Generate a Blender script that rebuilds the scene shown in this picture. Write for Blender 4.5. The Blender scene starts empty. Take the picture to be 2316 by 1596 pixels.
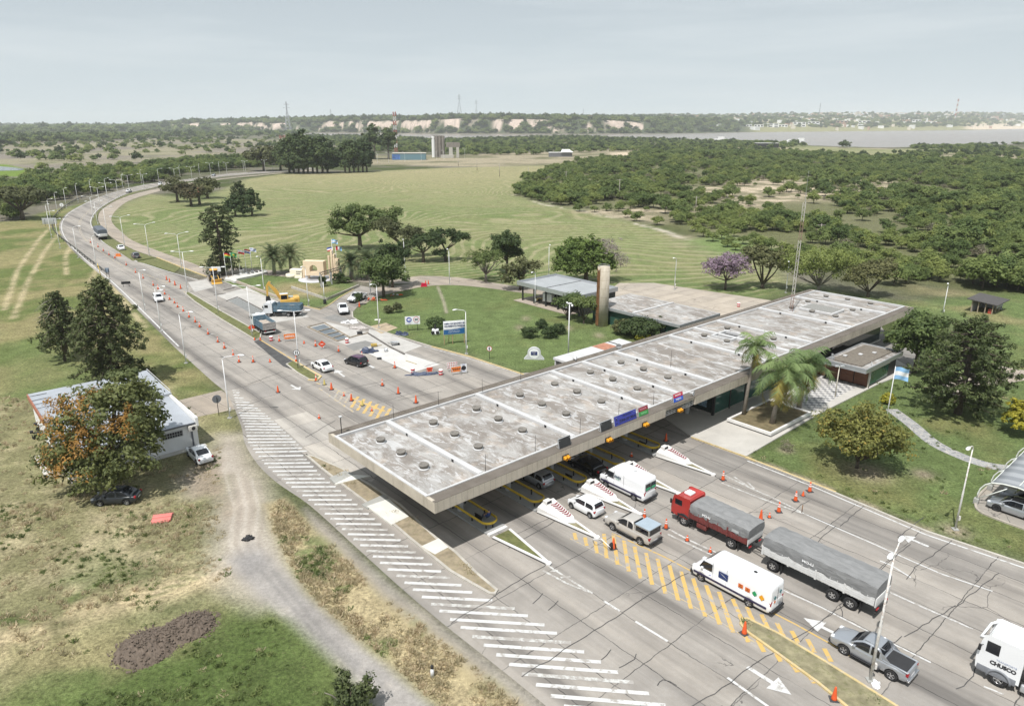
import bpy,bmesh,math,random
import numpy as np
from mathutils import Vector,Matrix
from mathutils.geometry import tessellate_polygon
R=math.radians
scene=bpy.context.scene
col=scene.collection
random.seed(7)
CAM_H=35.5
FPX=1605.5
PITCH=math.atan((798.0-280.0)/FPX)
cam_data=bpy.data.cameras.new("camera")
cam=bpy.data.objects.new("camera",cam_data)
col.objects.link(cam)
cam.location=(0,0,CAM_H)
cam.rotation_euler=(R(90)-PITCH,0,0)
cam_data.sensor_width=36.0
cam_data.lens=36.0*FPX/2316.0
cam_data.clip_start=0.5
cam_data.clip_end=80000
scene.camera=cam
SUN_EL=R(62.0)
SH=Vector((0.25,0.46,-1.0))
SUN_AZ=math.atan2(-SH.x,-SH.y)
world=bpy.data.worlds.new("World")
scene.world=world
world.use_nodes=True
nt=world.node_tree
bg=nt.nodes["Background"]
sky=nt.nodes.new("ShaderNodeTexSky")
sky.sky_type='NISHITA'
sky.sun_disc=False
sky.sun_elevation=SUN_EL
sky.sun_rotation=SUN_AZ
sky.air_density=1.0
sky.dust_density=3.0
sky.ozone_density=1.2
tc=nt.nodes.new("ShaderNodeTexCoord")
mp=nt.nodes.new("ShaderNodeMapping");mp.inputs['Scale'].default_value=(1.6,1.6,16.0);mp.inputs['Rotation'].default_value=(0.06,.05,0)
nz=nt.nodes.new("ShaderNodeTexNoise");nz.inputs['Scale'].default_value=1.6
nz.inputs['Detail'].default_value=6;nz.inputs['Roughness'].default_value=.55
rp=nt.nodes.new("ShaderNodeMapRange")
rp.inputs[1].default_value=.44;rp.inputs[2].default_value=.66
rp.inputs[3].default_value=.0;rp.inputs[4].default_value=1.0
mx=nt.nodes.new("ShaderNodeMix");mx.data_type='RGBA'
nt.links.new(tc.outputs['Generated'],mp.inputs['Vector'])
nt.links.new(mp.outputs['Vector'],nz.inputs['Vector'])
nt.links.new(nz.outputs['Fac'],rp.inputs[0])
sep=nt.nodes.new("ShaderNodeSeparateXYZ");nt.links.new(tc.outputs['Generated'],sep.inputs[0])
el=nt.nodes.new("ShaderNodeMapRange");nt.links.new(sep.outputs['Z'],el.inputs[0])
el.inputs[1].default_value=0.0;el.inputs[2].default_value=.17
gr=nt.nodes.new("ShaderNodeMix");gr.data_type='RGBA'
nt.links.new(el.outputs[0],gr.inputs[0]);gr.inputs[6].default_value=(6.3,7.15,7.6,1);gr.inputs[7].default_value=(4.9,5.5,5.95,1)
cl=nt.nodes.new("ShaderNodeMix");cl.data_type='RGBA'
fc=nt.nodes.new("ShaderNodeMath");fc.operation='MULTIPLY';nt.links.new(rp.outputs[0],fc.inputs[0]);fc.inputs[1].default_value=.55
nt.links.new(fc.outputs[0],cl.inputs[0]);nt.links.new(gr.outputs[2],cl.inputs[6]);cl.inputs[7].default_value=(6.9,7.45,7.75,1)
mx.inputs[0].default_value=.90
nt.links.new(sky.outputs[0],mx.inputs[6]);nt.links.new(cl.outputs[2],mx.inputs[7])
nt.links.new(mx.outputs[2],bg.inputs['Color'])
bg.inputs['Strength'].default_value=0.096
sun_data=bpy.data.lights.new("sun",'SUN')
sun_data.energy=4.5
sun_data.angle=R(0.6)
sun_data.color=(1.0,0.97,0.93)
sun=bpy.data.objects.new("sun",sun_data)
col.objects.link(sun)
sun.location=(-40,-80,160)
sun.rotation_euler=SH.to_track_quat('-Z','Y').to_euler()
scene.view_settings.view_transform='Standard'
scene.view_settings.look='None'
scene.view_settings.exposure=0.22
scene.view_settings.gamma=1.0
scene.render.engine='CYCLES'
scene.cycles.max_bounces=6
scene.cycles.diffuse_bounces=3
scene.cycles.transparent_max_bounces=6
scene.cycles.volume_bounces=1
scene.cycles.use_adaptive_sampling=True
scene.cycles.adaptive_threshold=0.02
scene.cycles.use_denoising=True
CT,ST=math.cos(PITCH),math.sin(PITCH)
def at(vx,vy,z=0.0):
 """ground point (or point at height z) seen at a place of the photograph"""
 u=(vx-1158.0)/FPX;v=(vy-798.0)/FPX
 t=(CAM_H-z)/(CT*v+ST)
 return Vector((u*t,(CT-v*ST)*t,z))
def hgt(bx,by,ty):
 p=at(bx,by);v=(ty-798.0)/FPX
 t=p.y/(CT-v*ST)
 return CAM_H-t*(CT*v+ST)
ORD=['first','second','third','fourth','fifth','sixth','seventh','eighth','ninth','tenth','eleventh','twelfth','thirteenth','fourteenth','fifteenth','sixteenth','seventeenth','eighteenth','nineteenth','twentieth','twenty-first','twenty-second','twenty-third','twenty-fourth','twenty-fifth','twenty-sixth']
def tag(o,label=None,cat=None,group=None,kind=None):
 if label:o['label']=label
 if cat:o['category']=cat
 if group:o['group']=group
 if kind:o['kind']=kind
 return o
def empty(name,loc,rz=0.0,label=None,cat=None,group=None):
 o=bpy.data.objects.new(name,None)
 o.empty_display_size=.3
 col.objects.link(o)
 o.location=loc;o.rotation_euler=(0,0,rz)
 return tag(o,label,cat,group)
def copy_tree(o,parent=None):
 c=o.copy();col.objects.link(c)
 if parent:c.parent=parent
 for ch in o.children:copy_tree(ch,c)
 return c
class MB:
 """collects shapes; build() links them as ONE mesh object"""
 def __init__(s):s.v=[];s.f=[];s.m=[];s.M=None;s.sm=[]
 def add(s,vs,fs,mi=0,smooth=False):
  n=len(s.v)
  for p in vs:
   p=Vector(p)
   if s.M:p=s.M@p
   s.v.append(p[:])
  for f in fs:
   s.f.append(tuple(n+i for i in f));s.m.append(mi);s.sm.append(smooth)
  return s
 def box(s,x0,x1,y0,y1,z0,z1,mi=0):
  v=[(x0,y0,z0),(x1,y0,z0),(x1,y1,z0),(x0,y1,z0),(x0,y0,z1),(x1,y0,z1),(x1,y1,z1),(x0,y1,z1)]
  return s.add(v,[(3,2,1,0),(4,5,6,7),(0,1,5,4),(1,2,6,5),(2,3,7,6),(3,0,4,7)],mi)
 def bbox(s,x0,x1,y0,y1,z0,z1,b=.05,mi=0):
  """box with bevelled edges"""
  b=min(b,abs(x1-x0)*.49,abs(y1-y0)*.49,abs(z1-z0)*.49)
  bm=bmesh.new();bmesh.ops.create_cube(bm,size=1)
  for v in bm.verts:
   v.co=Vector(((x0+x1)/2+v.co.x*(x1-x0),(y0+y1)/2+v.co.y*(y1-y0),(z0+z1)/2+v.co.z*(z1-z0)))
  bmesh.ops.bevel(bm,geom=bm.edges[:],offset=b,segments=2,profile=.6,affect='EDGES')
  bm.verts.index_update()
  s.add([v.co for v in bm.verts],[[v.index for v in f.verts]for f in bm.faces],mi,True)
  bm.free();return s
 def cyl(s,p0,p1,r0,r1=None,n=10,cap=True,mi=0,smooth=True):
  r1=r0 if r1 is None else r1
  p0=Vector(p0);p1=Vector(p1);d=p1-p0
  q=d.to_track_quat('Z','Y');v=[]
  for(p,r)in((p0,r0),(p1,r1)):
   for i in range(n):
    a=2*math.pi*i/n
    v.append(p+q@Vector((r*math.cos(a),r*math.sin(a),0)))
  f=[(i,(i+1)%n,n+(i+1)%n,n+i)for i in range(n)]
  s.add(v,f,mi,smooth)
  if cap:s.add(v,[tuple(range(n-1,-1,-1)),tuple(range(n,2*n))],mi)
  return s
 def tube(s,pts,r,n=6,mi=0):
  pts=[Vector(p)for p in pts];rs=r if isinstance(r,(list,tuple))else[r]*len(pts)
  v=[]
  for i,p in enumerate(pts):
   d=pts[min(i+1,len(pts)-1)]-pts[max(i-1,0)]
   q=d.to_track_quat('Z','Y')
   for k in range(n):
    a=2*math.pi*k/n
    v.append(p+q@Vector((rs[i]*math.cos(a),rs[i]*math.sin(a),0)))
  f=[]
  for i in range(len(pts)-1):
   for k in range(n):
    f.append((i*n+k,i*n+(k+1)%n,(i+1)*n+(k+1)%n,(i+1)*n+k))
  f.append(tuple(range(n-1,-1,-1)));f.append(tuple((len(pts)-1)*n+k for k in range(n)))
  return s.add(v,f,mi,True)
 def lathe(s,prof,n=16,c=(0,0,0),mi=0,smooth=True):
  v=[];c=Vector(c)
  for(r,z)in prof:
   for k in range(n):
    a=2*math.pi*k/n
    v.append(c+Vector((r*math.cos(a),r*math.sin(a),z)))
  f=[]
  for i in range(len(prof)-1):
   for k in range(n):
    f.append((i*n+k,i*n+(k+1)%n,(i+1)*n+(k+1)%n,(i+1)*n+k))
  f.append(tuple(range(n-1,-1,-1)));f.append(tuple((len(prof)-1)*n+k for k in range(n)))
  return s.add(v,f,mi,smooth)
 def sheet(s,poly,z=0.0,mi=0):
  """flat polygon, any outline"""
  p=[Vector((q[0],q[1],z))for q in poly]
  a=sum(p[i].x*p[(i+1)%len(p)].y-p[(i+1)%len(p)].x*p[i].y for i in range(len(p)))
  if a<0:p.reverse()
  return s.add(p,[t if _ccw(p,t)else t[::-1]for t in tessellate_polygon([p])],mi)
 def prism(s,poly,z0,z1,mi=0,side=None,bottom=False):
  p=[Vector((q[0],q[1],0))for q in poly]
  a=sum(p[i].x*p[(i+1)%len(p)].y-p[(i+1)%len(p)].x*p[i].y for i in range(len(p)))
  if a<0:p.reverse()
  n=len(p)
  s.sheet(p,z1,mi)
  v=[(q.x,q.y,z0)for q in p]+[(q.x,q.y,z1)for q in p]
  s.add(v,[(i,(i+1)%n,n+(i+1)%n,n+i)for i in range(n)],mi if side is None else side)
  if bottom:s.add([(q.x,q.y,z0)for q in reversed(p)],[t if _ccw(p[::-1],t,-1)else t[::-1]for t in tessellate_polygon([p[::-1]])],mi)
  return s
 def side_prism(s,prof,y0,y1,mi=0):
  """outline in x-z pushed along y"""
  p=[Vector((q[0],0,q[1]))for q in prof];n=len(p)
  a=sum(p[i].x*p[(i+1)%n].z-p[(i+1)%n].x*p[i].z for i in range(n))
  if a<0:p.reverse()
  v=[(q.x,y0,q.z)for q in p]+[(q.x,y1,q.z)for q in p]
  f=[(i,(i+1)%n,n+(i+1)%n,n+i)for i in range(n)]
  tr=tessellate_polygon([[Vector((q.x,q.z,0))for q in p]])
  pp=[Vector((q.x,q.z,0))for q in p]
  for t in tr:
   t=t if _ccw(pp,t)else t[::-1]
   f.append(t);f.append(tuple(n+i for i in reversed(t)))
  return s.add(v,f,mi)
 def build(s,name,mats,parent=None,smooth_angle=None):
  me=bpy.data.meshes.new(name)
  me.from_pydata(s.v,[],s.f)
  for m in(mats if isinstance(mats,(list,tuple))else[mats]):me.materials.append(m)
  me.polygons.foreach_set('material_index',s.m)
  me.polygons.foreach_set('use_smooth',s.sm)
  me.update()
  o=bpy.data.objects.new(name,me);col.objects.link(o)
  if parent:o.parent=parent
  if smooth_angle is not None:
   me.shade_smooth();me.set_sharp_from_angle(angle=R(smooth_angle))
  return o
def _ccw(p,t,sgn=1):
 a,b,c=(p[i]for i in t)
 return((b.x-a.x)*(c.y-a.y)-(b.y-a.y)*(c.x-a.x))*sgn>0
def strip(pts,w):
 """outline of a band of width w along a polyline"""
 pts=[Vector((p[0],p[1]))for p in pts];L=[];Rr=[]
 for i,p in enumerate(pts):
  d=(pts[min(i+1,len(pts)-1)]-pts[max(i-1,0)]).normalized()
  n=Vector((-d.y,d.x))*w/2
  L.append(p+n);Rr.append(p-n)
 return L+Rr[::-1]
def band(mb,pts,w,z,h=None,mi=0):
 """quads along a polyline: flat, or a low kerb when h is given"""
 pts=[Vector((p[0],p[1]))for p in pts];n=len(pts);L=[];Rr=[]
 for i,p in enumerate(pts):
  d=(pts[min(i+1,n-1)]-pts[max(i-1,0)]).normalized()
  q=Vector((-d.y,d.x))*w/2
  L.append(p+q);Rr.append(p-q)
 if h is None:
  mb.add([(p.x,p.y,z)for p in L]+[(p.x,p.y,z)for p in Rr],[(i,n+i,n+i+1,i+1)for i in range(n-1)],mi)
 else:
  v=[(p.x,p.y,z)for p in L]+[(p.x,p.y,z+h)for p in L]+[(p.x,p.y,z+h)for p in Rr]+[(p.x,p.y,z)for p in Rr]
  f=[]
  for i in range(n-1):
   for k in range(3):f.append((k*n+i,(k+1)*n+i,(k+1)*n+i+1,k*n+i+1))
  f.append((0,3*n,2*n,n));f.append((n-1,2*n-1,3*n-1,4*n-1))
  mb.add(v,f,mi)
def spline(pts,k=6):
 """Catmull-Rom through points"""
 P=[Vector(p)for p in pts];out=[]
 for i in range(len(P)-1):
  a=P[max(i-1,0)];b=P[i];c=P[i+1];d=P[min(i+2,len(P)-1)]
  for j in range(k):
   t=j/k
   out.append(.5*((2*b)+(c-a)*t+(2*a-5*b+4*c-d)*t*t+(3*b-a-3*c+d)*t**3))
 out.append(P[-1]);return out
class N:
 def __init__(s,name):
  s.m=bpy.data.materials.new(name);s.m.use_nodes=True
  s.t=s.m.node_tree;s.b=s.t.nodes["Principled BSDF"];s.out=s.t.nodes["Material Output"]
 def n(s,typ,**kw):
  x=s.t.nodes.new(typ)
  for k,v in kw.items():
   if k.startswith('i_'):x.inputs[k[2:].replace('_',' ')].default_value=v
   else:setattr(x,k,v)
  return x
 def l(s,a,b):s.t.links.new(a,b)
 def pos(s):return s.n("ShaderNodeNewGeometry").outputs['Position']
 def obj(s):return s.n("ShaderNodeTexCoord").outputs['Object']
 def mapping(s,vec,scale=(1,1,1),rot=(0,0,0),loc=(0,0,0)):
  m=s.n("ShaderNodeMapping");s.l(vec,m.inputs['Vector'])
  m.inputs['Scale'].default_value=scale;m.inputs['Rotation'].default_value=rot;m.inputs['Location'].default_value=loc
  return m.outputs[0]
 def noise(s,vec,scale,detail=4,rough=.55,dist=0):
  m=s.n("ShaderNodeTexNoise");s.l(vec,m.inputs['Vector'])
  m.inputs['Scale'].default_value=scale;m.inputs['Detail'].default_value=detail
  m.inputs['Roughness'].default_value=rough;m.inputs['Distortion'].default_value=dist
  return m.outputs['Fac']
 def rng(s,x,a,b,c=0.,d=1.):
  m=s.n("ShaderNodeMapRange");s.l(x,m.inputs[0])
  for i,v in enumerate((a,b,c,d)):m.inputs[i+1].default_value=v
  return m.outputs[0]
 def math(s,op,a,b=0.0,c=0.0):
  m=s.n("ShaderNodeMath",operation=op)
  for i,v in enumerate((a,b,c)):
   if isinstance(v,(int,float)):m.inputs[i].default_value=v
   else:s.l(v,m.inputs[i])
  return m.outputs[0]
 def mix(s,fac,a,b,mode='MIX'):
  m=s.n("ShaderNodeMix",data_type='RGBA',blend_type=mode)
  for i,v in((0,fac),(6,a),(7,b)):
   if isinstance(v,(int,float)):m.inputs[i].default_value=v
   elif isinstance(v,tuple):m.inputs[i].default_value=(*v[:3],1)
   else:s.l(v,m.inputs[i])
  return m.outputs[2]
 def bump(s,h,strength=.3,dist=.05):
  m=s.n("ShaderNodeBump");s.l(h,m.inputs['Height'])
  m.inputs['Strength'].default_value=strength;m.inputs['Distance'].default_value=dist
  s.l(m.outputs[0],s.b.inputs['Normal'])
 def fin(s,color,rough=.8,metal=0.,spec=.3):
  if isinstance(color,tuple):s.b.inputs['Base Color'].default_value=(*color[:3],1)
  else:s.l(color,s.b.inputs['Base Color'])
  s.b.inputs['Roughness'].default_value=rough;s.b.inputs['Metallic'].default_value=metal
  s.b.inputs['Specular IOR Level'].default_value=spec
  return s.m
_mats={}
def mat(name,c,rough=.6,metal=0.,var=.12,scale=2.0,bump=0.,spec=.4,dirt=None,dirt_amt=.4,coat=0.):
 """plain surface with gentle procedural unevenness, optional patches of dirt"""
 if name in _mats:return _mats[name]
 k=N(name);o=k.obj()
 f=k.rng(k.noise(o,scale,5,.6),.3,.7)
 cc=k.mix(f,tuple(x*(1-var)for x in c),tuple(min(1,x*(1+var))for x in c))
 if dirt:
  g=k.rng(k.noise(o,scale*1.7,6,.7,.6),.5,.72,0,dirt_amt)
  cc=k.mix(g,cc,dirt)
 if bump:k.bump(k.noise(o,scale*12,4),bump,.02)
 k.fin(cc,rough,metal,spec)
 if coat:k.b.inputs['Coat Weight'].default_value=coat;k.b.inputs['Coat Roughness'].default_value=.06
 _mats[name]=k.m
 return k.m
def P(*vv):
 return[at(x,y)for x,y in zip(vv[::2],vv[1::2])]
def _hash(ix,iy,s):
 h=(ix.astype(np.int64)*374761393+iy.astype(np.int64)*668265263+s*144269)&0xffffffff
 h=((h^(h>>13))*1274126177)&0xffffffff
 return((h^(h>>16))&0xffff)/65535.0
def vnoise(x,y,s=0):
 ix=np.floor(x);iy=np.floor(y);fx=x-ix;fy=y-iy
 fx=fx*fx*(3-2*fx);fy=fy*fy*(3-2*fy)
 a=_hash(ix,iy,s);b=_hash(ix+1,iy,s);c=_hash(ix,iy+1,s);d=_hash(ix+1,iy+1,s)
 return(a+(b-a)*fx)*(1-fy)+(c+(d-c)*fx)*fy
def fbm(x,y,s=0,o=4):
 r=0;a=.5;t=0
 for i in range(o):
  r=r+a*vnoise(x,y,s+i*17);t+=a;a*=.55;x=x*2.03+11.3;y=y*2.03+5.7
 return r/t
def inside(X,Y,poly):
 r=np.zeros(X.shape,bool);n=len(poly)
 for i in range(n):
  x0,y0=poly[i][0],poly[i][1];x1,y1=poly[(i+1)%n][0],poly[(i+1)%n][1]
  if y0==y1:continue
  c=((y0>Y)!=(y1>Y))&(X<(x1-x0)*(Y-y0)/(y1-y0)+x0)
  r^=c
 return r
def edged(X,Y,poly,w):
 """soft-edged mask, 1 inside, falling over w metres outside and in"""
 d=np.full(X.shape,1e9);n=len(poly)
 x0=min(p[0]for p in poly)-w;x1=max(p[0]for p in poly)+w
 y0=min(p[1]for p in poly)-w;y1=max(p[1]for p in poly)+w
 k=(X>x0)&(X<x1)&(Y>y0)&(Y<y1)
 out=np.zeros(X.shape)
 if not k.any():return out
 xs=X[k];ys=Y[k];d=np.full(xs.shape,1e9)
 for i in range(n):
  ax,ay=poly[i][0],poly[i][1];bx,by=poly[(i+1)%n][0],poly[(i+1)%n][1]
  l2=(bx-ax)**2+(by-ay)**2+1e-9
  t=np.clip(((xs-ax)*(bx-ax)+(ys-ay)*(by-ay))/l2,0,1)
  d=np.minimum(d,np.hypot(xs-ax-t*(bx-ax),ys-ay-t*(by-ay)))
 s=np.where(inside(xs,ys,poly),d,-d)
 t=np.clip(s/w*.5+.5,0,1)
 out[k]=t*t*(3-2*t)
 return out
def along(X,Y,line,w):
 """soft mask round a polyline"""
 out=np.zeros(X.shape)
 x0=min(p[0]for p in line)-w;x1=max(p[0]for p in line)+w
 y0=min(p[1]for p in line)-w;y1=max(p[1]for p in line)+w
 k=(X>x0)&(X<x1)&(Y>y0)&(Y<y1)
 if not k.any():return out
 xs=X[k];ys=Y[k];d=np.full(xs.shape,1e9)
 for i in range(len(line)-1):
  ax,ay=line[i][0],line[i][1];bx,by=line[i+1][0],line[i+1][1]
  l2=(bx-ax)**2+(by-ay)**2+1e-9
  t=np.clip(((xs-ax)*(bx-ax)+(ys-ay)*(by-ay))/l2,0,1)
  d=np.minimum(d,np.hypot(xs-ax-t*(bx-ax),ys-ay-t*(by-ay)))
 t=np.clip(1-d/w,0,1);out[k]=t*t*(3-2*t)
 return out
NEAR_BANK=P(560,303,700,305,860,310,1000,316,1150,312,1240,308,1330,309,1440,313,1560,316,1640,318,1760,321,1845,329,1980,333,2110,331,2250,326,2420,322,2700,318)
FAR_BANK=P(560,298.5,700,299,860,300.5,1000,302,1150,302.5,1330,303,1500,302,1600,300.5,1720,298.5,1840,297.5,2000,296,2180,294.5,2316,291.5,2700,289)
RIVER=NEAR_BANK+FAR_BANK[::-1]
th_f=np.linspace(R(-48),R(48),760)
th_b=np.linspace(R(48),R(312),60)[1:-1]
TH=np.concatenate([th_f,th_b])
RR=np.concatenate([[3.0,15.0,28.0],np.exp(np.linspace(math.log(36),math.log(1500),600)),np.linspace(1525,2500,40),np.linspace(2510,6600,300),np.exp(np.linspace(math.log(6700),math.log(45000),24))])
T2,R2=np.meshgrid(TH,RR,indexing='ij')
GX=R2*np.sin(T2);GY=R2*np.cos(T2)
GZ=np.zeros_like(GX)
riv=edged(GX,GY,RIVER,14.0)
GZ-=3.0*riv
def polyline_y(line,X,Y):
 """distance along each bearing at which a polyline is crossed"""
 b=np.array([math.atan2(p[0],p[1])for p in line]);r=np.array([math.hypot(p[0],p[1])for p in line])
 o=np.argsort(b)
 return np.interp(np.arctan2(X,Y),b[o],r[o])
FB=[at(-400,297)]+FAR_BANK
def far_height(X,Y):
 r=np.hypot(X,Y);rb=polyline_y(FB,X,Y)
 bear=np.degrees(np.arctan2(X,Y))
 d=r-rb
 bluff=np.interp(bear,[-40,-28,-24,-16,-6,0,6,12,18,24,30,36,48],[0,6,34,46,52,50,46,38,26,18,15,15,15])
 rise=np.interp(bear,[-40,-28,-20,-8,0,8,14,20,28,34,48],[0,0,4,12,26,34,55,78,95,110,120])
 wob=fbm(X/260.,Y/260.,5)
 steep=np.interp(bear,[-40,8,15,20],[55.,60.,400.,700.])
 t=np.clip((d-20-120*(wob-.5)*(bear<12))/steep,0,1)
 h=bluff*t*t*(3-2*t)*(.75+.5*wob)
 t2=np.clip((d-150)/2600.,0,1)
 return np.where(d>0,h+rise*t2*(.8+.4*fbm(X/500.,Y/500.,9)),0)
GZ+=far_height(GX,GY)
GZ+=1.6*edged(GX,GY,P(2120,700,2200,690,2316,700,2400,760,2316,790,2180,760),14)
near=np.hypot(GX,GY)<400
GZ+=np.where(near,0.0,0.0)
f1=fbm(GX/9.,GY/9.,1);f2=fbm(GX/2.2,GY/2.2,2);f3=fbm(GX/34.,GY/34.,3);f4=fbm(GX/120.,GY/120.,4)
def C(r,g,b):return np.array([r,g,b])
LAWN=C(.114,.152,.056);LUSH=C(.074,.104,.032);STRAW=C(.36,.30,.18);OLIVE=C(.150,.145,.060)
SOIL=C(.30,.245,.185);PALE=C(.47,.42,.36);MARSH=C(.17,.15,.125);SAND=C(.47,.39,.29);FIELD=C(.142,.176,.068);SCRUB=C(.060,.075,.026)
colr=np.zeros(GX.shape+(3,));colr[:]=SCRUB
def lay(mask,c):
 m=np.clip(mask,0,1)[...,None]
 colr[:]=colr*(1-m)+c*m
def ramp(x,a,b):return np.clip((x-a)/(b-a),0,1)
far=np.hypot(GX,GY)
lay(ramp(f3,.35,.6)*.8,MARSH)
mz=edged(GX,GY,P(-300,470,0,440,180,405,330,380,480,362,620,352,700,330,690,318,500,314,300,312,100,316,-300,320),60)
lay(mz,MARSH*1.12);lay(mz*ramp(f4,.42,.62)*.7,C(.26,.24,.15));lay(mz*ramp(f3,.55,.75)*.7,C(.10,.115,.045))
lay(edged(GX,GY,P(-60,372,15,372,70,385,80,395,60,400,-60,398),5),C(.13,.19,.035))
lay(edged(GX,GY,P(760,352,1000,352,1330,340,1600,333,1850,332,2316,345,2500,352,2316,372,1950,366,1560,362,1330,372,1200,380,800,372),12)*(.35+.6*ramp(f3,.3,.6)),C(.30,.26,.18))
lay(edged(GX,GY,P(1380,345,1560,343,1640,350,1560,357,1390,357),8),SAND)
lay(edged(GX,GY,P(1790,326,1850,332,2000,338,2250,330,2316,335,2316,342,2000,352,1780,336),10)*.7,C(.20,.215,.10))
lay((far_height(GX,GY)>.5)*1.0,C(.06,.075,.04))
hb=far_height(GX,GY)
gz_sl=np.gradient(hb,axis=1)/np.maximum(np.gradient(R2,axis=1),1e-3)
bear=np.degrees(np.arctan2(GX,GY))
lay(ramp(gz_sl,.16,.34)*ramp(fbm(GX/130.,GY/130.,21,2),.36,.44)*ramp(fbm(GX/28.,GY/28.,22,3),.34,.46)*(bear<10)*(hb>12),C(.47,.385,.325))
lay(edged(GX,GY,P(1700,299,1850,297.8,2010,296,2180,294.3,2316,291.4,2400,290.5,2400,288.5,2316,289.5,2180,291.5,2010,292,1850,292.5,1700,295),60)*.8,C(.26,.25,.12))
lay(edged(GX,GY,P(2180,293.9,2316,291.6,2450,289.8,2450,289,2316,290.4,2190,292.5),25),SAND*1.15)
lay(edged(GX,GY,P(1160,442,1240,386,1330,362,1480,346,1700,340,2100,356,2316,360,2600,360,2600,690,2316,668,2090,640,2010,648,1880,602,1790,600,1690,560,1500,512,1300,470),10)*.85,C(.135,.138,.068))
FIELDP=P(455,452,560,405,640,394,760,392,900,385,1010,380,1180,376,1330,372,1300,380,1215,388,1190,395,1160,440,1235,462,1345,480,1500,520,1610,566,1740,596,1780,640,1720,668,1300,660,1100,640,900,628,640,612,480,618,420,604,300,555,255,520,250,490,280,460,340,440)
fz=edged(GX,GY,FIELDP,5)
lay(fz,FIELD)
lay(fz*ramp(f1*.4+f3*.6,.42,.60)*.6,C(.235,.215,.115));lay(fz*along(GX,GY,P(620,396,760,398,900,391,1020,386),18)*ramp(f1,.3,.6)*.7,C(.30,.25,.16))
lay(fz*ramp(f3,.56,.70)*.45,LAWN*1.25)
lay(fz*ramp(GY,330,520)*.75,C(.27,.245,.135))
lay(along(GX,GY,P(1160,440,1230,463,1345,482,1500,522,1570,550),3.0)*ramp(f2+f1,.9,1.15)*.8,PALE)
LAWN1=P(800,690,850,665,940,645,1020,640,1180,648,1320,668,1400,720,1540,760,1310,815,1170,845,1060,806,970,780,850,745,795,720)
lay(edged(GX,GY,LAWN1,3),LAWN);lay(edged(GX,GY,LAWN1,3)*ramp(f1,.60,.85)*.5,OLIVE)
LAWN2=P(900,625,1200,640,1320,640,1480,640,1660,690,1830,645,2050,690,2316,660,2500,700,2500,900,2100,720,1700,640,1100,605,900,605)
lay(edged(GX,GY,LAWN2,6),LAWN*1.05);lay(edged(GX,GY,LAWN2,6)*ramp(f1,.55,.8)*.5,OLIVE)
LAWN3=P(1680,1030,1840,950,1960,860,2040,830,2120,790,2200,740,2600,700,2700,1500,2316,1270,2095,1200,1890,1110)
lay(edged(GX,GY,LAWN3,2.5),LAWN*.92);lay(edged(GX,GY,LAWN3,3)*ramp(f1,.52,.78)*.75,OLIVE*1.05)
lay(along(GX,GY,P(1690,1032,1850,1095,2095,1196),1.0)*.7*ramp(f2,.35,.6),SOIL)
for(x,y,r)in((1960,1066,2.2),(2160,1200,1.2),(1778,1018,.8),(2088,1072,1.1)):
 c=at(x,y);lay(np.exp(-((GX-c.x)**2+(GY-c.y)**2)/r**2)*.8,SOIL)
lay(edged(GX,GY,P(520,668,640,640,720,646,700,672,620,690),3),OLIVE*1.1)
MONL=P(470,640,560,610,700,625,800,640,810,655,760,690,680,696,560,660)
lay(edged(GX,GY,MONL,2),LAWN);lay(edged(GX,GY,P(590,660,640,640,720,640,770,655,720,672,640,672),4)*ramp(f1,.35,.55),C(.25,.215,.115))
LEFT=P(-400,520,40,500,100,480,180,462,300,432,420,408,560,388,500,398,340,422,220,452,150,485,145,520,200,590,320,700,430,800,500,890,545,990,560,1040,640,1150,800,1300,1000,1470,1200,1640,900,1800,-400,1800)
lz=edged(GX,GY,LEFT,2.5)
lay(lz,C(.112,.138,.046));lay(lz*ramp(f1,.38,.62)*.8,C(.25,.215,.11));lay(lz*ramp(f3,.5,.68)*.55,LAWN*.95)
for tr in(P(30,720,62,640,100,570,130,530,150,512),P(10,700,40,610,85,545,115,512),P(150,620,148,580,165,545),P(250,640,285,690,330,740),P(200,640,225,600,270,635)):
 lay(along(GX,GY,tr,1.1)*.8*ramp(f2,.2,.5),C(.40,.335,.21))
DRY=P(-300,900,100,900,260,860,400,890,500,1000,500,1150,520,1300,560,1330,380,1400,0,1560,-300,1700)
dz=edged(GX,GY,DRY,4);lay(dz*.9,C(.195,.182,.098));lay(dz*ramp(f1*.6+f2*.4,.44,.62)*.8,C(.33,.285,.18))
lay(dz*ramp(f3*.5+f1*.5,.54,.66)*.8,LAWN*.8)
lay(along(GX,GY,P(-80,1480,60,1440,200,1375,340,1345,500,1290),3.2)*ramp(f2+f1,.75,1.05)*.9,C(.43,.35,.22))
lay(along(GX,GY,P(-50,1405,60,1400,140,1365,215,1330),1.1)*ramp(f2,.3,.5)*.85,LUSH)
for k in range(7):lay(along(GX,GY,P(330+20*k,1355-12*k,430+12*k,1315-9*k,520,1270-8*k),.35)*.65,C(.46,.38,.25)if k%2 else LUSH)
GREEN=P(-200,1800,60,1640,280,1530,400,1480,520,1400,570,1385,640,1420,700,1500,760,1600,820,1700)
lay(edged(GX,GY,GREEN,2.0)*(.70+.30*ramp(f2,.3,.6)),LUSH*.95);lay(edged(GX,GY,GREEN,2)*ramp(f1,.60,.74)*.6,C(.20,.18,.085))
lay(edged(GX,GY,P(0,1600,0,1470,260,1400,420,1440,300,1530,100,1600),3)*ramp(f1,.40,.55)*.7,C(.27,.235,.125))
lay(edged(GX,GY,P(0,780,60,770,300,850,260,880,100,900,0,900),3)*.55,LAWN)
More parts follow.
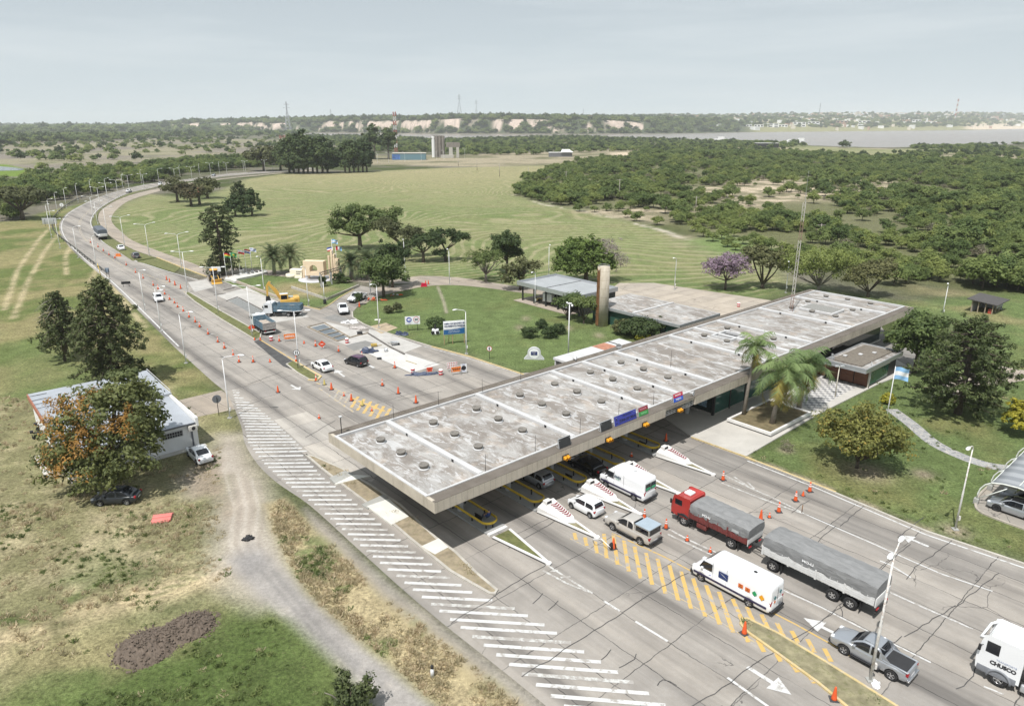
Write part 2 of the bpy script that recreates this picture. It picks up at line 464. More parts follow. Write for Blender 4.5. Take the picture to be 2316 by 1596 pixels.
YARD=P(500,985,540,985,560,1045,600,1085,612,1130,618,1200,640,1260,660,1310,640,1340,590,1365,530,1330,500,1290,486,1220,494,1140,505,1080,470,1075,440,1120,410,1085,470,1035)
yz=edged(GX,GY,YARD,2.4);lay(yz,C(.36,.315,.265));lay(yz*ramp(f1*.5+f3*.5,.42,.60)*.7,C(.44,.40,.35))
for k in range(6):lay(along(GX,GY,P(505+16*k,1060+6*k,530+14*k,1150,520+13*k,1230,560+14*k,1300,640+12*k,1390),.32)*.4,C(.27,.235,.20)if k%2 else C(.47,.43,.38))
SERV=P(520,1265,590,1245,650,1300,710,1352,800,1430,900,1518,990,1600,1100,1700,900,1700,845,1600,765,1500,665,1408,580,1345)
sz=edged(GX,GY,SERV,.9);lay(sz,C(.315,.295,.275));lay(sz*ramp(f1,.50,.70)*.35,C(.25,.24,.23));lay(sz*ramp(f2,.64,.8)*.35,PALE)
lay(edged(GX,GY,P(520,1255,570,1225,610,1265,570,1310,535,1300),1.2)*ramp(f1,.3,.5)*.55,C(.235,.225,.22))
for o_ in(0,9):lay(along(GX,GY,P(590+o_*3,1290,720+o_*2,1440,860+o_*2,1560),.35)*.35,C(.17,.165,.16))
SERV2=P(690,1150,750,1200,900,1335,1010,1425,1120,1510,1270,1620,1180,1640,1040,1535,900,1400,800,1300,720,1220)
lay(edged(GX,GY,SERV2,.8)*.9,C(.29,.265,.235));lay(edged(GX,GY,SERV2,.8)*ramp(f1,.5,.7)*.6,C(.36,.32,.27))
lay(along(GX,GY,P(475,1040,490,1120,520,1180),1.6)*ramp(f2,.3,.6)*.7,C(.27,.22,.17))
VERGE=P(600,1140,640,1130,700,1190,790,1270,860,1345,960,1420,1060,1500,1180,1600,1240,1660,1100,1680,1000,1600,900,1515,790,1425,700,1340,650,1260,620,1200)
vz=edged(GX,GY,VERGE,.9);lay(vz,STRAW*1.05);lay(vz*ramp(f2,.5,.75)*.6,STRAW*.72);lay(vz*ramp(f1*.6+f2*.4,.52,.62)*.8,LAWN*.9)
lay(edged(GX,GY,P(410,1080,440,1050,495,1040,490,1110,440,1125),1.2)*.8,SOIL*.85)
for pl in((1320,480,1420,470,1600,462,1720,455,1740,470,1620,485,1500,505,1400,492),(1545,545,1640,520,1760,560,1770,590,1690,590,1600,570),(1560,425,1700,405,1900,405,2060,415,1980,445,1800,460,1620,455)):
 m=edged(GX,GY,P(*pl),10);lay(m*.9,C(.20,.18,.115));lay(m*ramp(f1*.5+f3*.5,.50,.62)*.9,SAND)
lay(edged(GX,GY,P(1545,545,1640,528,1760,565,1770,592,1690,592,1600,572),6),LAWN*1.3)
lay(along(GX,GY,P(990,648,1003,680,1010,708),.55)*.8,C(.32,.28,.22))
for(x,y)in((1175,740),(1355,758),(1190,720),(1285,742),(883,700)):
 c=at(x,y);lay(np.exp(-((GX-c.x)**2+((GY-c.y)*.5)**2)/.7)*.6,SOIL)
lay(edged(GX,GY,P(2050,640,2200,660,2316,690,2400,800,2250,760,2090,690),6)*ramp(f1,.45,.7)*.5,C(.28,.24,.13))
colr*=(.78+.44*f2)[...,None]
nA,nR=GX.shape
gv=np.stack([GX,GY,GZ],-1).reshape(-1,3)
idx=np.arange(nA*nR).reshape(nA,nR)
i0=idx;i1=np.roll(idx,-1,axis=0)
quads=np.stack([i0[:,:-1],i0[:,1:],i1[:,1:],i1[:,:-1]],-1).reshape(-1,4)
gm=bpy.data.meshes.new('ground')
gm.vertices.add(len(gv));gm.vertices.foreach_set('co',gv.ravel())
gm.loops.add(quads.size);gm.loops.foreach_set('vertex_index',quads.ravel().astype(np.int32))
gm.polygons.add(len(quads));gm.polygons.foreach_set('loop_start',np.arange(0,quads.size,4,dtype=np.int32))
gm.update(calc_edges=True)
gm.polygons.foreach_set('use_smooth',np.ones(len(quads),bool))
ca=gm.color_attributes.new('cover','FLOAT_COLOR','POINT')
rgba=np.ones((len(gv),4),np.float32);rgba[:,:3]=colr.reshape(-1,3);ca.data.foreach_set('color',rgba.ravel())
mow=np.zeros((len(gv),4),np.float32);mow[:,0]=fz.ravel();mow[:,1]=np.clip(dz+vz+lz,0,1).ravel();mow[:,2]=np.clip(yz+sz+edged(GX,GY,SERV2,.8),0,1).ravel();mow[:,3]=1
cb=gm.color_attributes.new('mown','FLOAT_COLOR','POINT');cb.data.foreach_set('color',mow.ravel())
ground=bpy.data.objects.new('ground',gm);col.objects.link(ground);tag(ground,kind='structure')
def mat_ground():
 k=N('ground_cover');p=k.pos()
 a=k.n("ShaderNodeAttribute",attribute_name='cover').outputs['Color']
 sp=k.n("ShaderNodeSeparateColor");k.l(k.n("ShaderNodeAttribute",attribute_name='mown').outputs['Color'],sp.inputs[0])
 n1=k.noise(p,3.2,5,.65);n2=k.noise(p,.55,5,.6);n3=k.noise(p,13.,3,.6)
 m=k.math('MULTIPLY',k.rng(n1,.30,.70,.48,1.5),k.rng(n2,.3,.7,.78,1.2))
 m=k.math('MULTIPLY',m,k.rng(n3,.3,.7,.62,1.38))
 m=k.math('ADD',k.math('MULTIPLY',m,k.rng(sp.outputs[2],0,1,1,.30)),k.math('MULTIPLY',sp.outputs[2],.70))
 cm=k.n("ShaderNodeCombineColor");[k.l(m,cm.inputs[i])for i in range(3)]
 c=k.mix(1.0,a,cm.outputs[0],'MULTIPLY')
 fl=k.rng(k.noise(k.mapping(p,(1.2,2.4,1)),2.3,6,.7),.58,.72,0,.38)
 c=k.mix(k.math('MULTIPLY',k.math('MULTIPLY',fl,k.rng(sp.outputs[2],0,1,1,.15)),k.rng(sp.outputs[1],0,1,.35,1.)),c,(.36,.30,.19))
 q=k.n("ShaderNodeVectorMath",operation='ADD');k.l(p,q.inputs[0])
 nd=k.n("ShaderNodeTexNoise");nd.inputs['Scale'].default_value=.008;nd.inputs['Detail'].default_value=1.5;k.l(p,nd.inputs['Vector'])
 sc=k.n("ShaderNodeVectorMath",operation='SCALE');k.l(nd.outputs['Color'],sc.inputs[0]);sc.inputs[3].default_value=240;k.l(sc.outputs[0],q.inputs[1])
 w=k.n("ShaderNodeTexWave",wave_type='BANDS',bands_direction='X');k.l(k.mapping(q.outputs[0],(1,1,1),(0,0,R(48))),w.inputs['Vector'])
 w.inputs['Scale'].default_value=.060;w.inputs['Distortion'].default_value=6.0;w.inputs['Detail'].default_value=3;w.inputs['Detail Scale'].default_value=.35
 rows=k.math('MULTIPLY',k.rng(w.outputs['Fac'],.55,.95),k.rng(k.noise(k.mapping(q.outputs[0],(1,.12,1),(0,0,R(62))),.5,4),.3,.65))
 c=k.mix(k.math('MULTIPLY',k.math('MULTIPLY',rows,sp.outputs[0]),.70),c,(.34,.30,.19))
 k.bump(k.math('ADD',n1,n3),.55,.12)
 return k.fin(c,.95,0,.1)
gm.materials.append(mat_ground())
def mat_water(name,c,rough=.12):
 k=N(name);p=k.pos()
 n=k.noise(k.mapping(p,(.05,.16,1)),1.0,6,.65)
 k.bump(n,.35,.6)
 return k.fin(k.mix(k.rng(k.noise(k.mapping(p,(.002,.012,1)),1,4),.3,.7),c,tuple(x*.8 for x in c)),rough,0,.5)
b=MB();b.sheet(RIVER,-.9);tag(b.build('river',mat_water('river_water',(.24,.20,.165),.25)),kind='structure')
b=MB();b.sheet(P(-80,380,0,376.5,30,379,62,383.5,40,386,-80,388),.12);tag(b.build('pond',mat_water('pond_water',(.10,.12,.12))),kind='structure')
_o=at(1711/1.741,1979/1.741,5.75)
LANE0=_o.x*math.cos(R(41.2))+_o.y*math.sin(R(41.2))+10.03
LA=R(-48.8)
def mat_concrete(name,base,joints=True,streak=.55,la=LA,tone=1.0,slab=(3.04,6.0)):
 """old road concrete: slabs, sealed joints and cracks, tyre-dark wheel tracks along the lanes"""
 k=N(name);p=k.pos()
 m=k.mapping(p,(1,1,1),(0,0,-la))
 n=k.noise(p,.35,6,.62);n2=k.noise(p,3.5,5,.65);n3=k.noise(p,24,3,.6)
 c=k.mix(k.rng(n,.3,.7),tuple(x*.84*tone for x in base),tuple(x*1.12*tone for x in base))
 c=k.mix(k.rng(n2,.35,.75,0,.35),c,(base[0]*.80,base[1]*.74,base[2]*.66))
 if streak:
  sx=k.noise(k.mapping(m,(.022,.34,1)),1.0,5,.6)
  sx2=k.noise(k.mapping(m,(.05,1.3,1),(0,0,0),(3,9,0)),1.0,4,.6)
  d=k.math('ADD',k.rng(sx,.46,.64,0,1),k.rng(sx2,.5,.72,0,.6))
  sy=k.n("ShaderNodeSeparateXYZ");k.l(m,sy.inputs[0])
  ln_=k.math('COSINE',k.math('MULTIPLY',k.math('SUBTRACT',sy.outputs['Y'],LANE0),2*math.pi/6.06))
  d=k.math('ADD',d,k.math('MULTIPLY',k.rng(ln_,.45,.95,0,.9),k.rng(k.noise(k.mapping(m,(.05,.2,1)),1.0,4,.6),.36,.60)))
  c=k.mix(k.math('MINIMUM',k.math('MULTIPLY',d,streak*.80),.8),c,(.115,.108,.102))
  c=k.mix(k.rng(sx,.25,.42,.45,0),c,(.46,.42,.375))
 if joints:
  wob=k.n("ShaderNodeTexNoise");k.l(p,wob.inputs['Vector']);wob.inputs['Scale'].default_value=.9;wob.inputs['Detail'].default_value=3
  sc=k.n("ShaderNodeVectorMath",operation='SCALE');k.l(wob.outputs['Color'],sc.inputs[0]);sc.inputs[3].default_value=.34
  ad=k.n("ShaderNodeVectorMath",operation='ADD');k.l(m,ad.inputs[0]);k.l(sc.outputs[0],ad.inputs[1])
  br=k.n("ShaderNodeTexBrick",offset=0.0);k.l(ad.outputs[0],br.inputs['Vector'])
  br.inputs['Scale'].default_value=1;br.inputs['Brick Width'].default_value=slab[1];br.inputs['Row Height'].default_value=slab[0]
  br.inputs['Mortar Size'].default_value=.035;br.inputs['Mortar Smooth'].default_value=.15
  br.inputs['Color1'].default_value=(.90,.90,.90,1);br.inputs['Color2'].default_value=(1.08,1.06,1.03,1);br.inputs['Mortar'].default_value=(1,1,1,1)
  c=k.mix(1.0,c,br.outputs['Color'],'MULTIPLY')
  gap=k.math('MULTIPLY',br.outputs['Fac'],k.rng(k.noise(p,.22,3),.30,.55,.25,.92))
  c=k.mix(gap,c,(.045,.043,.042))
  vo=k.n("ShaderNodeTexVoronoi",feature='DISTANCE_TO_EDGE');k.l(k.mapping(ad.outputs[0],(.16,.10,1)),vo.inputs['Vector']);vo.inputs['Scale'].default_value=1.0
  ck=k.math('MULTIPLY',k.rng(vo.outputs['Distance'],.003,.006,1,0),k.rng(k.noise(p,.09,2),.57,.62))
  c=k.mix(k.math('MULTIPLY',ck,.7),c,(.06,.056,.054))
 c=k.mix(k.rng(n3,.35,.7,0,.22),c,(.16,.15,.14))
 k.bump(n3,.15,.02)
 return k.fin(c,.9,0,.2)
CONC=(.332,.312,.288)
M_road=mat_concrete('road_concrete',CONC)
M_road_pale=mat_concrete('pale_road_concrete',(.46,.435,.40),True,.5)
M_road_old=mat_concrete('worn_road_concrete',(.36,.315,.265),True,.25,R(-40))
M_hatch=mat_concrete('shoulder_concrete',(.37,.352,.325),True,.22)
OUT=spline(P(700,379,633,386,520,392.5,433,404.5,333,416.5,253,436.5,200,456.5,160,477,142,493,134,511,140,535,163,565,195,595,240,632,290,680,340,730,395,785,440,826,480,862,516,895,545,962,553,1000,580,1046,625,1090,700,1142,800,1232,900,1323,1000,1408,1110,1495,1240,1600,1330,1680),4)
INN=spline(P(715,381.5,633,389.5,520,397.5,450,407,383,417,333,427,287,438,240,462,217,480,207,500,212,518,232,545,262,563,300,586,345,602,395,618,450,633),4)
NB_R=P(470,628,508,638,558,658,629,678,680,690.5,724,700.5,745,690,770,672,800,655,815,646,850,652,852,664,812,690,797,706,798,718,822,733,853,746,910,764,958,779,1063,807,1174,844,1400,830)
SB_R=P(1564,990,1690,1034,1838,1092,2094,1200,2316,1274,2700,1420,2700,1900)
b=MB();b.sheet(OUT+SB_R[::-1]+P(1600,900)[:1]+NB_R[::-1]+INN[::-1],.012)
road=b.build('road',M_road);tag(road,kind='structure')
E1=spline(P(710,384,633,391,500,404,400,418,355,427,300,440,260,455,230,475,222,493,227,508,235,520,255,538,300,564,360,585,413,607,470,627),4)
E2=spline(P(715,386,640,392,500,406,400,423,333,440,290,455,263,475,252,493,257,508,277,526,300,544,367,571,433,594,473,610,545,616),4)
b=MB();b.sheet(E1+P(500,634,560,628)+E2[::-1],.010);tag(b.build('side_road',M_road_old),kind='structure')
RA=spline(P(466,608,540,606,640,613,760,622,840,631,900,632,950,624,1040,628,1120,640,1200,652,1260,660),4)
RB=spline(P(1250,668,1180,662,1100,651,1030,645,965,647,900,660,850,672,815,690,790,660,830,652,880,648,930,641,880,641,810,637,700,630,600,622,540,618,470,622),4)
b=MB();b.sheet(RA+RB,.008);tag(b.build('ring_road',M_road_old),kind='structure')
def patch(name,m,z,*v):
 b=MB();b.sheet(P(*v),z);o=b.build(name,m);tag(o,kind='structure');return o
M_fresh=mat('fresh_concrete',(.51,.50,.48),.9,var=.07,scale=.3,dirt=(.42,.40,.37),dirt_amt=.5)
M_new=mat('new_slab',(.42,.405,.38),.9,var=.12,scale=.4,dirt=(.30,.285,.26),dirt_amt=.6)
M_patch=mat('dark_patch',(.205,.20,.19),.95,var=.15,scale=.8)
M_tar=mat('tar',(.065,.064,.064),.9,var=.3,scale=.8,dirt=(.13,.125,.12))
M_gravel=mat('wet_gravel',(.20,.205,.20),.95,var=.25,scale=3)
M_sandfill=mat('sand_fill',(.36,.29,.20),.95,var=.2,scale=.8)
patch('road_patch',M_road_pale,.016,620,950,692,931,790,990,868,1060,840,1090,790,1066,703,1025)
patch('fresh_slab',M_fresh,.020,830,798,858,789,875,786,995,824,930,843)
patch('new_slab',M_new,.018,835,745,866,750,955,782,915,797,832,756)
patch('new_slab',M_new,.016,700,740,740,728,830,752,912,797,874,785,828,797,765,773)
patch('road_patch',M_patch,.022,729,719,757,711,790,722,775,731)
patch('road_patch',M_patch,.022,780,781,826,770,852,778,800,794)
patch('new_slab',M_new,.017,425,638,468,632,482,650,440,660)
patch('new_slab',M_new,.017,490,668,560,650,700,716,620,730,570,705)
patch('sand_fill',M_sandfill,.021,836,738,873,730,900,741,862,755)
patch('gravel_bed',M_gravel,.023,518,680,537,673,612,712,590,722)
patch('tar_strip',M_tar,.024,574,772,586,768,680,828,660,836,640,828)
patch('formwork_bed',mat('wet_base',(.13,.15,.165),.35,var=.2,scale=1),.022,700,742,733,733.5,788,764,766,771)
b=MB()
for q in((696,740,734,731,790,763),(696,740,764,772),(719,750,752,742),(736,758,768,750),(752,765,779,757),(764,772,806,760,832,754)):
 band(b,P(*q),.22,.02,.16)
fw=b.build('timber_formwork',mat('form_timber',(.28,.235,.18),.9,var=.2));tag(fw,'timber formwork frames around the wet square slabs in the roadworks','formwork')
b=MB();band(b,P(832,754,880,784,915,802),.25,.02,.14);band(b,P(512,681,537,672,545,676,614,712),.22,.02,.10);band(b,P(505,657,530,651),.2,.02,.1);band(b,P(484,668,510,664),.2,.02,.1)
tag(b.build('slab_edge',mat('slab_edge',(.12,.11,.10),.95,var=.3)),kind='structure')
def mat_check():
 k=N('chequered_tiles');p=k.mapping(k.pos(),(1,1,1),(0,0,-R(41)))
 ck=k.n("ShaderNodeTexChecker");k.l(p,ck.inputs[0]);ck.inputs['Scale'].default_value=1.6
 ck.inputs['Color1'].default_value=(.52,.51,.49,1);ck.inputs['Color2'].default_value=(.20,.20,.21,1)
 c=k.mix(k.rng(k.noise(p,.6,5),.3,.7,0,.35),ck.outputs[0],(.40,.38,.35))
 return k.fin(c,.8)
M_walk=mat('pavement',(.45,.43,.395),.9,var=.09,scale=.35,dirt=(.33,.31,.28),dirt_amt=.4)
b=MB();b.prism(P(1564,990,1686,1034,1850,938,1990,868,2068,838,2000,800,1760,860,1600,915,1500,945),.0,.15)
sw=b.build('pavement',M_walk);tag(sw,kind='structure')
b=MB();b.sheet(P(1800,905,1838,932,1905,893,1960,866,1850,815,1790,840),.156);tag(b.build('tiled_pavement',mat_check()),kind='structure')
def mat_stone():
 k=N('crazy_paving');p=k.pos()
 v=k.n("ShaderNodeTexVoronoi",feature='DISTANCE_TO_EDGE');k.l(p,v.inputs['Vector']);v.inputs['Scale'].default_value=1.9
 v2=k.n("ShaderNodeTexVoronoi");k.l(p,v2.inputs['Vector']);v2.inputs['Scale'].default_value=1.9
 sp=k.n("ShaderNodeSeparateColor");k.l(v2.outputs['Color'],sp.inputs[0])
 c=k.mix(sp.outputs[0],(.20,.205,.215),(.33,.33,.325))
 c=k.mix(k.rng(v.outputs['Distance'],.0,.07,1,0),c,(.44,.41,.36))
 return k.fin(c,.9)
PATHC=spline(P(2015,925,2060,958,2110,1000,2170,1030,2235,1052,2290,1060),5)
b=MB();band(b,PATHC,1.7,.02);tag(b.build('stone_path',mat_stone()),kind='structure')
b=MB();b.sheet(P(2212,1120,2232,1105,2300,1040,2500,1060,2600,1300,2316,1197,2250,1173,2212,1155,2205,1140),.02);tag(b.build('car_park',mat_concrete('car_park_concrete',(.34,.315,.28),True,.15,R(-20))),kind='structure')
b=MB();band(b,spline(P(2340,1206,2250,1173,2215,1157,2206,1142,2214,1120,2250,1088),4),.22,.0,.14)
tag(b.build('kerb',mat('old_kerb',(.36,.325,.275),.9,var=.2,scale=1.2)),kind='structure')
patch('driveway',M_road_old,.011,392,908,500,882,528,900,532,925,410,950)
patch('shed_yard',mat_concrete('yard_concrete',(.42,.375,.32),True,.1,R(40)),.03,1400,640,1480,640,1760,682,1600,730,1500,750,1330,690)
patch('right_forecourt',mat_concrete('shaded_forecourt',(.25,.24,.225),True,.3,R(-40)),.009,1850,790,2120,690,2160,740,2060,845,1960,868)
patch('right_drive',M_road_old,.012,2120,870,2200,840,2330,800,2600,800,2600,920,2316,860,2200,880,2100,910)
M_kerb=mat('kerb_concrete',(.42,.395,.35),.9,var=.16,scale=1.1,dirt=(.26,.24,.21))
M_kerby=mat('yellow_kerb',(.50,.39,.19),.85,var=.18,scale=1.5,dirt=(.44,.40,.34),dirt_amt=.9)
M_white=mat('kerb_white',(.66,.65,.63),.8,var=.06,scale=1.0,dirt=(.5,.47,.42),dirt_amt=.4)
def kerb(m,pts,w=.18,h=.13,z=0.0):
 b=MB();band(b,pts,w,z,h);tag(b.build('kerb',m),kind='structure')
kerb(M_kerb,P(1690,1036,1838,1094,2094,1202,2316,1276,2700,1422),.25)
kerb(M_kerby,P(1686,1034.5,1760,1063,1838,1093.5,1890,1114),.27,.14)
kerb(M_kerby,P(1564,990,1620,1010,1686,1034),.16,.155)
kerb(M_kerby,P(976,784,1063,807,1174,844,1220,860),.22)
kerb(M_kerb,P(797,706,798,718,822,733,853,746,910,764,976,784),.22)
kerb(M_kerb,P(470,628,508,638,558,658,629,678),.2)
kerb(M_kerby,P(629,678,680,690.5,724,700.5,745,690,770,672,800,655),.22)
kerb(M_kerby,P(355,583,413,606,467,626),.3,.2)
kerb(M_kerb,P(893,641,930,641,945,634),.25)
M_mgrass=mat('median_grass',(.115,.125,.045),.95,var=.35,scale=1.2,dirt=(.22,.19,.10),dirt_amt=.6)
M_mdry=mat('dry_median_grass',(.27,.225,.155),.95,var=.28,scale=1.4,dirt=(.17,.165,.075),dirt_amt=.5,bump=.5)
M_mweed=mat('weedy_median',(.215,.195,.12),.95,var=.35,scale=1.3,dirt=(.11,.12,.045),dirt_amt=.8,bump=.5)
def island(outline,mg,mk,w=.22,h=.14):
 b=MB();band(b,list(outline)+[outline[0]],w,0,h);tag(b.build('kerb',mk),kind='structure')
 b=MB();b.prism(outline,0,h-.03);tag(b.build('median',mg),kind='structure')
island(P(424,660,431,663,500,704,590,754,589,764,576,768,500,722,440,682,420,665),M_mgrass,M_kerb)
island(P(648,824,664,817,700,838,724,852,716,860,698,858,672,843),M_mgrass,M_kerb)
kerb(M_kerby,P(664,816,700,837,726,852,717,861.5,697,859.5),.3,.16)
MED0=spline(P(300,590,262,565,232,546,214,522,209,500,219,481,242,463,288,439.5,333,428.5,380,418.5),4)
MED1=spline(P(372,420,330,430.5,296,440.5,258,455.5,228,475,220,493,225,509,253,539,298,565,350,583),4)
b=MB();b.prism(MED0+MED1,0,.10);tag(b.build('median',M_mgrass),kind='structure')
b=MB();b.prism(P(310,592,352,585,408,606,395,617,350,602),0,.1);tag(b.build('median',M_mgrass),kind='structure')
DI=P(692,1029,712,1034,775,1062,840,1100,905,1143,985,1217,1030,1250,1075,1295,1124,1336,1119,1343,1108,1343,1020,1293,930,1220,860,1160,790,1108,730,1062)
island(DI,M_mdry,M_kerb,.24,.15)
M_slab=mat('white_tiles',(.62,.61,.56),.85,var=.06,scale=.8,dirt=(.48,.46,.40),dirt_amt=.3)
M_grey=mat('grey_slab',(.33,.33,.31),.9,var=.1,scale=.8)
def pad(m,z,*v):
 b=MB();b.prism(P(*v),0,z);tag(b.build('island_paving',m),kind='structure')
pad(M_grey,.158,745,1083,780,1066,804,1077,757,1095);pad(M_slab,.162,757,1096,800,1076,838,1078,762,1097)
pad(M_grey,.158,818,1143,868,1120,880,1131,832,1152);pad(M_slab,.162,830,1147,880,1130,925,1170,886,1189)
pad(M_slab,.162,953,1238,992,1220,1014,1240,984,1256)
RI=P(1676,1402,1690,1400,1760,1434,1860,1494,1960,1556,2030,1600,2080,1640,1990,1660,1940,1620,1850,1545,1760,1480,1690,1430,1675,1412)
island(RI,M_mweed,M_kerby,.19,.15)
def mat_paint(name,c,wear):
 k=N(name);p=k.pos()
 f=k.rng(k.noise(p,1.7,7,.74),wear,wear+.07)
 d=k.rng(k.noise(p,.5,4),.3,.7,0,.25)
 cc=k.mix(f,CONC,k.mix(d,c,tuple(x*.75 for x in c)))
 return k.fin(cc,.8,0,.3)
M_pw=mat_paint('white_paint',(.55,.55,.54),.405);M_pworn=mat_paint('worn_white_paint',(.52,.52,.50),.48)
M_py=mat_paint('yellow_paint',(.53,.36,.12),.41);M_pyworn=mat_paint('worn_yellow_paint',(.48,.37,.19),.50)
MZ=.026
def marking(m,lines,w,name='road_marking'):
 global MZ
 MZ+=.0006;b=MB()
 for i,ln in enumerate(lines):band(b,ln,w,MZ+.0004*(i%7))
 o=b.build(name,m,road);tag(o,kind='structure')
bx=[(516,875),(530,930),(545,962),(553,1000),(592,1050),(640,1092),(705,1142),(800,1228),(900,1318),(1000,1402),(1110,1488),(1190,1550),(1280,1620)]
rx=[(516,876),(545,892),(600,930),(640,965),(690,1015),(706,1024),(690,1029),(735,1078),(780,1112),(850,1170),(930,1235),(1015,1298),(1080,1340),(1170,1371),(1240,1408),(1330,1468),(1420,1520),(1520,1590)]
yy=[804+.2519*q for q in(313,333,356,380,400,419,445,470,490,518,541,563,588,613,639,665,692,720,749,777,804,834,863,901,936,966,1000,1036,1070,1106,1140,1178,1215,1254,1295,1336,1377,1420,1466,1512,1560)]
yy+=[1091+.3163*q for q in(372,409,452,494,534,580,628,674,725,775,830,885,935)]+[1264+.248*q for q in(500,575,650,735,815,905,995,1085,1185,1290)]
yy+=[1607]
B1,B2=[],[]
yy=sorted(yy);yy=[y for i,y in enumerate(yy)if i==0 or y-yy[i-1]>4]
for i,y in enumerate(yy):
 xl=np.interp(y,[q[1]for q in bx],[q[0]for q in bx])+8
 rr=sorted(rx,key=lambda q:q[1]);xr=np.interp(y,[q[1]for q in rr],[q[0]for q in rr])-6
 if y>1300:xl+=4
 if xr-xl<6:xr=xl+14
 sl=np.interp(y,[880,1020,1180,1300,1600],[.06,-.02,.01,.045,.085])
 (B1 if i%4 else B2).append([at(xl,y-sl*(xr-xl)/2),at(xr,y+sl*(xr-xl)/2)])
marking(M_pw,B1,.33);marking(M_pworn,B2,.33)
ya=P(1386,1202,1440,1226,1500,1256,1580,1298,1700,1358,1800,1410,1890,1458,1960,1500)
def on(pl,t):
 n=len(pl)-1;s=min(int(t*n),n-1);return pl[s].lerp(pl[s+1],t*n-s)
marking(M_py,[P(1384,1206,1430,1226,1500,1258,1580,1300,1700,1361,1800,1412,1895,1465,1925,1485)],.16)
marking(M_pyworn,[P(1290,1218,1350,1248,1450,1302,1530,1348,1610,1395,1700,1448,1800,1508,1870,1552)],.12)
hb_=[]
for(x0,y0,x1,y1)in((1299,1205,1303,1221),(1323,1215,1327,1234),(1346,1224,1350,1251),(1366,1207,1372,1262),(1387,1210,1397,1277),(1411,1222,1422,1292),(1435,1236,1449,1308),(1461,1250,1475,1322),(1487,1263,1505,1342),(1514,1278,1534,1358),(1540,1292,1563,1376),(1567,1307,1595,1394),(1597,1323,1628,1412),(1626,1338,1658,1430),(1657,1354,1679,1404),(1689,1372,1704,1406),(1722,1389,1738,1422),(1757,1408,1772,1438),(1790,1426,1806,1455),(1826,1445,1842,1475),(1864,1466,1880,1496),(1683,1436,1693,1452),(1714,1448,1728,1474),(1752,1473,1766,1496),(1790,1500,1804,1520),(1832,1530,1842,1545)):
 hb_.append(P(x0,y0,x1,y1))
marking(M_py,hb_,.33)
marking(M_py,[P(793,900,870,930)]+[P(810+14.5*i,897+5.4*i,794+14.2*i,922+6.4*i)for i in range(6)],.42)
marking(M_pyworn,[P(716,866,760,880,793,898),P(722,878,760,905,800,932)]+[P(768+13*i,882+4*i,756+12*i,900+6*i)for i in range(3)],.3)
marking(M_pw,[P(1690,1042,1838,1100,2094,1209,2316,1284,2600,1384)],.2)
marking(M_pw,[P(1815,1160,1870,1184,1960,1223,2070,1272,2130,1298,2245,1337),P(1590,1205,1640,1229)][:1],.16)
marking(M_pw,[P(2010,1338,2080,1370,2200,1422),P(1768,1333,1855,1372,1960,1426,2105,1498),P(1990,1268,2015,1278,2060,1306),P(2225,1552,2270,1570)],.16)
marking(M_pw,[P(1366,1359,1402,1382),P(1437,1405,1510,1450),P(1463,1544,1550,1596),P(1738,1551,1636,1496)][:2]+[P(1645,1532,1738,1598),P(1700,1580,1740,1610)][:1],.2)
marking(M_pworn,[P(1241,1280,1300,1318,1340,1342),P(1228,1290,1280,1318,1335,1340),P(1245,1292,1262,1290),P(1268,1306,1290,1304)],.2)
marking(M_pworn,[P(1350,1215,1290,1188,1230,1163),P(1500,1190,1560,1222,1610,1245,1640,1258),P(1510,1208,1570,1236,1625,1262),P(1640,1075,1700,1105,1740,1122,1815,1159),P(1632,1092,1690,1115,1740,1134,1815,1161),P(1660,1078,1690,1098),P(1690,1090,1706,1106)],.22)
marking(M_pw,[[on(OUT,t/60)+Vector((.55*(1 if t>12 else 0),.35,0))for t in range(2,33)]],.25)
marking(M_pw,[[p+Vector((-.35,.1,0))for p in INN[6:]]],.22)
marking(M_pyworn,[spline(P(655,387,520,395,420,409,300,428,225,460,190,487,178,510,190,540,230,572,290,608,345,628,400,650,425,666),4),spline(P(655,387.6,520,395.6,420,409.8,300,429,227,461,192.5,487.5,181,510,193,540,233,572,293,607,348,627,404,650),4)],.14)
marking(M_pworn,[P(335,648,395,640),P(350,660,402,652),P(362,674,424,670),P(405,704,462,697),P(445,728,495,721),P(468,757,531,748),P(328,628,362,624)],.22)
marking(M_py,[P(588,768,640,800,664,815)],.22)
marking(M_pworn,[P(960,784,1050,808,1150,838,1180,848)],.2)
marking(M_pw,[P(834,826,846,832)],.4)
def arrow(tip,tail,m=M_pw,L=5.2):
 a=at(*tip);c=at(*tail);d=(a-c);L=d.length;d.normalize();n=Vector((-d.y,d.x,0))
 hl=min(2.1,L*.42);h=a-d*hl
 b=MB();b.add([p+Vector((0,0,MZ))for p in(a,h+n*.75,h+n*.16,c+n*.16,c-n*.16,h-n*.16,h-n*.75)],[(0,1,2,5,6),(2,3,4,5)])
 for i,f in enumerate(b.f):b.f[i]=f
 o=b.build('road_marking',m,road);tag(o,kind='structure')
arrow((1790,1571),(1690,1508));arrow((1817,1397),(1920,1448));arrow((2037,1210),(2100,1236));arrow((757,836),(779,852));arrow((679,882),(658,871));arrow((366,658),(358,650))
def crack(pts,w=.07):
 q=[]
 for i in range(len(pts)-1):
  n=max(2,int((pts[i+1]-pts[i]).length/.7))
  for j in range(n):
   p=pts[i].lerp(pts[i+1],j/n);q.append(p+Vector((random.uniform(-.1,.1),random.uniform(-.1,.1),0)))
 q.append(pts[-1]);return q
cr=[]
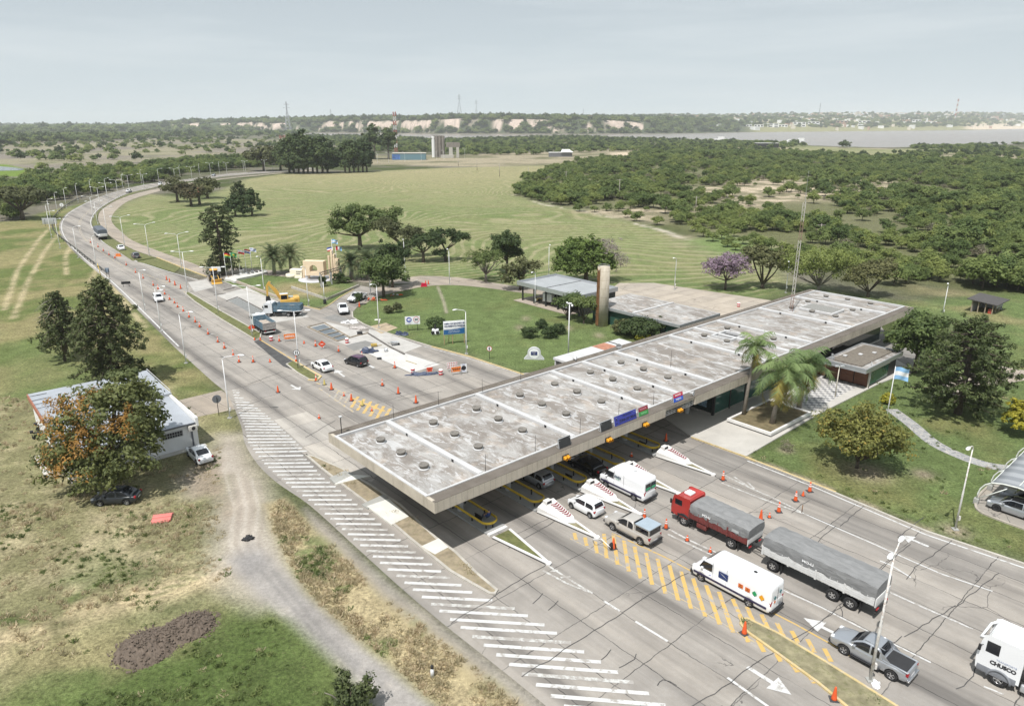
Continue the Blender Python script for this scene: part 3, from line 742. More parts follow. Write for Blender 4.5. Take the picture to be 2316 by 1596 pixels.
for v in((1242,1272,1130,1340),(1130,1340,1020,1410),(1408,1385,1310,1448,1180,1530),(1260,1175,1150,1240),(1555,1295,1470,1345,1408,1385),(1620,1250,1560,1290),(1700,1505,1650,1545,1560,1600),(1880,1390,1790,1450,1700,1505),(1990,1310,1880,1390),(2040,1440,1985,1480),(2160,1370,2045,1440),(2260,1295,2165,1370),(2165,1560,2200,1530,2215,1500),(1950,1330,1900,1370,1905,1395),(2060,1230,1990,1290),(1830,1130,1790,1160),(2090,1170,2030,1215),(1890,1190,1830,1240),(1960,1140,1900,1190),(2160,1218,2080,1275,2050,1310),(1385,1470,1360,1492),(1440,1480,1425,1500,1400,1510),(1230,1340,1205,1365),(1265,1360,1240,1380),(1490,1552,1500,1536,1530,1550),(760,950,690,990),(1010,812,960,830),(880,860,780,880),(1000,885,900,905),(760,800,690,830),(640,840,560,870),(590,905,500,940)):
 cr.append(crack(P(*v)))
marking(M_tar,cr,.06,'road_crack')
NA=R(41.2)
ORG=at(1711/1.741,1979/1.741,5.75);ORG=Vector((ORG.x,ORG.y,0))
EX=Vector((math.cos(NA),math.sin(NA),0));EY=Vector((-math.sin(NA),math.cos(NA),0))
def W(u,w,z=0.0):return ORG+EX*u+EY*w+Vector((0,0,z))
def mat_membrane():
 k=N('roof_membrane');o=k.obj()
 seam=k.n("ShaderNodeTexBrick",offset=.5);k.l(k.mapping(o,(1,1,1),(0,0,R(90))),seam.inputs['Vector'])
 seam.inputs['Scale'].default_value=1;seam.inputs['Brick Width'].default_value=5.5;seam.inputs['Row Height'].default_value=1.0
 seam.inputs['Mortar Size'].default_value=.02;seam.inputs['Mortar Smooth'].default_value=.3
 seam.inputs['Color1'].default_value=(.84,.84,.84,1);seam.inputs['Color2'].default_value=(1.14,1.14,1.14,1);seam.inputs['Mortar'].default_value=(.62,.61,.6,1)
 a=k.noise(o,.22,4,.6);b_=k.noise(k.mapping(o,(1.0,.55,1)),.48,8,.70,.9);d=k.noise(k.mapping(o,(1.3,.5,1),(0,0,.3)),.8,8,.72,1.2);e=k.noise(o,5.,5,.7)
 c=k.mix(k.rng(a,.3,.7),(.315,.302,.285),(.415,.405,.39))
 c=k.mix(k.rng(k.math('ADD',k.math('MULTIPLY',a,.45),b_),.63,.79,0,.85),c,(.20,.175,.152))
 c=k.mix(k.rng(d,.53,.59,0,.75),c,(.50,.50,.498))
 c=k.mix(k.rng(k.noise(k.mapping(o,(1,1,1),(0,0,0),(7,3,1)),.5,4),.56,.66,0,.5),c,(.40,.34,.285))
 c=k.mix(k.rng(e,.55,.75,0,.35),c,(.22,.20,.185))
 c=k.mix(.62,c,k.mix(1.0,c,seam.outputs['Color'],'MULTIPLY'))
 k.bump(e,.25,.02)
 return k.fin(c,.85,0,.25)
def mat_raw_concrete(name,c1,c2,streak=.6):
 k=N(name);o=k.obj()
 v=k.noise(k.mapping(o,(1.0,1.0,.14)),1.0,7,.74);n=k.noise(o,.5,5,.6);f=k.noise(o,9,4,.65)
 c=k.mix(k.rng(n,.3,.7),c1,c2)
 c=k.mix(k.rng(v,.54,.76,0,streak),c,(.15,.132,.105))
 c=k.mix(k.rng(f,.5,.75,0,.3),c,(.2,.18,.15))
 w=k.n("ShaderNodeTexWave",bands_direction='X');k.l(o,w.inputs['Vector']);w.inputs['Scale'].default_value=.5;w.inputs['Distortion'].default_value=.2
 c=k.mix(k.rng(w.outputs['Fac'],.985,1,0,.6),c,(.16,.14,.12))
 k.bump(f,.2,.02)
 return k.fin(c,.9,0,.2)
M_mem=mat_membrane()
M_fasc=mat_raw_concrete('raw_concrete',(.40,.355,.29),(.53,.48,.40))
M_band=mat_raw_concrete('weathered_concrete',(.105,.09,.075),(.165,.145,.125),.4)
M_paraw=mat('white_membrane',(.50,.50,.50),.7,var=.08,scale=.6,dirt=(.40,.385,.36),dirt_amt=.5)
M_col=mat('grey_column',(.42,.42,.41),.85,var=.08,scale=1)
M_dark=mat('dark_metal',(.02,.02,.022),.5,var=.2)
M_steel=mat('galvanised',(.50,.51,.52),.45,.5,var=.1,scale=1.5)
M_glass=mat('tinted_glass',(.016,.028,.026),.06,var=.3,scale=.3,spec=.6)
M_gglass=mat('green_glass',(.035,.105,.085),.10,var=.25,scale=.4,spec=.6)
def _rough(n,r):
 return n
M_vent=mat('vent_hood',(.20,.185,.165),.8,var=.25,scale=3,dirt=(.09,.08,.07))
M_yel=mat('yellow_paint_metal',(.62,.43,.04),.5,var=.1,scale=2,dirt=(.40,.28,.06))
st=empty('toll_station',ORG,NA,'long flat grey concrete toll roof spanning all the traffic lanes','toll station')
LN,DP=99.6,18.55
ZT,ZB,ZM=5.75,4.72,5.52
b=MB()
b.box(.35,LN-.35,1.5,DP-1.35,4.95,ZM-.02)
def beam(x0,x1,y0,y1,z0,z1):b.box(x0,x1,y0,y1,z0,z1)
beam(0,31.0,0,.38,ZB,ZT-.03);beam(36.5,LN,0,.38,ZB,ZT-.03)
beam(31.0,36.5,.10,.38,5.35,ZT-.06)
beam(0,LN,DP-.38,DP,ZB,ZT-.03);beam(0,.34,.38,DP-.38,ZB,ZT-.03);beam(LN-.34,LN,.38,DP-.38,ZB,ZT-.03)
b.build('fascia',M_fasc,st)
b=MB();b.box(.34,LN-.34,.38,1.48,5.2,ZT-.06);b.box(.02,LN-.02,.0,.36,ZT-.03,ZT+.0)
b.box(.34,LN-.34,DP-1.32,DP-.38,5.2,ZT-.06);b.box(.02,LN-.02,DP-.36,DP,ZT-.03,ZT)
b.build('edge_band',M_band,st)
b=MB();b.box(.30,LN-.3,1.46,DP-1.3,ZM-.02,ZM)
roof=b.build('roof',M_mem,st)
b=MB()
b.box(.30,LN-.3,1.30,1.52,ZM,ZT+.03);b.box(.3,LN-.3,DP-1.40,DP-1.16,ZM,ZT+.03);b.box(.03,.34,1.3,DP-1.2,ZT-.02,ZT+.05);b.box(LN-.6,LN-.3,1.52,DP-1.4,ZM,ZT+.05)
b.build('parapet',M_paraw,st)
for u in(6.1,18.05,30.15,35.85,42.3,54.4,60.6,66.9,79.2,91.8):
 b=MB();b.bbox(u-.27,u+.27,1.52,DP-1.42,ZM-.05,ZT+.13,.05)
 rb=b.build('roof_rib',M_paraw,st)
 for w in(5.2,12.9):b=MB();b.box(u-.285,u-.26,w,w+.32,ZM+.02,ZM+.30);b.build('scupper',M_dark,rb)
def vent_mesh():
 b=MB();b.lathe([(.52,0),(.50,.10),(.44,.16)],18);b.lathe([(.40,.1),(.40,.34),(.47,.36),(.47,.50),(.44,.53),(.30,.53),(.28,.47),(.02,.47)],18,mi=1)
 return b.build('roof_vent',[M_paraw,M_vent],st)
v0=vent_mesh();first=True
VP=[(u,w)for u in(3.05,9.4,15.14,21.5,27.12,33.4,39.27)for w in(13.5,9.8,6.0)]
VP+=[(57.9,13.46),(58.18,9.83),(64.0,13.5),(64.14,5.95),(95.9,13.6),(96.7,10.04),(96.5,6.0),(89.8,13.9),(89.6,5.97),(83.2,13.4),(83.2,9.8),(83.56,5.98)]
for i,(u,w)in enumerate(VP):
 o=v0 if i==0 else v0.copy()
 if i:col.objects.link(o);o.parent=st
 o.location=(u,w,ZM-.01);o.rotation_euler=(random.uniform(-.03,.03),random.uniform(-.03,.03),random.uniform(0,3));o.scale=(1,1,random.uniform(.85,1.2))
b=MB();b.bbox(84.1,88.5,6.8,12.6,ZM,5.95,.06);b.box(84.35,88.25,7.05,12.35,5.95,5.99,1)
b.build('skylight',[M_paraw,mat('skylight_grille',(.23,.225,.21),.8,var=.2,scale=4)],st)
b=MB();b.box(59.2,62.4,9.9,12.7,ZM-.02,ZM+.004,1)
for q in((58.9,62.7,9.6,9.9),(58.9,62.7,12.7,13.0),(58.9,59.2,9.9,12.7),(62.4,62.7,9.9,12.7)):b.box(*q,ZM,ZT+.14)
b.build('roof_opening',[M_paraw,M_dark],st)
for(u,w,h)in((6.85,1.75,1.6),(12.98,1.75,1.6),(19.18,1.75,1.6),(25.1,1.75,1.6),(31.0,1.75,1.5),(6.92,17.25,1.6),(12.75,17.25,1.6),(19.0,17.25,1.6),(25.0,17.25,1.5),(42.5,8,2.4)):
 b=MB();b.cyl((u,w,ZM-.05),(u,w,ZT+h),.03,.015,5);b.build('lightning_rod',M_dark,st)
b=MB();b.cyl((1.0,17.6,ZT-.1),(1.0,17.6,ZT+1.75),.05,.05,6);b.bbox(.85,1.15,17.45,17.75,ZT+1.72,ZT+1.86,.03,1);b.build('roof_lamp',[M_dark,M_paraw],st)
for u in(7.0,13.05,19.1,25.15,31.2,43.4):
 for w in(5.4,13.2):
  b=MB();b.cyl((u-.35,w,.12),(u-.35,w,4.98),.30,.30,14);b.build('column',M_col,st)
b=MB()
for u in(0.2,6.1,18.05,30.15,42.3,54.4,66.9,79.2,91.8):b.box(u+.15,u+.65,.4,DP-.4,4.5,4.94)
b.build('under_beams',M_col,st)
b=MB()
for i in range(19):b.box(31.1+i*.28,31.13+i*.28,.12,.15,4.72,5.36)
for z in(4.74,4.95,5.15):b.box(31.05,36.4,.115,.155,z,z+.03)
b.box(31.0,31.06,.08,.18,4.7,5.36);b.build('fascia_grille',M_steel,st)
b=MB();b.box(44.9,95,2.75,16.8,.15,.35);b.box(44.9,95,2.75,16.8,3.55,4.95);b.box(45.2,94.8,3.0,16.5,.35,3.55,1)
b.build('hall',[mat('hall_plaster',(.36,.34,.30),.9,var=.12,scale=.5),M_glass],st)
for u in[44.85+3.6*i for i in range(8)]:b=MB();b.box(u,u+.22,2.70,3.0,.15,3.56);b.build('mullion',M_dark,st)
for w in(2.72,6.6,10.4):b=MB();b.box(44.82,45.2,w,w+.2,.15,3.55);b.build('mullion',M_dark,st)
for i in range(7):
 b=MB();u=44.85+3.6*i;b.box(u+.22,u+3.6,2.78,2.84,.35,2.9);b.build('hall_window',M_gglass,st)
b=MB();b.box(45.1,45.15,2.95,6.6,.35,2.9);b.box(45.06,45.10,3.9,5.2,.9,2.2,1);b.build('hall_window',[M_glass,mat('poster_print',(.16,.24,.30),.4,var=.9,scale=2)],st)
pv=empty('pavilion',W(67.7,-6.2),NA,'low brown panelled pavilion with flat roof at the right end of the hall','pavilion')
M_brown=mat('brown_panel',(.155,.068,.042),.65,var=.14,scale=1.2)
M_alu=mat('aluminium_trim',(.44,.455,.47),.4,.5,var=.08)
b=MB();b.box(2.35,11.4,.45,8.4,.12,2.75);b.build('wall',M_dark,pv)
for i in range(4):
 b=MB();b.bbox(2.26,2.36,.55+2.0*i,2.42+2.0*i,.28,1.42,.01);b.bbox(2.26,2.36,.55+2.0*i,2.42+2.0*i,1.44,2.55,.01);b.build('panel',M_brown,pv)
b=MB();b.box(2.75,8.6,.36,.46,.45,2.35);b.build('window',M_gglass,pv)
b=MB();b.box(2.3,8.8,.30,.42,2.42,2.6);b.box(2.25,2.4,.28,.5,.12,2.9);b.build('sill',mat('cream_trim',(.56,.53,.46),.7),pv)
b=MB();b.box(0,12.3,0,6.0,2.8,3.3);b.box(1.0,11.5,1.1,5.3,3.36,3.46,1);b.box(.12,12.18,.12,5.9,3.3,3.32,2)
b.build('roof',[M_alu,mat('tar_roof',(.16,.14,.115),.95,var=.25,scale=2),M_mem],pv)
b=MB()
for q in((0,12.3,-.03,.12),(0,12.3,5.9,6.03),(-.03,.12,.12,5.9),(12.18,12.33,.12,5.9)):b.box(*q,3.22,3.48)
b.build('roof_trim',M_alu,pv)
for q in((3.3,4.4),(5.6,3.2),(7.9,2.2)):
 b=MB();b.bbox(q[0],q[0]+.55,q[1],q[1]+.5,3.46,3.68,.06);b.build('roof_hatch',M_paraw,pv)
b=MB();b.cyl((1.1,5.4,3.3),(1.1,5.4,4.2),.16,.16,8);b.box(.85,1.35,5.1,5.7,3.3,3.7);b.build('flue',M_alu,pv)
b=MB();b.tube([(2.1,.2,.1),(2.1,.2,3.62),(3.4,.8,3.62)],.07);b.build('drainpipe',M_paraw,pv)
pl=empty('planter',W(44.4,-5.57),NA,'square white walled planter with soil under the palms','planter')
b=MB()
for q in((0,9.9,0,.3),(0,9.9,5.7,6.0),(0,.3,.3,5.7),(9.6,9.9,.3,5.7)):b.box(*q,.32,.66)
b.build('wall',M_white,pl)
b=MB();b.box(.15,9.75,.15,5.85,.15,.33);b.build('base',M_dark,pl)
b=MB();b.box(.3,9.6,.3,5.7,.34,.56);b.build('soil',mat('planter_soil',(.155,.125,.07),.95,var=.35,scale=1.5,dirt=(.10,.115,.04)),pl)
bb=tag(empty('lean_to_roof',W(34.5,18.7),NA),'narrow pale lean-to roof with a rusty patch behind the toll roof','lean-to')
b=MB();b.box(0,13.5,0,2.6,5.3,5.6);b.box(7.6,10.2,.2,2.5,5.6,5.64,1);b.box(11,11.2,.2,2.5,5.6,5.65,2);b.box(.1,13.4,2.2,2.4,0,5.3)
b.build('roof_sheet',[M_paraw,mat('rusty_sheet',(.36,.17,.11),.9,var=.25),M_dark],bb)
M_isl=mat('island_concrete',(.30,.305,.30),.9,var=.1,scale=1.2,dirt=(.20,.195,.18),dirt_amt=.4)
M_chev=mat('chevron_maroon',(.22,.045,.06),.7,var=.1)
ISL=[7.0,13.05,19.1,25.15,31.25]
for i,u in enumerate(ISL):
 n=ORD[i]
 b=MB();b.prism([W(u-1.12,.5),W(u+1.12,.5),W(u+1.12,17),W(u-1.12,17)],0,.17)
 o=b.build('toll_island',M_isl);tag(o,kind='structure')
 w0=-.25 if i==0 else .35
 tri=[W(u-1.12,w0),W(u+1.12,w0),W(u+.25,-6.2),W(u+.12,-6.5),W(u-.15,-6.5),W(u-.28,-6.2)]
 b=MB();band(b,[W(u+.98,w0),W(u+.04,-6.33)],.24,0,.19);band(b,[W(u-.98,w0),W(u-.07,-6.33)],.24,0,.188);b.cyl(W(u,-6.4),W(u,-6.4,.186),.27,.27,14)
 if i==0:band(b,[W(u-1.1,.3),W(u+1.1,.3)],.36,0,.184)
 tag(b.build('kerb',M_white),kind='structure')
 b=MB();band(b,[W(u-1.1,w0),W(u-.2,-6.4),W(u,-6.69),W(u+.28,-6.4)],.03,0.0,.10);tag(b.build('kerb',M_dark),kind='structure')
 b=MB();b.prism([W(u-.85,w0),W(u+.85,w0),W(u,-6.2)],0,.13);tag(b.build('median',M_mgrass if i==0 else M_mweed),kind='structure')
 gr=empty('guard_rail',W(u,1.6),NA,'yellow looped guard rail, %s from the left end of the toll roof'%n,'guard rail','yellow guard rails round the lane islands')
 pts=[(-.82,8.0)]+[(-.82,6-2*k)for k in range(3)]+[(-.82*math.cos(a),-.72*math.sin(a))for a in[math.pi*k/12 for k in range(13)]]+[(.82,2*k)for k in range(1,5)]
 b=MB();prof=[(.00,.42),(.05,.47),(.02,.53),(.02,.57),(.05,.63),(0,.68),(-.03,.68),(-.03,.42)]
 vs,fs=[],[]
 for k,p in enumerate(pts):
  p=Vector(p);d=(Vector(pts[min(k+1,len(pts)-1)])-Vector(pts[max(k-1,0)])).normalized();nn=Vector((d.y,-d.x))
  for(q,z)in prof:vs.append((p.x+nn.x*q,p.y+nn.y*q,z+.15))
 m=len(prof)
 for k in range(len(pts)-1):
  for j in range(m):fs.append((k*m+j,k*m+(j+1)%m,(k+1)*m+(j+1)%m,(k+1)*m+j))
 b.add(vs,fs,0,True);b.build('rail',M_yel,gr)
 for(x,y)in((-.75,1.5),(-.75,4.5),(.75,1.5),(.75,4.5),(0,-.62),(-.6,-.4)):
  b=MB();b.box(x-.05,x+.05,y-.05,y+.05,.15,.72);b.build('post',M_dark,gr)
 if i in(0,2,4):
  o=MB();o.M=Matrix.Translation(W(u-.1,3.0))@Matrix.Rotation(NA,4,'Z')
  o.bbox(-.06,.06,-.5,.5,.55,.62,.01)
  for q in range(5):o.box(-.05,.05,-.45+q*.2,-.36+q*.2,.17,.56)
  tag(o.build('bollard_rack',M_dark),'small black rack standing on the %s lane island'%n,'rack','black racks on the lane islands')
 if i:
  cu=empty('crash_cushion',W(u,.3),NA,'white wedge shaped crash block with maroon chevrons, %s lane island'%n,'crash cushion','white crash blocks at the island noses')
  b=MB();h=.82
  v=[(-1.08,0,.17),(1.08,0,.17),(.74,-3.2,.17),(.2,-3.85,.17),(-.54,-3.2,.17),(-1.05,-.02,.66),(-.25,-.02,.98),(1.05,-.02,.86),(-.52,-3.1,.34),(-.05,-3.2,.44),(.70,-3.1,.38),(.2,-3.75,.30)]
  b.add(v,[(1,0,5,6,7),(0,4,8,5),(4,3,11,8),(3,2,10,11),(2,1,7,10),(5,8,9,6),(6,9,10,7),(8,11,9),(9,11,10)])
  b.build('wedge',M_white,cu)
  b=MB()
  A0,A1,B0,B1=Vector((.62,-.9,.60)),Vector((.40,-2.9,.36)),Vector((.30,-.9,.76)),Vector((.06,-2.9,.50))
  P00,P10,P01,P11=Vector((1.05,-.02,.86)),Vector((.70,-3.1,.38)),Vector((-.25,-.02,.98)),Vector((-.05,-3.2,.44))
  nrm=(P10-P00).cross(P01-P00).normalized();nrm=nrm if nrm.z>0 else-nrm
  def pp(s,t):
   s=.22+.78*s;t=.04+t*.86
   return(P00.lerp(P10,s)).lerp(P01.lerp(P11,s),t)+nrm*.02
  for q in range(8):
   s=q/8.6;b.add([pp(s,.05),pp(s+.065,.05),pp(s+.125,.5),pp(s+.06,.5)],[(0,1,2,3)]);b.add([pp(s+.06,.5),pp(s+.125,.5),pp(s+.065,.98),pp(s,.98)],[(0,1,2,3)])
  b.build('chevrons',M_chev,cu)
  b=MB();b.bbox(-.45,.25,-.62,-.1,.8,1.22,.03);b.box(-.38,.18,-.645,-.612,.95,1.18,1);b.build('lamp_box',[M_white,M_dark],cu)
M_amb=mat('amber_housing',(.66,.30,.02),.45,var=.1)
M_lens=mat('dark_lens',(.03,.01,.008),.2)
for i,u in enumerate((15.3,21.45,27.3,33.35)):
 t=empty('traffic_light',W(u,-.03,4.95),NA,'amber double traffic light on the toll roof edge, %s from the left'%ORD[i],'traffic light','amber lights on the front of the toll roof')
 b=MB();b.bbox(-.42,.42,-.06,.02,-.18,.26,.02);b.build('back_board',M_dark,t)
 for x in(-.2,.2):
  b=MB();b.bbox(x-.15,x+.15,-.22,-.06,-.15,.2,.05)
  b.cyl((x,-.22,.02),(x,-.44,-.01),.15,.17,12,False);o=b.build('signal_head',M_amb,t)
  b=MB();b.cyl((x,-.235,.02),(x,-.25,.02),.13,.13,12);b.build('lens',M_lens,o)
def text(s,size,m,parent,loc,rot=(math.pi/2,0,0),extr=.004,name='lettering',align='CENTER',bold=0.0,sx=1.0):
 cu=bpy.data.curves.new('t','FONT');cu.body=s;cu.size=size;cu.align_x=align;cu.align_y='CENTER';cu.extrude=extr;cu.offset=bold;cu.resolution_u=3
 o=bpy.data.objects.new('t',cu);col.objects.link(o)
 bpy.context.view_layer.update()
 me=bpy.data.meshes.new_from_object(o.evaluated_get(bpy.context.evaluated_depsgraph_get()))
 bpy.data.objects.remove(o);me.name=name;me.materials.clear();me.materials.append(m)
 o=bpy.data.objects.new(name,me);col.objects.link(o);o.parent=parent;o.location=loc;o.rotation_euler=rot;o.scale=(sx,1,1)
 return o
M_txw=mat('white_lettering',(.80,.80,.80),.6,var=.02);M_txk=mat('black_lettering',(.02,.02,.025),.6);M_txn=mat('navy_lettering',(.02,.03,.12),.6)
def board(u0,u1,label,cols,z0=5.72,h=.98):
 t=empty('sign_board',W((u0+u1)/2,.45,z0),NA,label,'sign','signs along the front of the toll roof');w=(u1-u0)/2-.05
 tl=-.22
 M=Matrix.Rotation(tl,4,'X')
 b=MB();b.M=M;b.bbox(-w,w,.0,.12,0,h,.02);b.build('case',M_steel,t)
 for i,m in enumerate(cols):
  b=MB();b.M=M;n=len(cols);b.box(-w+.04,w-.04,-.012,.0,h-(i+1)*h/n+(.02 if i==n-1 else 0),h-i*h/n-(.02 if i==0 else 0));b.build('face',m,t)
 b=MB()
 for x in(-w*.8,w*.8):b.tube([(x,.1,0.0),(x,.55,0),(x,.28,h*.8),(x,.12,h*.8)],.025,5)
 b.build('bracket',M_steel,t)
 return t,tl
def onb(tl,x,z):return(x,-.02*1+math.sin(-tl)*z*-1*-1,z*math.cos(tl))if False else(x,-.03+z*-math.sin(tl)*-1*-1,z*math.cos(tl))
M_led=mat('led_panel',(.035,.036,.038),.6,var=.15)
M_blue=mat('sign_blue',(.045,.055,.30),.5,var=.08);M_red=mat('sign_red',(.52,.02,.05),.5);M_red2=mat('sign_maroon',(.26,.03,.045),.5);M_gre=mat('sign_green',(.05,.26,.07),.5);M_blu2=mat('sign_bright_blue',(.03,.10,.50),.5)
board(14.9,16.65,'dark blank message panel on the roof edge, standing alone leftmost',[M_led])
board(20.85,22.7,'dark blank message panel directly left of the purple roadworks sign',[M_led])
t,tl=board(22.95,26.6,'wide purple blue sign with dark roadworks lettering on the roof edge',[M_blue],h=1.05)
def put(t,tl,s,x,z,size,m,bold=.008,sx=1.0):
 p=Matrix.Rotation(tl,4,'X')@Vector((x,-.02,z));text(s,size,m,t,p,(math.pi/2+tl,0,0),bold=bold,sx=sx)
put(t,tl,'ZONA DE OBRAS',.35,.36,.40,M_txk,.012,.86);put(t,tl,'PRECAUCION',.3,.80,.22,M_txk,.004);put(t,tl,'A',-1.4,.62,.4,M_txk,.01);put(t,tl,'300',-1.4,.22,.18,M_txk,.004)
t,tl=board(26.85,28.6,'small sign in dark red over green on the roof edge',[M_red2,M_gre]);put(t,tl,'MANUAL',0,.72,.26,mat('pink_lettering',(.55,.25,.28),.6),.004);put(t,tl,'TELEPASE',0,.25,.24,mat('pale_green_lettering',(.25,.6,.28),.6),.004)
t,tl=board(32.95,34.85,'small sign in bright red over blue beside the roof loudspeaker',[M_red,M_blu2]);put(t,tl,'MANUAL',0,.73,.27,M_txw,.004);put(t,tl,'TARJETA',0,.25,.27,M_txw,.004)
def speaker(u,w,z,rz,label):
 t=empty('horn_speaker',W(u,w,z),NA+rz,label,'loudspeaker')
 b=MB();b.M=Matrix.Rotation(R(90),4,'X');b.lathe([(.06,-.25),(.07,-.1),(.12,.08),(.27,.28),(.31,.32),(.29,.32),(.24,.26),(.02,.1)],14);b.build('horn',M_paraw,t)
 b=MB();b.cyl((0,.1,-.35),(0,.1,0),.03);b.build('bracket',M_steel,t)
speaker(36.3,.5,6.1,.3,'grey horn loudspeaker on the front edge of the toll roof');speaker(35.4,18.0,6.0,2.6,'grey horn loudspeaker on the back edge of the toll roof')
t=empty('satellite_dish',W(43.6,17.6,5.7),NA+2.2,'small white satellite dish on the back edge of the toll roof','dish')
b=MB();b.M=Matrix.Translation((0,0,.5))@Matrix.Rotation(R(75),4,'X');b.lathe([(.02,.08),(.25,.04),(.42,-.06),(.43,-.04),(.24,.07),(.02,.11)],18);b.build('reflector',M_paraw,t)
b=MB();b.cyl((0,0,-.2),(0,0,.5),.03);b.build('pole',M_steel,t)
ms=empty('radio_mast',W(81.7,12.6,ZM),NA,'tall red and white lattice mast rising from the far end of the toll roof','mast')
M_mr=mat('mast_red',(.27,.17,.14),.7,var=.2,dirt=(.45,.35,.3));M_mw=mat('mast_white',(.58,.55,.52),.7,var=.15,dirt=(.40,.28,.2))
HM,seg=18.0,12
for s in range(6):
 b=MB();z0,z1=s*3.0,s*3+3.0
 cs=[(.26*math.cos(2.1*k),.26*math.sin(2.1*k))for k in range(3)]
 for k in range(3):
  b.cyl((*cs[k],z0),(*cs[k],z1),.035,.035,5)
  for j in range(4):
   za=z0+j*.75;a,c=cs[k],cs[(k+1)%3]
   if j%2:a,c=c,a
   b.cyl((*a,za),(*c,za+.75),.018,.018,4)
 b.build('mast_section',M_mr if s%2==0 and s>2 or s==0 else M_mw,ms)
b=MB();b.cyl((0,0,18),(0,0,23),.03,.015,5);b.cyl((-.2,0,22.6),(.2,0,22.7),.02);b.cyl((.3,0,17.3),(.3,0,18.3),.03);b.build('aerial',M_steel,ms)
b=MB();b.bbox(-.4,.4,-.4,.4,-.1,.06,.02);b.build('foot',M_paraw,ms)
wb=empty('white_building',at(447/1,0)[:0]or(-36.3,75.2,0),NA+math.pi,'white walled building with blue grey sheet metal roofs behind the orange flowering tree','building')
def mat_sheet(name,c,ang=0,per=3.2):
 k=N(name);o=k.obj();w=k.n("ShaderNodeTexWave",bands_direction='X');k.l(k.mapping(o,(1,1,1),(0,0,ang)),w.inputs['Vector']);w.inputs['Scale'].default_value=per
 n=k.noise(o,.5,5,.6)
 c2=k.mix(k.rng(n,.3,.7),tuple(q*.9 for q in c),tuple(q*1.1 for q in c));c2=k.mix(k.rng(w.outputs['Fac'],.2,.9,0,.16),c2,tuple(q*.55 for q in c))
 k.bump(w.outputs['Fac'],.25,.03)
 return k.fin(c2,.5,.2,.4)
M_bsheet=mat_sheet('blue_sheet',(.40,.425,.46));M_ww=mat('white_wall',(.74,.74,.735),.85,var=.05,scale=.6,dirt=(.62,.60,.56),dirt_amt=.3)
b=MB();b.box(0,13.2,-9.2,0,0,2.9);b.box(0.1,13.2,-19.2,-9.2,0,3.2);b.build('wall',M_ww,wb)
b=MB();b.add([(.2,.25,2.92),(13.4,.25,2.92),(13.4,-9.2,3.35),(.2,-9.2,3.35),(.2,.25,3.0),(13.4,.25,3.0),(13.4,-9.2,3.43),(.2,-9.2,3.43)],[(0,1,2,3),(7,6,5,4),(0,4,5,1),(1,5,6,2),(2,6,7,3),(3,7,4,0)]);b.build('roof',M_bsheet,wb)
b=MB();b.add([(-.1,-9.15,3.7),(13.4,-9.15,3.7),(13.4,-19.4,4.0),(-.1,-19.4,4.0),(-.1,-9.15,3.78),(13.4,-9.15,3.78),(13.4,-19.4,4.08),(-.1,-19.4,4.08)],[(0,1,2,3),(7,6,5,4),(0,4,5,1),(1,5,6,2),(2,6,7,3),(3,7,4,0)]);b.build('roof',M_bsheet,wb)
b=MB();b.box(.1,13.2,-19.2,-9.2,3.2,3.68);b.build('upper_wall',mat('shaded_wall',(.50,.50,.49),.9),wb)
b=MB();b.box(-.16,.14,-9.3,.3,2.5,3.55);b.box(-.2,.1,-19.4,-9.3,3.2,3.72);b.build('parapet',M_ww,wb)
b=MB();b.box(13.4,13.52,-19.4,-9.0,3.45,4.1);b.build('fascia',mat('rust_red_fascia',(.34,.14,.09),.7,var=.2),wb)
b=MB();b.box(.2,13.4,.22,.32,2.86,3.03);b.box(.55,.72,.0,.12,0,2.9);b.build('gutter',mat('gutter_grey',(.12,.13,.15),.6),wb)
for x in(1.6,4.5,8):
 b=MB();b.box(x,x+2.2,0,.05,1.75,2.4);o=b.build('window',M_dark,wb)
 b=MB()
 for q in range(8):b.box(x+.05+.27*q,x+.09+.27*q,.05,.09,1.75,2.4)
 for z in(1.74,2.05,2.38):b.box(x,x+2.2,.05,.10,z,z+.04)
 b.build('window_grille',mat('grille_grey',(.40,.40,.39),.6),o)
b=MB();b.bbox(.05,1.0,.0,.45,2.1,2.75,.03);b.cyl((.5,.455,2.42),(.5,.46,2.42),.22,.22,14,mi=1);b.build('air_conditioner',[mat('aircon_case',(.62,.60,.56),.6),M_dark],wb)
b=MB()
for y in(-9.6,-10.8,-12.0,-13.2):b.cyl((-.05,y,3.7),(2.2,y-1.2,3.86),.03,.03,5)
b.cyl((-.12,-9.4,4.1),(-.12,-19.2,4.3),.04);b.cyl((-.12,-9.4,3.7),(-.12,-9.4,4.1),.04);b.cyl((-.12,-19.2,3.7),(-.12,-19.2,4.3),.04);b.build('roof_rail',M_paraw,wb)
b=MB()
for y in(-18.4,-16.6,-15,-13.4):b.cyl((13.4,y,4.05),(11.6,y+.3,4.15),.035,.035,5)
b.build('roof_rods',M_dark,wb)
b=MB();b.box(13.2,15,-9,-2,0,.10);b.box(-.6,13.2,0,.9,0,.06);tag(b.build('apron',M_walk,wb),None)
sd=empty('open_shed',(1.0,146.0,0),NA,'open vehicle shed with pale metal roof beside the concrete water tower','shed')
M_psheet=mat_sheet('pale_sheet',(.40,.415,.425),R(90));M_bpost=mat('black_post',(.025,.027,.028),.6)
LS,WS=17.9,11.4
b=MB();b.box(.2,WS-.2,-LS+.2,-.2,3.75,3.85);b.box(.15,WS-.15,-LS*.43,-LS*.43+.08,3.85,3.93,1);b.build('roof',[M_psheet,M_dark],sd)
b=MB()
for q in((0,WS,-.15,0),(0,WS,-LS,-LS+.15),(0,.15,-LS+.15,-.15),(WS-.15,WS,-LS+.15,-.15)):b.box(*q,3.4,4.25)
b.build('fascia',M_alu,sd)
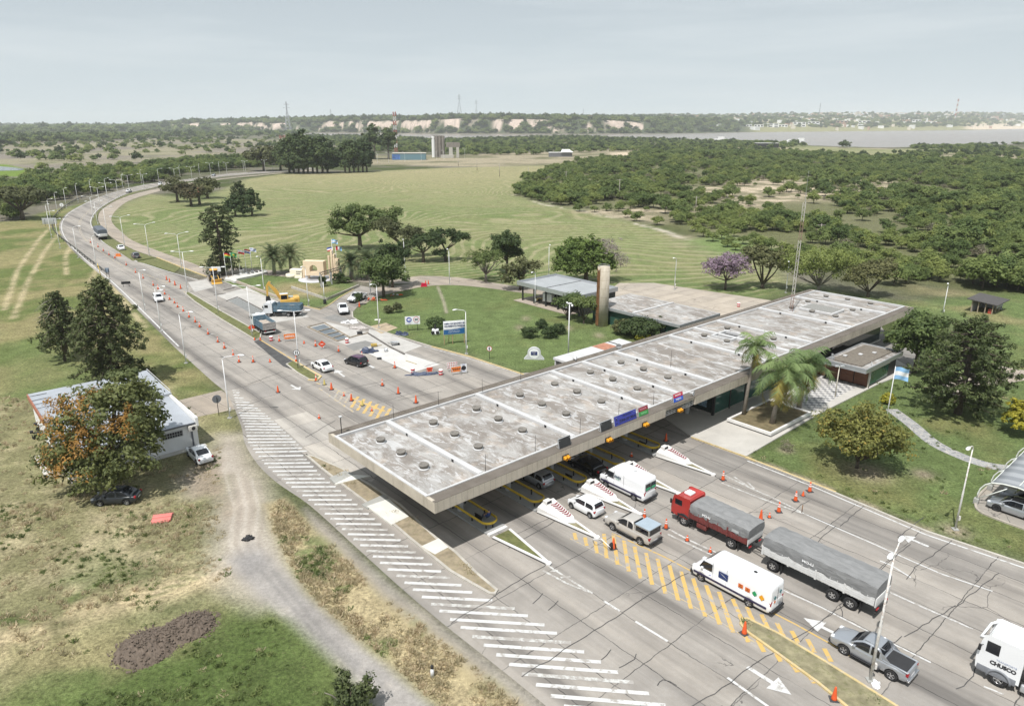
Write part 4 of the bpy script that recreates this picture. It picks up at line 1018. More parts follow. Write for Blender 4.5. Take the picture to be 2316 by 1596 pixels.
for(x,y)in[(.9,-.9),(.9,-4.4),(.9,-7.9),(.9,-11.4),(.9,-14.9),(4.5,-.9),(8.5,-.9),(6,-5),(6,-10)]:
 b=MB();b.box(x-.13,x+.13,y-.13,y+.13,0,3.6);b.build('post',M_bpost,sd)
b=MB();b.box(WS-.5,WS-.3,-LS+.4,-.5,0,3.5);b.box(.5,WS-.5,-LS+.3,-LS+.5,0,3.5);b.build('wall',mat('dark_wall',(.06,.065,.06),.9),sd)
b=MB();b.box(-.5,WS,-LS+2,.5,.02,.12);b.build('floor',mat('shed_floor',(.34,.29,.24),.9,var=.15),sd)
tw=empty('water_tower',(16.6,126.6,0),0,'tall round bare concrete tower with a rusty caged ladder','tower')
def mat_tower():
 k=N('ring_concrete');o=k.obj();n=k.noise(k.mapping(o,(1,1,.25)),1.6,6,.65)
 c=k.mix(k.rng(n,.35,.7),(.36,.315,.245),(.52,.475,.395))
 w=k.n("ShaderNodeTexWave",bands_direction='Z');k.l(o,w.inputs['Vector']);w.inputs['Scale'].default_value=.20
 c=k.mix(k.rng(w.outputs['Fac'],.985,1,0,.45),c,(.20,.16,.11))
 return k.fin(c,.9)
b=MB();b.lathe([(1.12,0),(1.12,11.0),(1.0,11.0),(1.0,10.5),(.02,10.5)],28);b.build('shaft',mat_tower(),tw)
M_rust=mat('rust',(.21,.105,.045),.9,var=.3,scale=2,dirt=(.09,.05,.03))
b=MB();b.M=Matrix.Rotation(R(-146),4,'Z')
b.box(1.08,1.13,-.28,.28,.2,10.4)
for y in(-.3,.3):b.box(1.16,1.24,y-.05,y+.05,.2,10.8)
for q in range(26):b.cyl((1.2,-.3,.5+.4*q),(1.2,.3,.5+.4*q),.025,.025,5)
b.build('ladder',M_rust,tw)
for z in(2.2,4.2,6.0,7.6,9.2):b=MB();b.M=Matrix.Rotation(R(-146),4,'Z');b.tube([(1.15+.45*math.sin(a),-.38*math.cos(a),z)for a in[math.pi*q/8 for q in range(9)]],.025,5);b.build('ladder_hoop',M_rust,tw)
b=MB();b.tube([(1.0*math.cos(a),1.0*math.sin(a),11.25)for a in[2*math.pi*q/24 for q in range(25)]],.03,5);b.build('top_rail',M_steel,tw)
ax=empty('annex',W(67.5,24.8),NA,'flat roofed annex with dark green wall behind the toll roof','building')
b=MB();b.box(.6,11.5,.4,20,0,2.8);b.build('wall',mat('dark_green_wall',(.025,.075,.055),.6),ax)
b=MB();b.box(0,12,-.2,20.4,2.8,3.3);b.box(.2,11.8,0,20.2,3.3,3.31,1);b.build('roof',[M_alu,M_mem],ax)
b=MB();b.bbox(.1,11.9,9.8,10.2,3.3,3.5,.04);b.build('roof_rib',M_paraw,ax)
b=MB();b.box(.5,.6,3,6,.8,2.4);b.build('window',M_glass,ax)
ll=empty('low_wall',W(78.5,40),NA,'long low rusty brown retaining wall behind the shed','wall')
b=MB();b.box(0,.4,-4,7,0,1.4);b.build('wall_body',mat('rust_brown_wall',(.22,.125,.07),.9,var=.2),ll)
for(p0,p1,lb)in((W(82,44),W(84,37),'long pale pipes lying on the yard behind the shed'),(W(91,29),W(93,23),'pale beam lying on the yard behind the annex')):
 b=MB();d=(p1-p0).normalized();nn=Vector((-d.y,d.x,0))
 for q in range(3):b.cyl(p0+nn*.2*q+Vector((0,0,.15)),p1+nn*.2*q+Vector((0,0,.15)),.09,.09,6)
 tag(b.build('pipe_stack',M_steel),lb,'pipes')
ht=empty('hut',W(123.8,-5.4,.9),NA,'small dark roofed open hut on the grass at the far right','hut')
b=MB();b.add([(-.5,-.8,2.25),(6.8,-.8,2.25),(6.8,4.4,2.7),(-.5,4.4,2.7),(-.5,-.8,2.4),(6.8,-.8,2.4),(6.8,4.4,2.85),(-.5,4.4,2.85)],[(3,2,1,0),(4,5,6,7),(0,1,5,4),(1,2,6,5),(2,3,7,6),(3,0,4,7)]);b.build('roof',mat('felt_roof',(.075,.07,.068),.9,var=.15),ht)
b=MB();b.box(5.8,6.0,0,3.6,0,2.3);b.box(0,6,3.4,3.6,0,2.5);b.box(2.2,6,-.05,.1,1.2,2.3);b.build('wall',mat('hut_wall',(.38,.38,.37),.9),ht)
for(x,y)in((0,0),(0,1.2),(0,2.4),(0,3.5),(2,0),(4,0)):
 b=MB();b.box(x-.08,x+.08,y-.08,y+.08,0,2.4);b.build('post',mat('timber_post',(.30,.25,.18),.9),ht)
b=MB();b.bbox(.2,.8,.15,.75,0,1.3,.03);tag(b.build('cabinet',mat('red_cabinet',(.36,.06,.04),.6)),'red cabinet standing at the corner of the small dark hut','cabinet').location=ht.location
bpy.data.objects['cabinet'].rotation_euler=(0,0,NA)
cp=empty('carport',(45.6,61.9,0),LA,'carport with curved white tube frames and grey shade cloth at right edge','carport')
AR=[(0,.5),(0,1.1),(.12,1.7),(.45,2.25),(1.0,2.65),(1.8,2.85),(3.0,2.95),(4.2,2.8),(5.2,2.45)]
for i in range(4):
 y=i*4.1
 b=MB();b.tube([(x,y,z)for x,z in AR],.07,8);b.build('arch',mat('carport_tube',(.66,.68,.64),.5),cp)
 b=MB();b.tube([(.1,y,.6),(2.2,y,2.5)],.05,6);b.build('brace',mat('carport_tube',(.66,.68,.64),.5),cp)
 b=MB();b.bbox(-.22,.22,y-.22,y+.22,0,.6,.04);b.build('footing',M_grey,cp)
rowsA=[(.9,2.7),(1.8,2.93),(3.0,3.03),(4.2,2.88),(5.2,2.52)]
b=MB();vs=[];fs=[]
ys=np.linspace(0,12.3,40)
for y in ys:
 for(x,z)in rowsA:vs.append((x,y,z-.10*abs(math.sin(y/4.1*math.pi))+.02))
for i in range(len(ys)-1):
 for j in range(4):fs.append((i*5+j,i*5+j+1,i*5+6+j,i*5+5+j))
b.add(vs,fs,0,True)
def mat_cloth():
 k=N('shade_cloth');o=k.obj();w=k.n("ShaderNodeTexWave",bands_direction='Y');k.l(o,w.inputs['Vector']);w.inputs['Scale'].default_value=.16
 c=k.mix(k.rng(w.outputs['Fac'],.3,.7),(.21,.225,.24),(.30,.315,.33));return k.fin(c,.85)
o=b.build('shade_cloth',mat_cloth(),cp)
sm_=o.modifiers.new('thick','SOLIDIFY');sm_.thickness=.02
b=MB()
for x,z in((.9,2.66),(3.0,2.98),(5.2,2.48)):b.cyl((x,-.1,z),(x,12.4,z),.045,.045,6)
b.build('purlin',mat('carport_tube',(.66,.68,.64),.5),cp)
rng=np.random.default_rng(11)
def mat_leaf(name,c1,c2,c3=None,f3=0.0,tl=.30):
 k=N(name)
 t=k.n("ShaderNodeAttribute",attribute_name='tone').outputs['Fac']
 oi=k.n("ShaderNodeObjectInfo").outputs['Random']
 c=k.mix(k.rng(t,0,1-f3 if c3 else 1),c1,c2)
 if c3:c=k.mix(k.rng(t,1-f3,1-f3+.01),c,c3)
 hs=k.n("ShaderNodeHueSaturation");k.l(c,hs.inputs['Color']);k.l(k.rng(oi,0,1,.78,1.25),hs.inputs['Value']);k.l(k.rng(oi,0,1,.515,.488),hs.inputs['Hue'])
 k.fin(hs.outputs[0],.62,0,.25)
 tr=k.n("ShaderNodeBsdfTranslucent");k.l(hs.outputs[0],tr.inputs[0])
 ms=k.n("ShaderNodeMixShader");ms.inputs[0].default_value=tl
 k.l(k.b.outputs[0],ms.inputs[1]);k.l(tr.outputs[0],ms.inputs[2]);k.l(ms.outputs[0],k.out.inputs[0])
 return k.m
M_bark=mat('bark',(.105,.085,.065),.95,var=.3,scale=3,bump=.5)
M_barkp=mat('pale_bark',(.235,.21,.18),.95,var=.25,scale=3,bump=.4)
def quads_mesh(name,C,Nn,S,asp,tone,mats,extra=None):
 """leaf faces: centres, normals, sizes"""
 n=len(C)
 up=rng.normal(size=(n,3));a=np.cross(Nn,up);a/=np.linalg.norm(a,axis=1)[:,None]+1e-9
 b_=np.cross(Nn,a);b_/=np.linalg.norm(b_,axis=1)[:,None]+1e-9
 a=a*(S*.5)[:,None];b_=b_*(S*.5*asp)[:,None]
 v=np.stack([C-a-b_*.5,C-b_*1.0+a*.2,C+a+b_*.3,C+b_*1.0-a*.1],1).reshape(-1,3)
 return raw_mesh(name,v,np.arange(4*n).reshape(-1,4),tone,mats,extra)
def raw_mesh(name,v,q,tone,mats,extra=None):
 me=bpy.data.meshes.new(name);nv=len(v);nq=len(q);ex=extra
 if ex is not None:
  ev,ef=ex
  v=np.concatenate([v,np.array(ev)])if len(ev)else v
  ef=[tuple(i+nv for i in f)for f in ef]
  q2=np.array([f if len(f)==4 else(*f,f[-1])for f in ef if len(f)==4])
  q=np.concatenate([q,q2])if len(q2)else q
 me.vertices.add(len(v));me.vertices.foreach_set('co',np.asarray(v,np.float32).ravel())
 me.loops.add(q.size);me.loops.foreach_set('vertex_index',q.astype(np.int32).ravel())
 me.polygons.add(len(q));me.polygons.foreach_set('loop_start',np.arange(0,q.size,4,dtype=np.int32))
 me.update(calc_edges=True)
 mi=np.zeros(len(q),np.int32);mi[nq:]=1;me.polygons.foreach_set('material_index',mi)
 at_=me.attributes.new('tone','FLOAT','FACE');t=np.full(len(q),.5,np.float32);t[:nq]=tone;at_.data.foreach_set('value',t)
 for m in(mats if isinstance(mats,(list,tuple))else[mats]):me.materials.append(m)
 return me
def cloud(lobes,nclump,per,rc,leaf,seed=0,flat=.75,up=.35,shell=.55):
 """clumps of leaves spread through lobes (cx,cy,cz,rx,ry,rz)"""
 r=np.random.default_rng(seed);L=np.array(lobes,float);vol=(L[:,3]*L[:,4]*L[:,5])**.7;vol/=vol.sum()
 k=r.choice(len(L),nclump,p=vol)
 d=r.normal(size=(nclump,3));d/=np.linalg.norm(d,axis=1)[:,None];d[:,2]=np.where(d[:,2]<-.35,-d[:,2],d[:,2])
 rad=(shell+(1-shell)*r.random(nclump))*(1+.12*r.normal(size=nclump))
 cc=L[k,:3]+d*L[k,3:]*rad[:,None]
 n=nclump*per
 cs=np.repeat(rc*(.6+.8*r.random(nclump)),per)
 e=r.normal(size=(n,3));e/=np.linalg.norm(e,axis=1)[:,None]
 pos=np.repeat(cc,per,0)+e*(cs*r.random(n)**.45)[:,None]*np.array([1,1,flat])
 nn=e*.8+np.repeat(d,per,0)*.5+np.array([0,0,up])+r.normal(size=(n,3))*.45
 nn/=np.linalg.norm(nn,axis=1)[:,None]
 s=leaf*(.6+.8*r.random(n))
 tone=np.clip(.55*np.repeat(r.random(nclump),per)+.45*r.random(n),0,1)
 return pos,nn,s,tone,cc
def trunk_mb(h,r0,limbs,lean=(0,0),fork=.45):
 b=MB();top=Vector((lean[0],lean[1],h*fork))
 b.tube([(0,0,-.15),(lean[0]*.3,lean[1]*.3,h*fork*.5),top],[r0*1.25,r0*.95,r0*.8],8)
 for q in limbs:
  q=Vector(q);m=top.lerp(q,.5)+Vector((0,0,-.08*(q-top).length+random.uniform(-.2,.2)))
  b.tube([top-Vector((0,0,h*fork*.15)),m,q],[r0*.55,r0*.33,r0*.10],5)
 return b
def broadleaf(name,loc,label,leafm,lobes,nclump,per,rc,leaf,h,r0,seed,bark=None,nl=7,fork=.4,cat='tree',group=None,lean=(0,0),up=.35,shell=.55,trunk=True):
 t=empty(name,loc,random.uniform(0,6)*0,label,cat,group)
 pos,nn,s,tone,cc=cloud(lobes,nclump,per,rc,leaf,seed,up=up,shell=shell)
 o=bpy.data.objects.new('crown',quads_mesh('crown',pos,nn,s,.75,tone,leafm));col.objects.link(o);o.parent=t
 if trunk:
  st_=max(1,len(cc)//nl);trunk_mb(h,r0,cc[::st_][:nl],lean,fork).build('trunk',bark or M_bark,t)
 return t
def lobes_round(r,h,z0,n,seed,sq=.7):
 """a rounded crown as overlapping lobes"""
 q=np.random.default_rng(seed);L=[(0,0,z0+(h-z0)*.5,r*.62,r*.62,(h-z0)*.5)]
 for i in range(n):
  a=2*math.pi*(i+q.random()*.6)/n;d=r*(.45+.2*q.random());k=r*(.38+.16*q.random())
  L.append((d*math.cos(a),d*math.sin(a),z0+(h-z0)*(.28+.45*q.random()),k,k,k*sq))
 return L
G_dark=mat_leaf('leaf_dark',(.034,.058,.022),(.088,.120,.040))
G_mid=mat_leaf('leaf_mid',(.056,.088,.028),(.145,.190,.062))
G_bright=mat_leaf('leaf_bright',(.085,.130,.026),(.215,.270,.070))
G_olive=mat_leaf('leaf_olive',(.070,.078,.032),(.160,.165,.070))
G_scrub=mat_leaf('leaf_scrub',(.120,.162,.046),(.275,.325,.105),tl=.46)
G_scrubd=mat_leaf('leaf_scrub_dark',(.090,.135,.044),(.215,.270,.090),tl=.44)
G_dry=mat_leaf('leaf_grey',(.15,.14,.09),(.26,.24,.17))
G_conif=mat_leaf('needle_dark',(.038,.054,.022),(.108,.130,.050),tl=.2)
G_pine=mat_leaf('needle_pine',(.048,.068,.024),(.150,.178,.066),tl=.2)
G_jac=mat_leaf('jacaranda_bloom',(.28,.20,.27),(.44,.33,.42),(.20,.19,.12),.30)
G_silky=mat_leaf('silky_oak_leaf',(.060,.080,.028),(.150,.170,.062),tl=.25)
G_flower=mat_leaf('orange_bloom',(.24,.13,.035),(.42,.235,.06))
G_yel=mat_leaf('golden_shrub',(.16,.17,.02),(.42,.38,.045))
G_yolive=mat_leaf('yellowing_leaf',(.095,.108,.030),(.24,.235,.065),(.36,.27,.07),.16)
G_palm=mat_leaf('palm_leaf',(.050,.076,.032),(.150,.185,.085),tl=.2)
G_palmy=mat_leaf('queen_palm_leaf',(.062,.105,.036),(.20,.27,.105),(.28,.24,.06),.10,tl=.2)
def T(v,*a):return at(*v)
broadleaf('oak_tree',at(815,565),'large round green tree with stout dark trunk at the field edge',G_mid,[(-3,0,8.5,5,5,4.0),(3.5,1,9.2,4.5,5,3.6),(-6,1,6.2,3.6,3.6,2.6),(7.5,0,8.0,4.6,4,3.4),(0,-2.5,6.5,4,4,2.6),(10.5,0,10.0,3,3,2.6),(-1,1,11,3,3,2),(2,-1,7,4,3,2.6)],300,44,1.25,.52,12,.62,3)
broadleaf('oak_tree',at(915,581),'dark low spreading tree second right of the large round green one',G_olive,[(0,0,6.5,5,4,2.5),(-5.5,1,8,4.4,4,2.4),(3.5,0,6.2,3,3,1.8)],110,40,1.1,.5,8.5,.45,4)
broadleaf('oak_tree',at(958,593),'dark flat topped tree alone left of the fallen branch tree',G_dark,[(0,0,5.2,4.2,4,2.5),(-3.2,0,4.6,3,3,1.9),(3.2,0,5.6,2.6,3,2)],100,40,1.0,.48,7.5,.4,5)
broadleaf('oak_tree',at(1008,590),'dark spreading tree with a broken branch lying at its foot',G_dark,[(0,0,6.4,4.6,4,2.6),(4,0,6.0,3,3,2.1),(-3.4,0,5.6,3,3,2.1),(-1.5,-1.5,2.2,2.5,2,1.5)],110,40,1.0,.48,8.5,.4,6)
broadleaf('shade_tree',at(868,672),'dense dark tree shading the resting orange clad workers',G_mid,lobes_round(5.0,9.2,1.6,7,7,.8),150,42,1.0,.46,8,.32,7)
broadleaf('shade_tree',at(888,650),'glossy dark tree rising behind the one that shades the workers',G_dark,lobes_round(4.6,10.2,2.4,7,8,.8),130,42,1.0,.46,8,.3,8)
broadleaf('sparse_tree',at(1099,637),'thin leaved grey green tree beside the ring road',G_mid,lobes_round(4.8,7.4,2.2,6,9,.8),130,30,.8,.32,7,.32,9,M_barkp,nl=14,fork=.3)
broadleaf('dense_tree',at(1147,618),'dense dark rounded tree behind the thin leaved grey green one',G_dark,lobes_round(4.2,10.6,1.4,6,10,1.0),170,44,.95,.48,9,.35,10)
broadleaf('small_tree',at(1177,655),'olive green untidy tree by the left corner of the open shed',G_olive,[(-1.8,0,3.5,2.8,2.6,2.4),(2.4,0,4.6,2.6,2.4,2.4),(0,0,5.4,2.6,2.4,1.8),(-3,-.5,2.2,1.6,1.6,1.4)],100,34,.8,.4,6.5,.28,11)
bt=broadleaf('fig_tree',at(1325,638),'big bright green round tree behind the shed, its right side bare grey',G_bright,[(-3.2,0,5.8,4.6,4.4,4.4),(0,0,7.4,4.6,4.6,3.4),(2.6,-.5,4.6,4.4,4,3.6),(-5,-1,4,2.8,3,2.8),(-1,-2,3.2,4,2.5,2.6)],340,46,1.05,.50,10.5,.5,12,nl=9)
pos,nn,s,tone,cc=cloud([(5.0,1,7.0,3.8,3.6,3.6),(7.2,1,4.4,2.8,3,3)],90,26,.9,.34,13)
o=bpy.data.objects.new('bare_crown',quads_mesh('bare_crown',pos,nn,s,.5,tone,mat_leaf('bare_twig',(.17,.145,.125),(.30,.265,.25))));col.objects.link(o);o.parent=bt
broadleaf('jacaranda_tree',at(1640,655),'jacaranda in mauve bloom on the lawn behind the toll roof',G_jac,lobes_round(5.2,8.4,1.6,10,14,.8),260,40,.85,.32,7,.26,14,nl=12,fork=.35)
broadleaf('multi_stem_tree',at(1724,652),'dark green tree with several leaning stems right of the mauve one',G_olive,[(0,0,6.6,4.4,4,2.5),(-2.5,0,8.0,3,3,1.8),(3.4,0,5.6,3,3,2.4)],120,38,1.0,.46,8,.45,15,nl=9,fork=.12)
broadleaf('umbrella_tree',at(1851,660),'wide thin crowned tree with bare branches behind the far roof end',G_scrub,[(0,0,7.2,8.4,6,2.6),(-5.5,0,5.4,4,4,2.4),(5.5,0,5.2,4.5,4,2.4),(0,0,4.6,5,4,2)],330,34,1.0,.36,8,.4,16,M_barkp,nl=14,fork=.2)
broadleaf('umbrella_tree',at(1962,672),'small dark thin crowned tree at the far corner of the toll roof',G_olive,[(0,0,5,4.6,4,2.4),(2.4,0,6.2,3.4,3,1.8),(-3,0,3.8,2.6,3,1.6)],200,34,.9,.38,6.5,.32,17,nl=10,fork=.2)
broadleaf('courtyard_tree',at(1283,722),'small loose tree in front of the shed, left of the pair by the tower',G_mid,[(0,0,3.2,2.4,2.2,1.7),(1.2,0,4.2,1.8,1.8,1.2),(-1.8,0,3.0,1.4,1.4,1.1)],70,34,.7,.32,4.6,.16,18,nl=9,fork=.15)
broadleaf('courtyard_tree',at(1320,732),'small loose tree next to the tall round concrete tower',G_mid,[(0,0,3.4,2.4,2.2,1.7),(1.4,0,3.8,1.8,1.8,1.4),(-1.4,0,4.0,1.6,1.6,1.2)],75,34,.7,.32,4.8,.16,19,nl=9,fork=.15)
def bush(v,label,leafm,r,h,seed,nm='shrub',per=34,leaf=.22,n=70,group=None,rc=.4,loc=None):
 p=loc if loc is not None else at(*v)
 pos,nn,s,tone,cc=cloud([(0,0,h*.5,r,r,h*.5),(r*.3,.2,h*.45,r*.7,r*.7,h*.45),(-r*.35,-.1,h*.42,r*.65,r*.65,h*.42)],n,per,rc,leaf,seed,shell=.7)
 pos[:,2]=np.maximum(pos[:,2],.03)
 o=bpy.data.objects.new(nm,quads_mesh(nm,pos,nn,s,.8,tone,leafm));col.objects.link(o);o.location=p
 return tag(o,label,'shrub',group)
bush((1197,763),'round dark clipped shrub, leftmost of the four on the lawn',G_dark,1.35,1.9,20)
bush((1243,764),'round dark clipped shrub, nearest the toll roof of the four',G_dark,1.35,1.9,21)
bush((1225,742),'round dark clipped shrub, smallest and farthest back of the four',G_dark,1.0,1.5,22)
bush((1262,755),'round dark clipped shrub, rightmost of the four on the lawn',G_dark,1.25,1.8,23)
bush((986,743),'bushy green shrub behind the small white shrine',G_mid,1.7,2.2,24)
bush((878,708),'ragged dark low shrub, left of the pair near the workers',G_olive,.8,1.4,25,n=40)
bush((899,707),'ragged taller grey shrub, right of the pair near the workers',G_olive,.8,2.0,26,n=40)
bush((1450,762),'big dense dark shrub against the back of the toll roof',G_dark,3.9,3.4,27,n=200,leaf=.3,rc=.7)
bush((1410,755),'loose greyish shrub left of the big dark one behind the roof',G_olive,2.0,2.8,28,n=90,leaf=.28)
bush((1452,770),'shrub in pale yellow flower below the big dark one',G_yel,1.1,1.2,29)
bush((2007,912),'clipped golden ball shrub on the lawn by the flagpole',G_yel,.75,1.25,30)
bush((2310,985),'tall golden green hedge shrub at the right edge',G_yel,2.2,4.2,31,n=150,leaf=.28)
bush((812,690),'dark shrub under the near end of the pergola',G_dark,.8,2.6,32,n=45)
bush((730,648),'small creeper shrub climbing the first pergola post',G_dark,.7,2.6,33,n=40)
bush((766,640),'dark shrub beneath the middle of the pergola',G_dark,1.5,2.6,34,n=70)
bush((782,640),'low green shrub behind the pergola',G_mid,1.2,1.5,35,n=50)
broadleaf('acacia_tree',at(1938,1058),'yellowing bushy tree beside the pole with the blue flag',G_yolive,lobes_round(4.9,6.8,.2,10,36,.8),300,42,.75,.27,5,.2,36,nl=12,fork=.2)
broadleaf('magnolia_tree',at(2068,842),'glossy round green tree behind the large pine',G_mid,lobes_round(4.8,9.6,1.2,8,37,.9),220,40,.85,.42,8,.3,37)
bush((1778,1020),'small bare twiggy shrub at the corner of the pavement',G_dry,.65,1.2,38,n=26,per=12,leaf=.14)
broadleaf('umbrella_tree',at(52,497),'dark umbrella shaped tree at left edge casting shade on the verge',G_olive,[(0,0,9,12.5,9,3.0),(-5,0,10,6,6,2.4),(6,0,8.4,6,5,2)],190,36,1.5,.75,12,.8,39,nl=10,fork=.35)
for k,(v,r,h,lb)in enumerate((((402,457),8,12.0,'leftmost and tallest of the four dark trees by the bend'),((433,466),7.0,9.5,'nearest of the four dark trees by the bend, with a reddish tinge'),((452,463),6.0,9.0,'dark tree third in the clump of four by the bend'),((470,449),7.0,10.0,'rightmost of the four dark trees by the bend'))):
 broadleaf('field_tree',at(*v),lb,G_olive if k!=1 else mat_leaf('reddish_leaf',(.05,.045,.02),(.12,.105,.05),(.20,.09,.05),.15),lobes_round(r,h,2.6,6,40+k,.6),90,34,1.4,.8,h,.6,40+k,group='dark trees by the bend',nl=5)
for k,(v,r,h,lb)in enumerate((((533,490),4.8,8.5,'left of three bushy pines on the mown field'),((548,480),4.8,13.0,'tallest pine, rear middle of three on the mown field'),((571,488),5.2,10.5,'right of three bushy pines on the mown field'))):
 broadleaf('field_pine',at(*v),lb,G_conif if k==1 else G_dark,[(0,0,h*.35,r,r,h*.33),(0,0,h*.62,r*.7,r*.7,h*.28),(0,0,h*.85,r*.35,r*.35,h*.15)],90,36,1.2,.7,h,.4,45+k,group='pines on the mown field',nl=4)
gv_=[(655,391),(665,392.5),(676,392.5),(687,392.5),(697,393),(708,392.5),(718,392.5),(730,392),(741,391)]
for k,(x,y)in enumerate(gv_):
 h=[27,29,31,31,29,28,27,26,23][k]
 broadleaf('grove_tree',at(x,y),'%s dark tall tree from the left in the grove beyond the field'%ORD[k],G_dark,lobes_round(10.5,h,-3,9,50+k,1.2),120,36,2.8,1.7,h,.7,50+k,group='dark grove beyond the field',nl=3,fork=.5)
for k,(x,y)in enumerate([(781,391),(791,391),(801,390.5),(811,390),(821,389.5),(830,389)]):
 broadleaf('row_tree',at(x,y),'%s slim dark tree from the left in the row right of the grove'%ORD[k],G_dark,lobes_round(7.0,24+(k%3)*1.5,-2,6,60+k,1.3),80,32,2.4,1.6,22,.6,60+k,group='row of dark trees right of the grove',nl=3,fork=.5)
for k,(v,r,h,lb)in enumerate((((597,387),17,18,'broad umbrella tree beside the far road bend'),((635,386),11,17,'dark tree between the umbrella tree and the grove'),((848,360),15,34,'left of two tall dark trees near the blue building'),((879,360),12,30,'right of two tall dark trees near the blue building'))):
 broadleaf('far_tree',at(*v),lb,G_olive if k==0 else G_dark,lobes_round(r,h,h*.3,5,70+k,.6),60,34,3.0,2.2,h,.9,70+k,nl=4)
def whorl_tree(name,loc,label,h,prof,nwh,nper,leafm,seed,leaf=.55,droop=.25,r0=.45,tuft=26,dead=0):
 r=np.random.default_rng(seed);t=empty(name,loc,0,label,'tree')
 Cc,Nn,S,Tn=[],[],[],[];tb=MB()
 tb.tube([(0,0,-.2),(.05,0,h*.5),(0,0,h*.97)],[r0*1.2,r0*.75,r0*.12],9)
 for i in range(nwh):
  z=h*(prof[0][0]+(prof[-1][0]-prof[0][0])*(i+.5)/nwh)
  L0=np.interp(z/h,[p[0]for p in prof],[p[1]for p in prof])
  for k in range(nper):
   a=2*math.pi*(k+r.random()*.7+i*.37)/nper;L=L0*(.65+.5*r.random())
   if L<.2:continue
   d=np.array([math.cos(a),math.sin(a),0]);rise=.18*(z/h-.45)*L
   def pt(s):return d*(L*s)+np.array([0,0,z+rise*s-droop*L*s*s])
   tb.tube([pt(0),pt(.5),pt(.95)],[.09,.06,.03],4)
   nt_=max(2,int(L/.8))
   for j in range(nt_):
    s=.35+.7*(j+r.random()*.6)/nt_;c=pt(min(s,1.05))+r.normal(size=3)*.22
    rad=(.42+.30*r.random())*(.8+.4*s)*leaf/.55
    e=r.normal(size=(tuft,3));e/=np.linalg.norm(e,axis=1)[:,None]
    p=c+e*rad*np.array([1,1,.75])*(r.random((tuft,1))**.4)-np.array([0,0,.25])*(r.random((tuft,1))**2)*droop*4
    nn=e*.6+np.array([0,0,.5])+r.normal(size=(tuft,3))*.5
    Cc.append(p);Nn.append(nn/np.linalg.norm(nn,axis=1)[:,None]);S.append(leaf*(.5+.8*r.random(tuft)));Tn.append(np.clip(.5*r.random()+.5*r.random(tuft),0,1))
 for k in range(dead):
  a=r.random()*6.28;z=h*(.6+.35*r.random());L=3.2
  tb.tube([(0,0,z),(L*.5*math.cos(a),L*.5*math.sin(a),z-.3),(L*math.cos(a),L*math.sin(a),z-1.2)],[.06,.05,.02],4,1)
 o=bpy.data.objects.new('crown',quads_mesh('crown',np.concatenate(Cc),np.concatenate(Nn),np.concatenate(S),.42,np.concatenate(Tn),leafm));col.objects.link(o);o.parent=t
 tb.build('trunk',[M_bark,M_barkp],t);return t
whorl_tree('araucaria_tree',at(152,815),'smaller dark araucaria with dead grey top branches, left of the pair',11.4,[(.24,2.6),(.32,4.4),(.5,3.6),(.75,2.6),(.97,.7)],12,7,G_conif,80,leaf=.42,dead=9,droop=.34,tuft=30)
whorl_tree('araucaria_tree',at(262,872),'tall broad dark araucaria rising behind the white building',15.6,[(.05,4.2),(.22,5.2),(.36,2.4),(.44,4.8),(.58,5.4),(.75,4.0),(.9,2.0),(.99,.5)],18,8,G_conif,81,leaf=.46,droop=.34,r0=.6,tuft=32)
whorl_tree('araucaria_tree',at(505,622),'tall gappy dark araucaria beside the row of flagpoles',17.2,[(.10,3.6),(.25,4.6),(.38,2.4),(.46,3.0),(.62,5.2),(.76,4.4),(.9,4.2),(1.0,1.4)],13,6,G_conif,82,leaf=.60,droop=.26,r0=.5,tuft=26)
whorl_tree('pine_tree',at(2166,935),'large dark spreading pine on the lawn at the right',12.8,[(.10,3.4),(.16,5.4),(.35,6.4),(.55,6.0),(.75,4.4),(.9,2.8),(1.0,.8)],13,9,G_pine,83,leaf=.40,droop=.0,r0=.42,tuft=44)
pos,nn,s,tone,cc=cloud([(0,0,1.2,1.3,1.2,1.3),(.9,0,1.9,.7,.7,1.0),(-.5,.2,2.5,.6,.6,1.0),(.5,.3,.8,1.1,1.1,.8)],75,44,.30,.20,84)
t=empty('cypress_shrub',at(797,1612),0,'dark ragged cypress shrub at the bottom edge by the service road','shrub')
o=bpy.data.objects.new('crown',quads_mesh('crown',pos,nn,s,.5,tone,G_conif));col.objects.link(o);o.parent=t
b=MB();b.tube([(0,0,-.1),(0,0,2.2)],[.1,.03],6);b.tube([(-.3,0,.5),(-1.1,-.3,1.7),(-1.5,-.4,2.0)],[.05,.04,.02],5,1);b.build('trunk',[M_bark,M_barkp],t)
t=empty('silky_oak_tree',at(250,1106),0,'big spreading tree with orange bloom in front of the white building','tree')
lb_=[(0,0,7.4,4.8,4.4,3.4),(-3.4,-1,5.2,3.2,3.2,3.0),(3.0,-.5,6.0,3.2,3.2,3.0),(-1.5,-2,3.6,3.6,2.6,2.4),(1.5,1,9.4,3.0,3.0,2.0),(-2.0,1,8.6,2.8,2.8,2.2),(2.4,-1.6,3.2,2.8,2.2,2.0)]
lb_=[(x+.9,*r_)for x,*r_ in lb_]+[(-3.6,-1.5,3.0,2.2,2.2,2.6),(0,-2.2,2.2,4.2,2.0,1.8),(3.6,-1,4.0,2.6,2.4,2.4)]
pos,nn,s,tone,cc=cloud(lb_,330,40,.85,.36,85,up=.3)
o=bpy.data.objects.new('crown',quads_mesh('crown',pos,nn,s,.6,tone,G_silky));col.objects.link(o);o.parent=t
pos,nn,s,tone,c2=cloud([(-.2,-1.0,8.2,4.0,3.2,2.8),(2.0,-1.6,6.4,3.0,2.6,2.4),(-3.8,-1.6,3.2,2.0,2.2,2.6),(-1,-2.4,4.6,3.2,2.2,3.2)],115,42,.80,.25,86,up=.5,shell=.85)
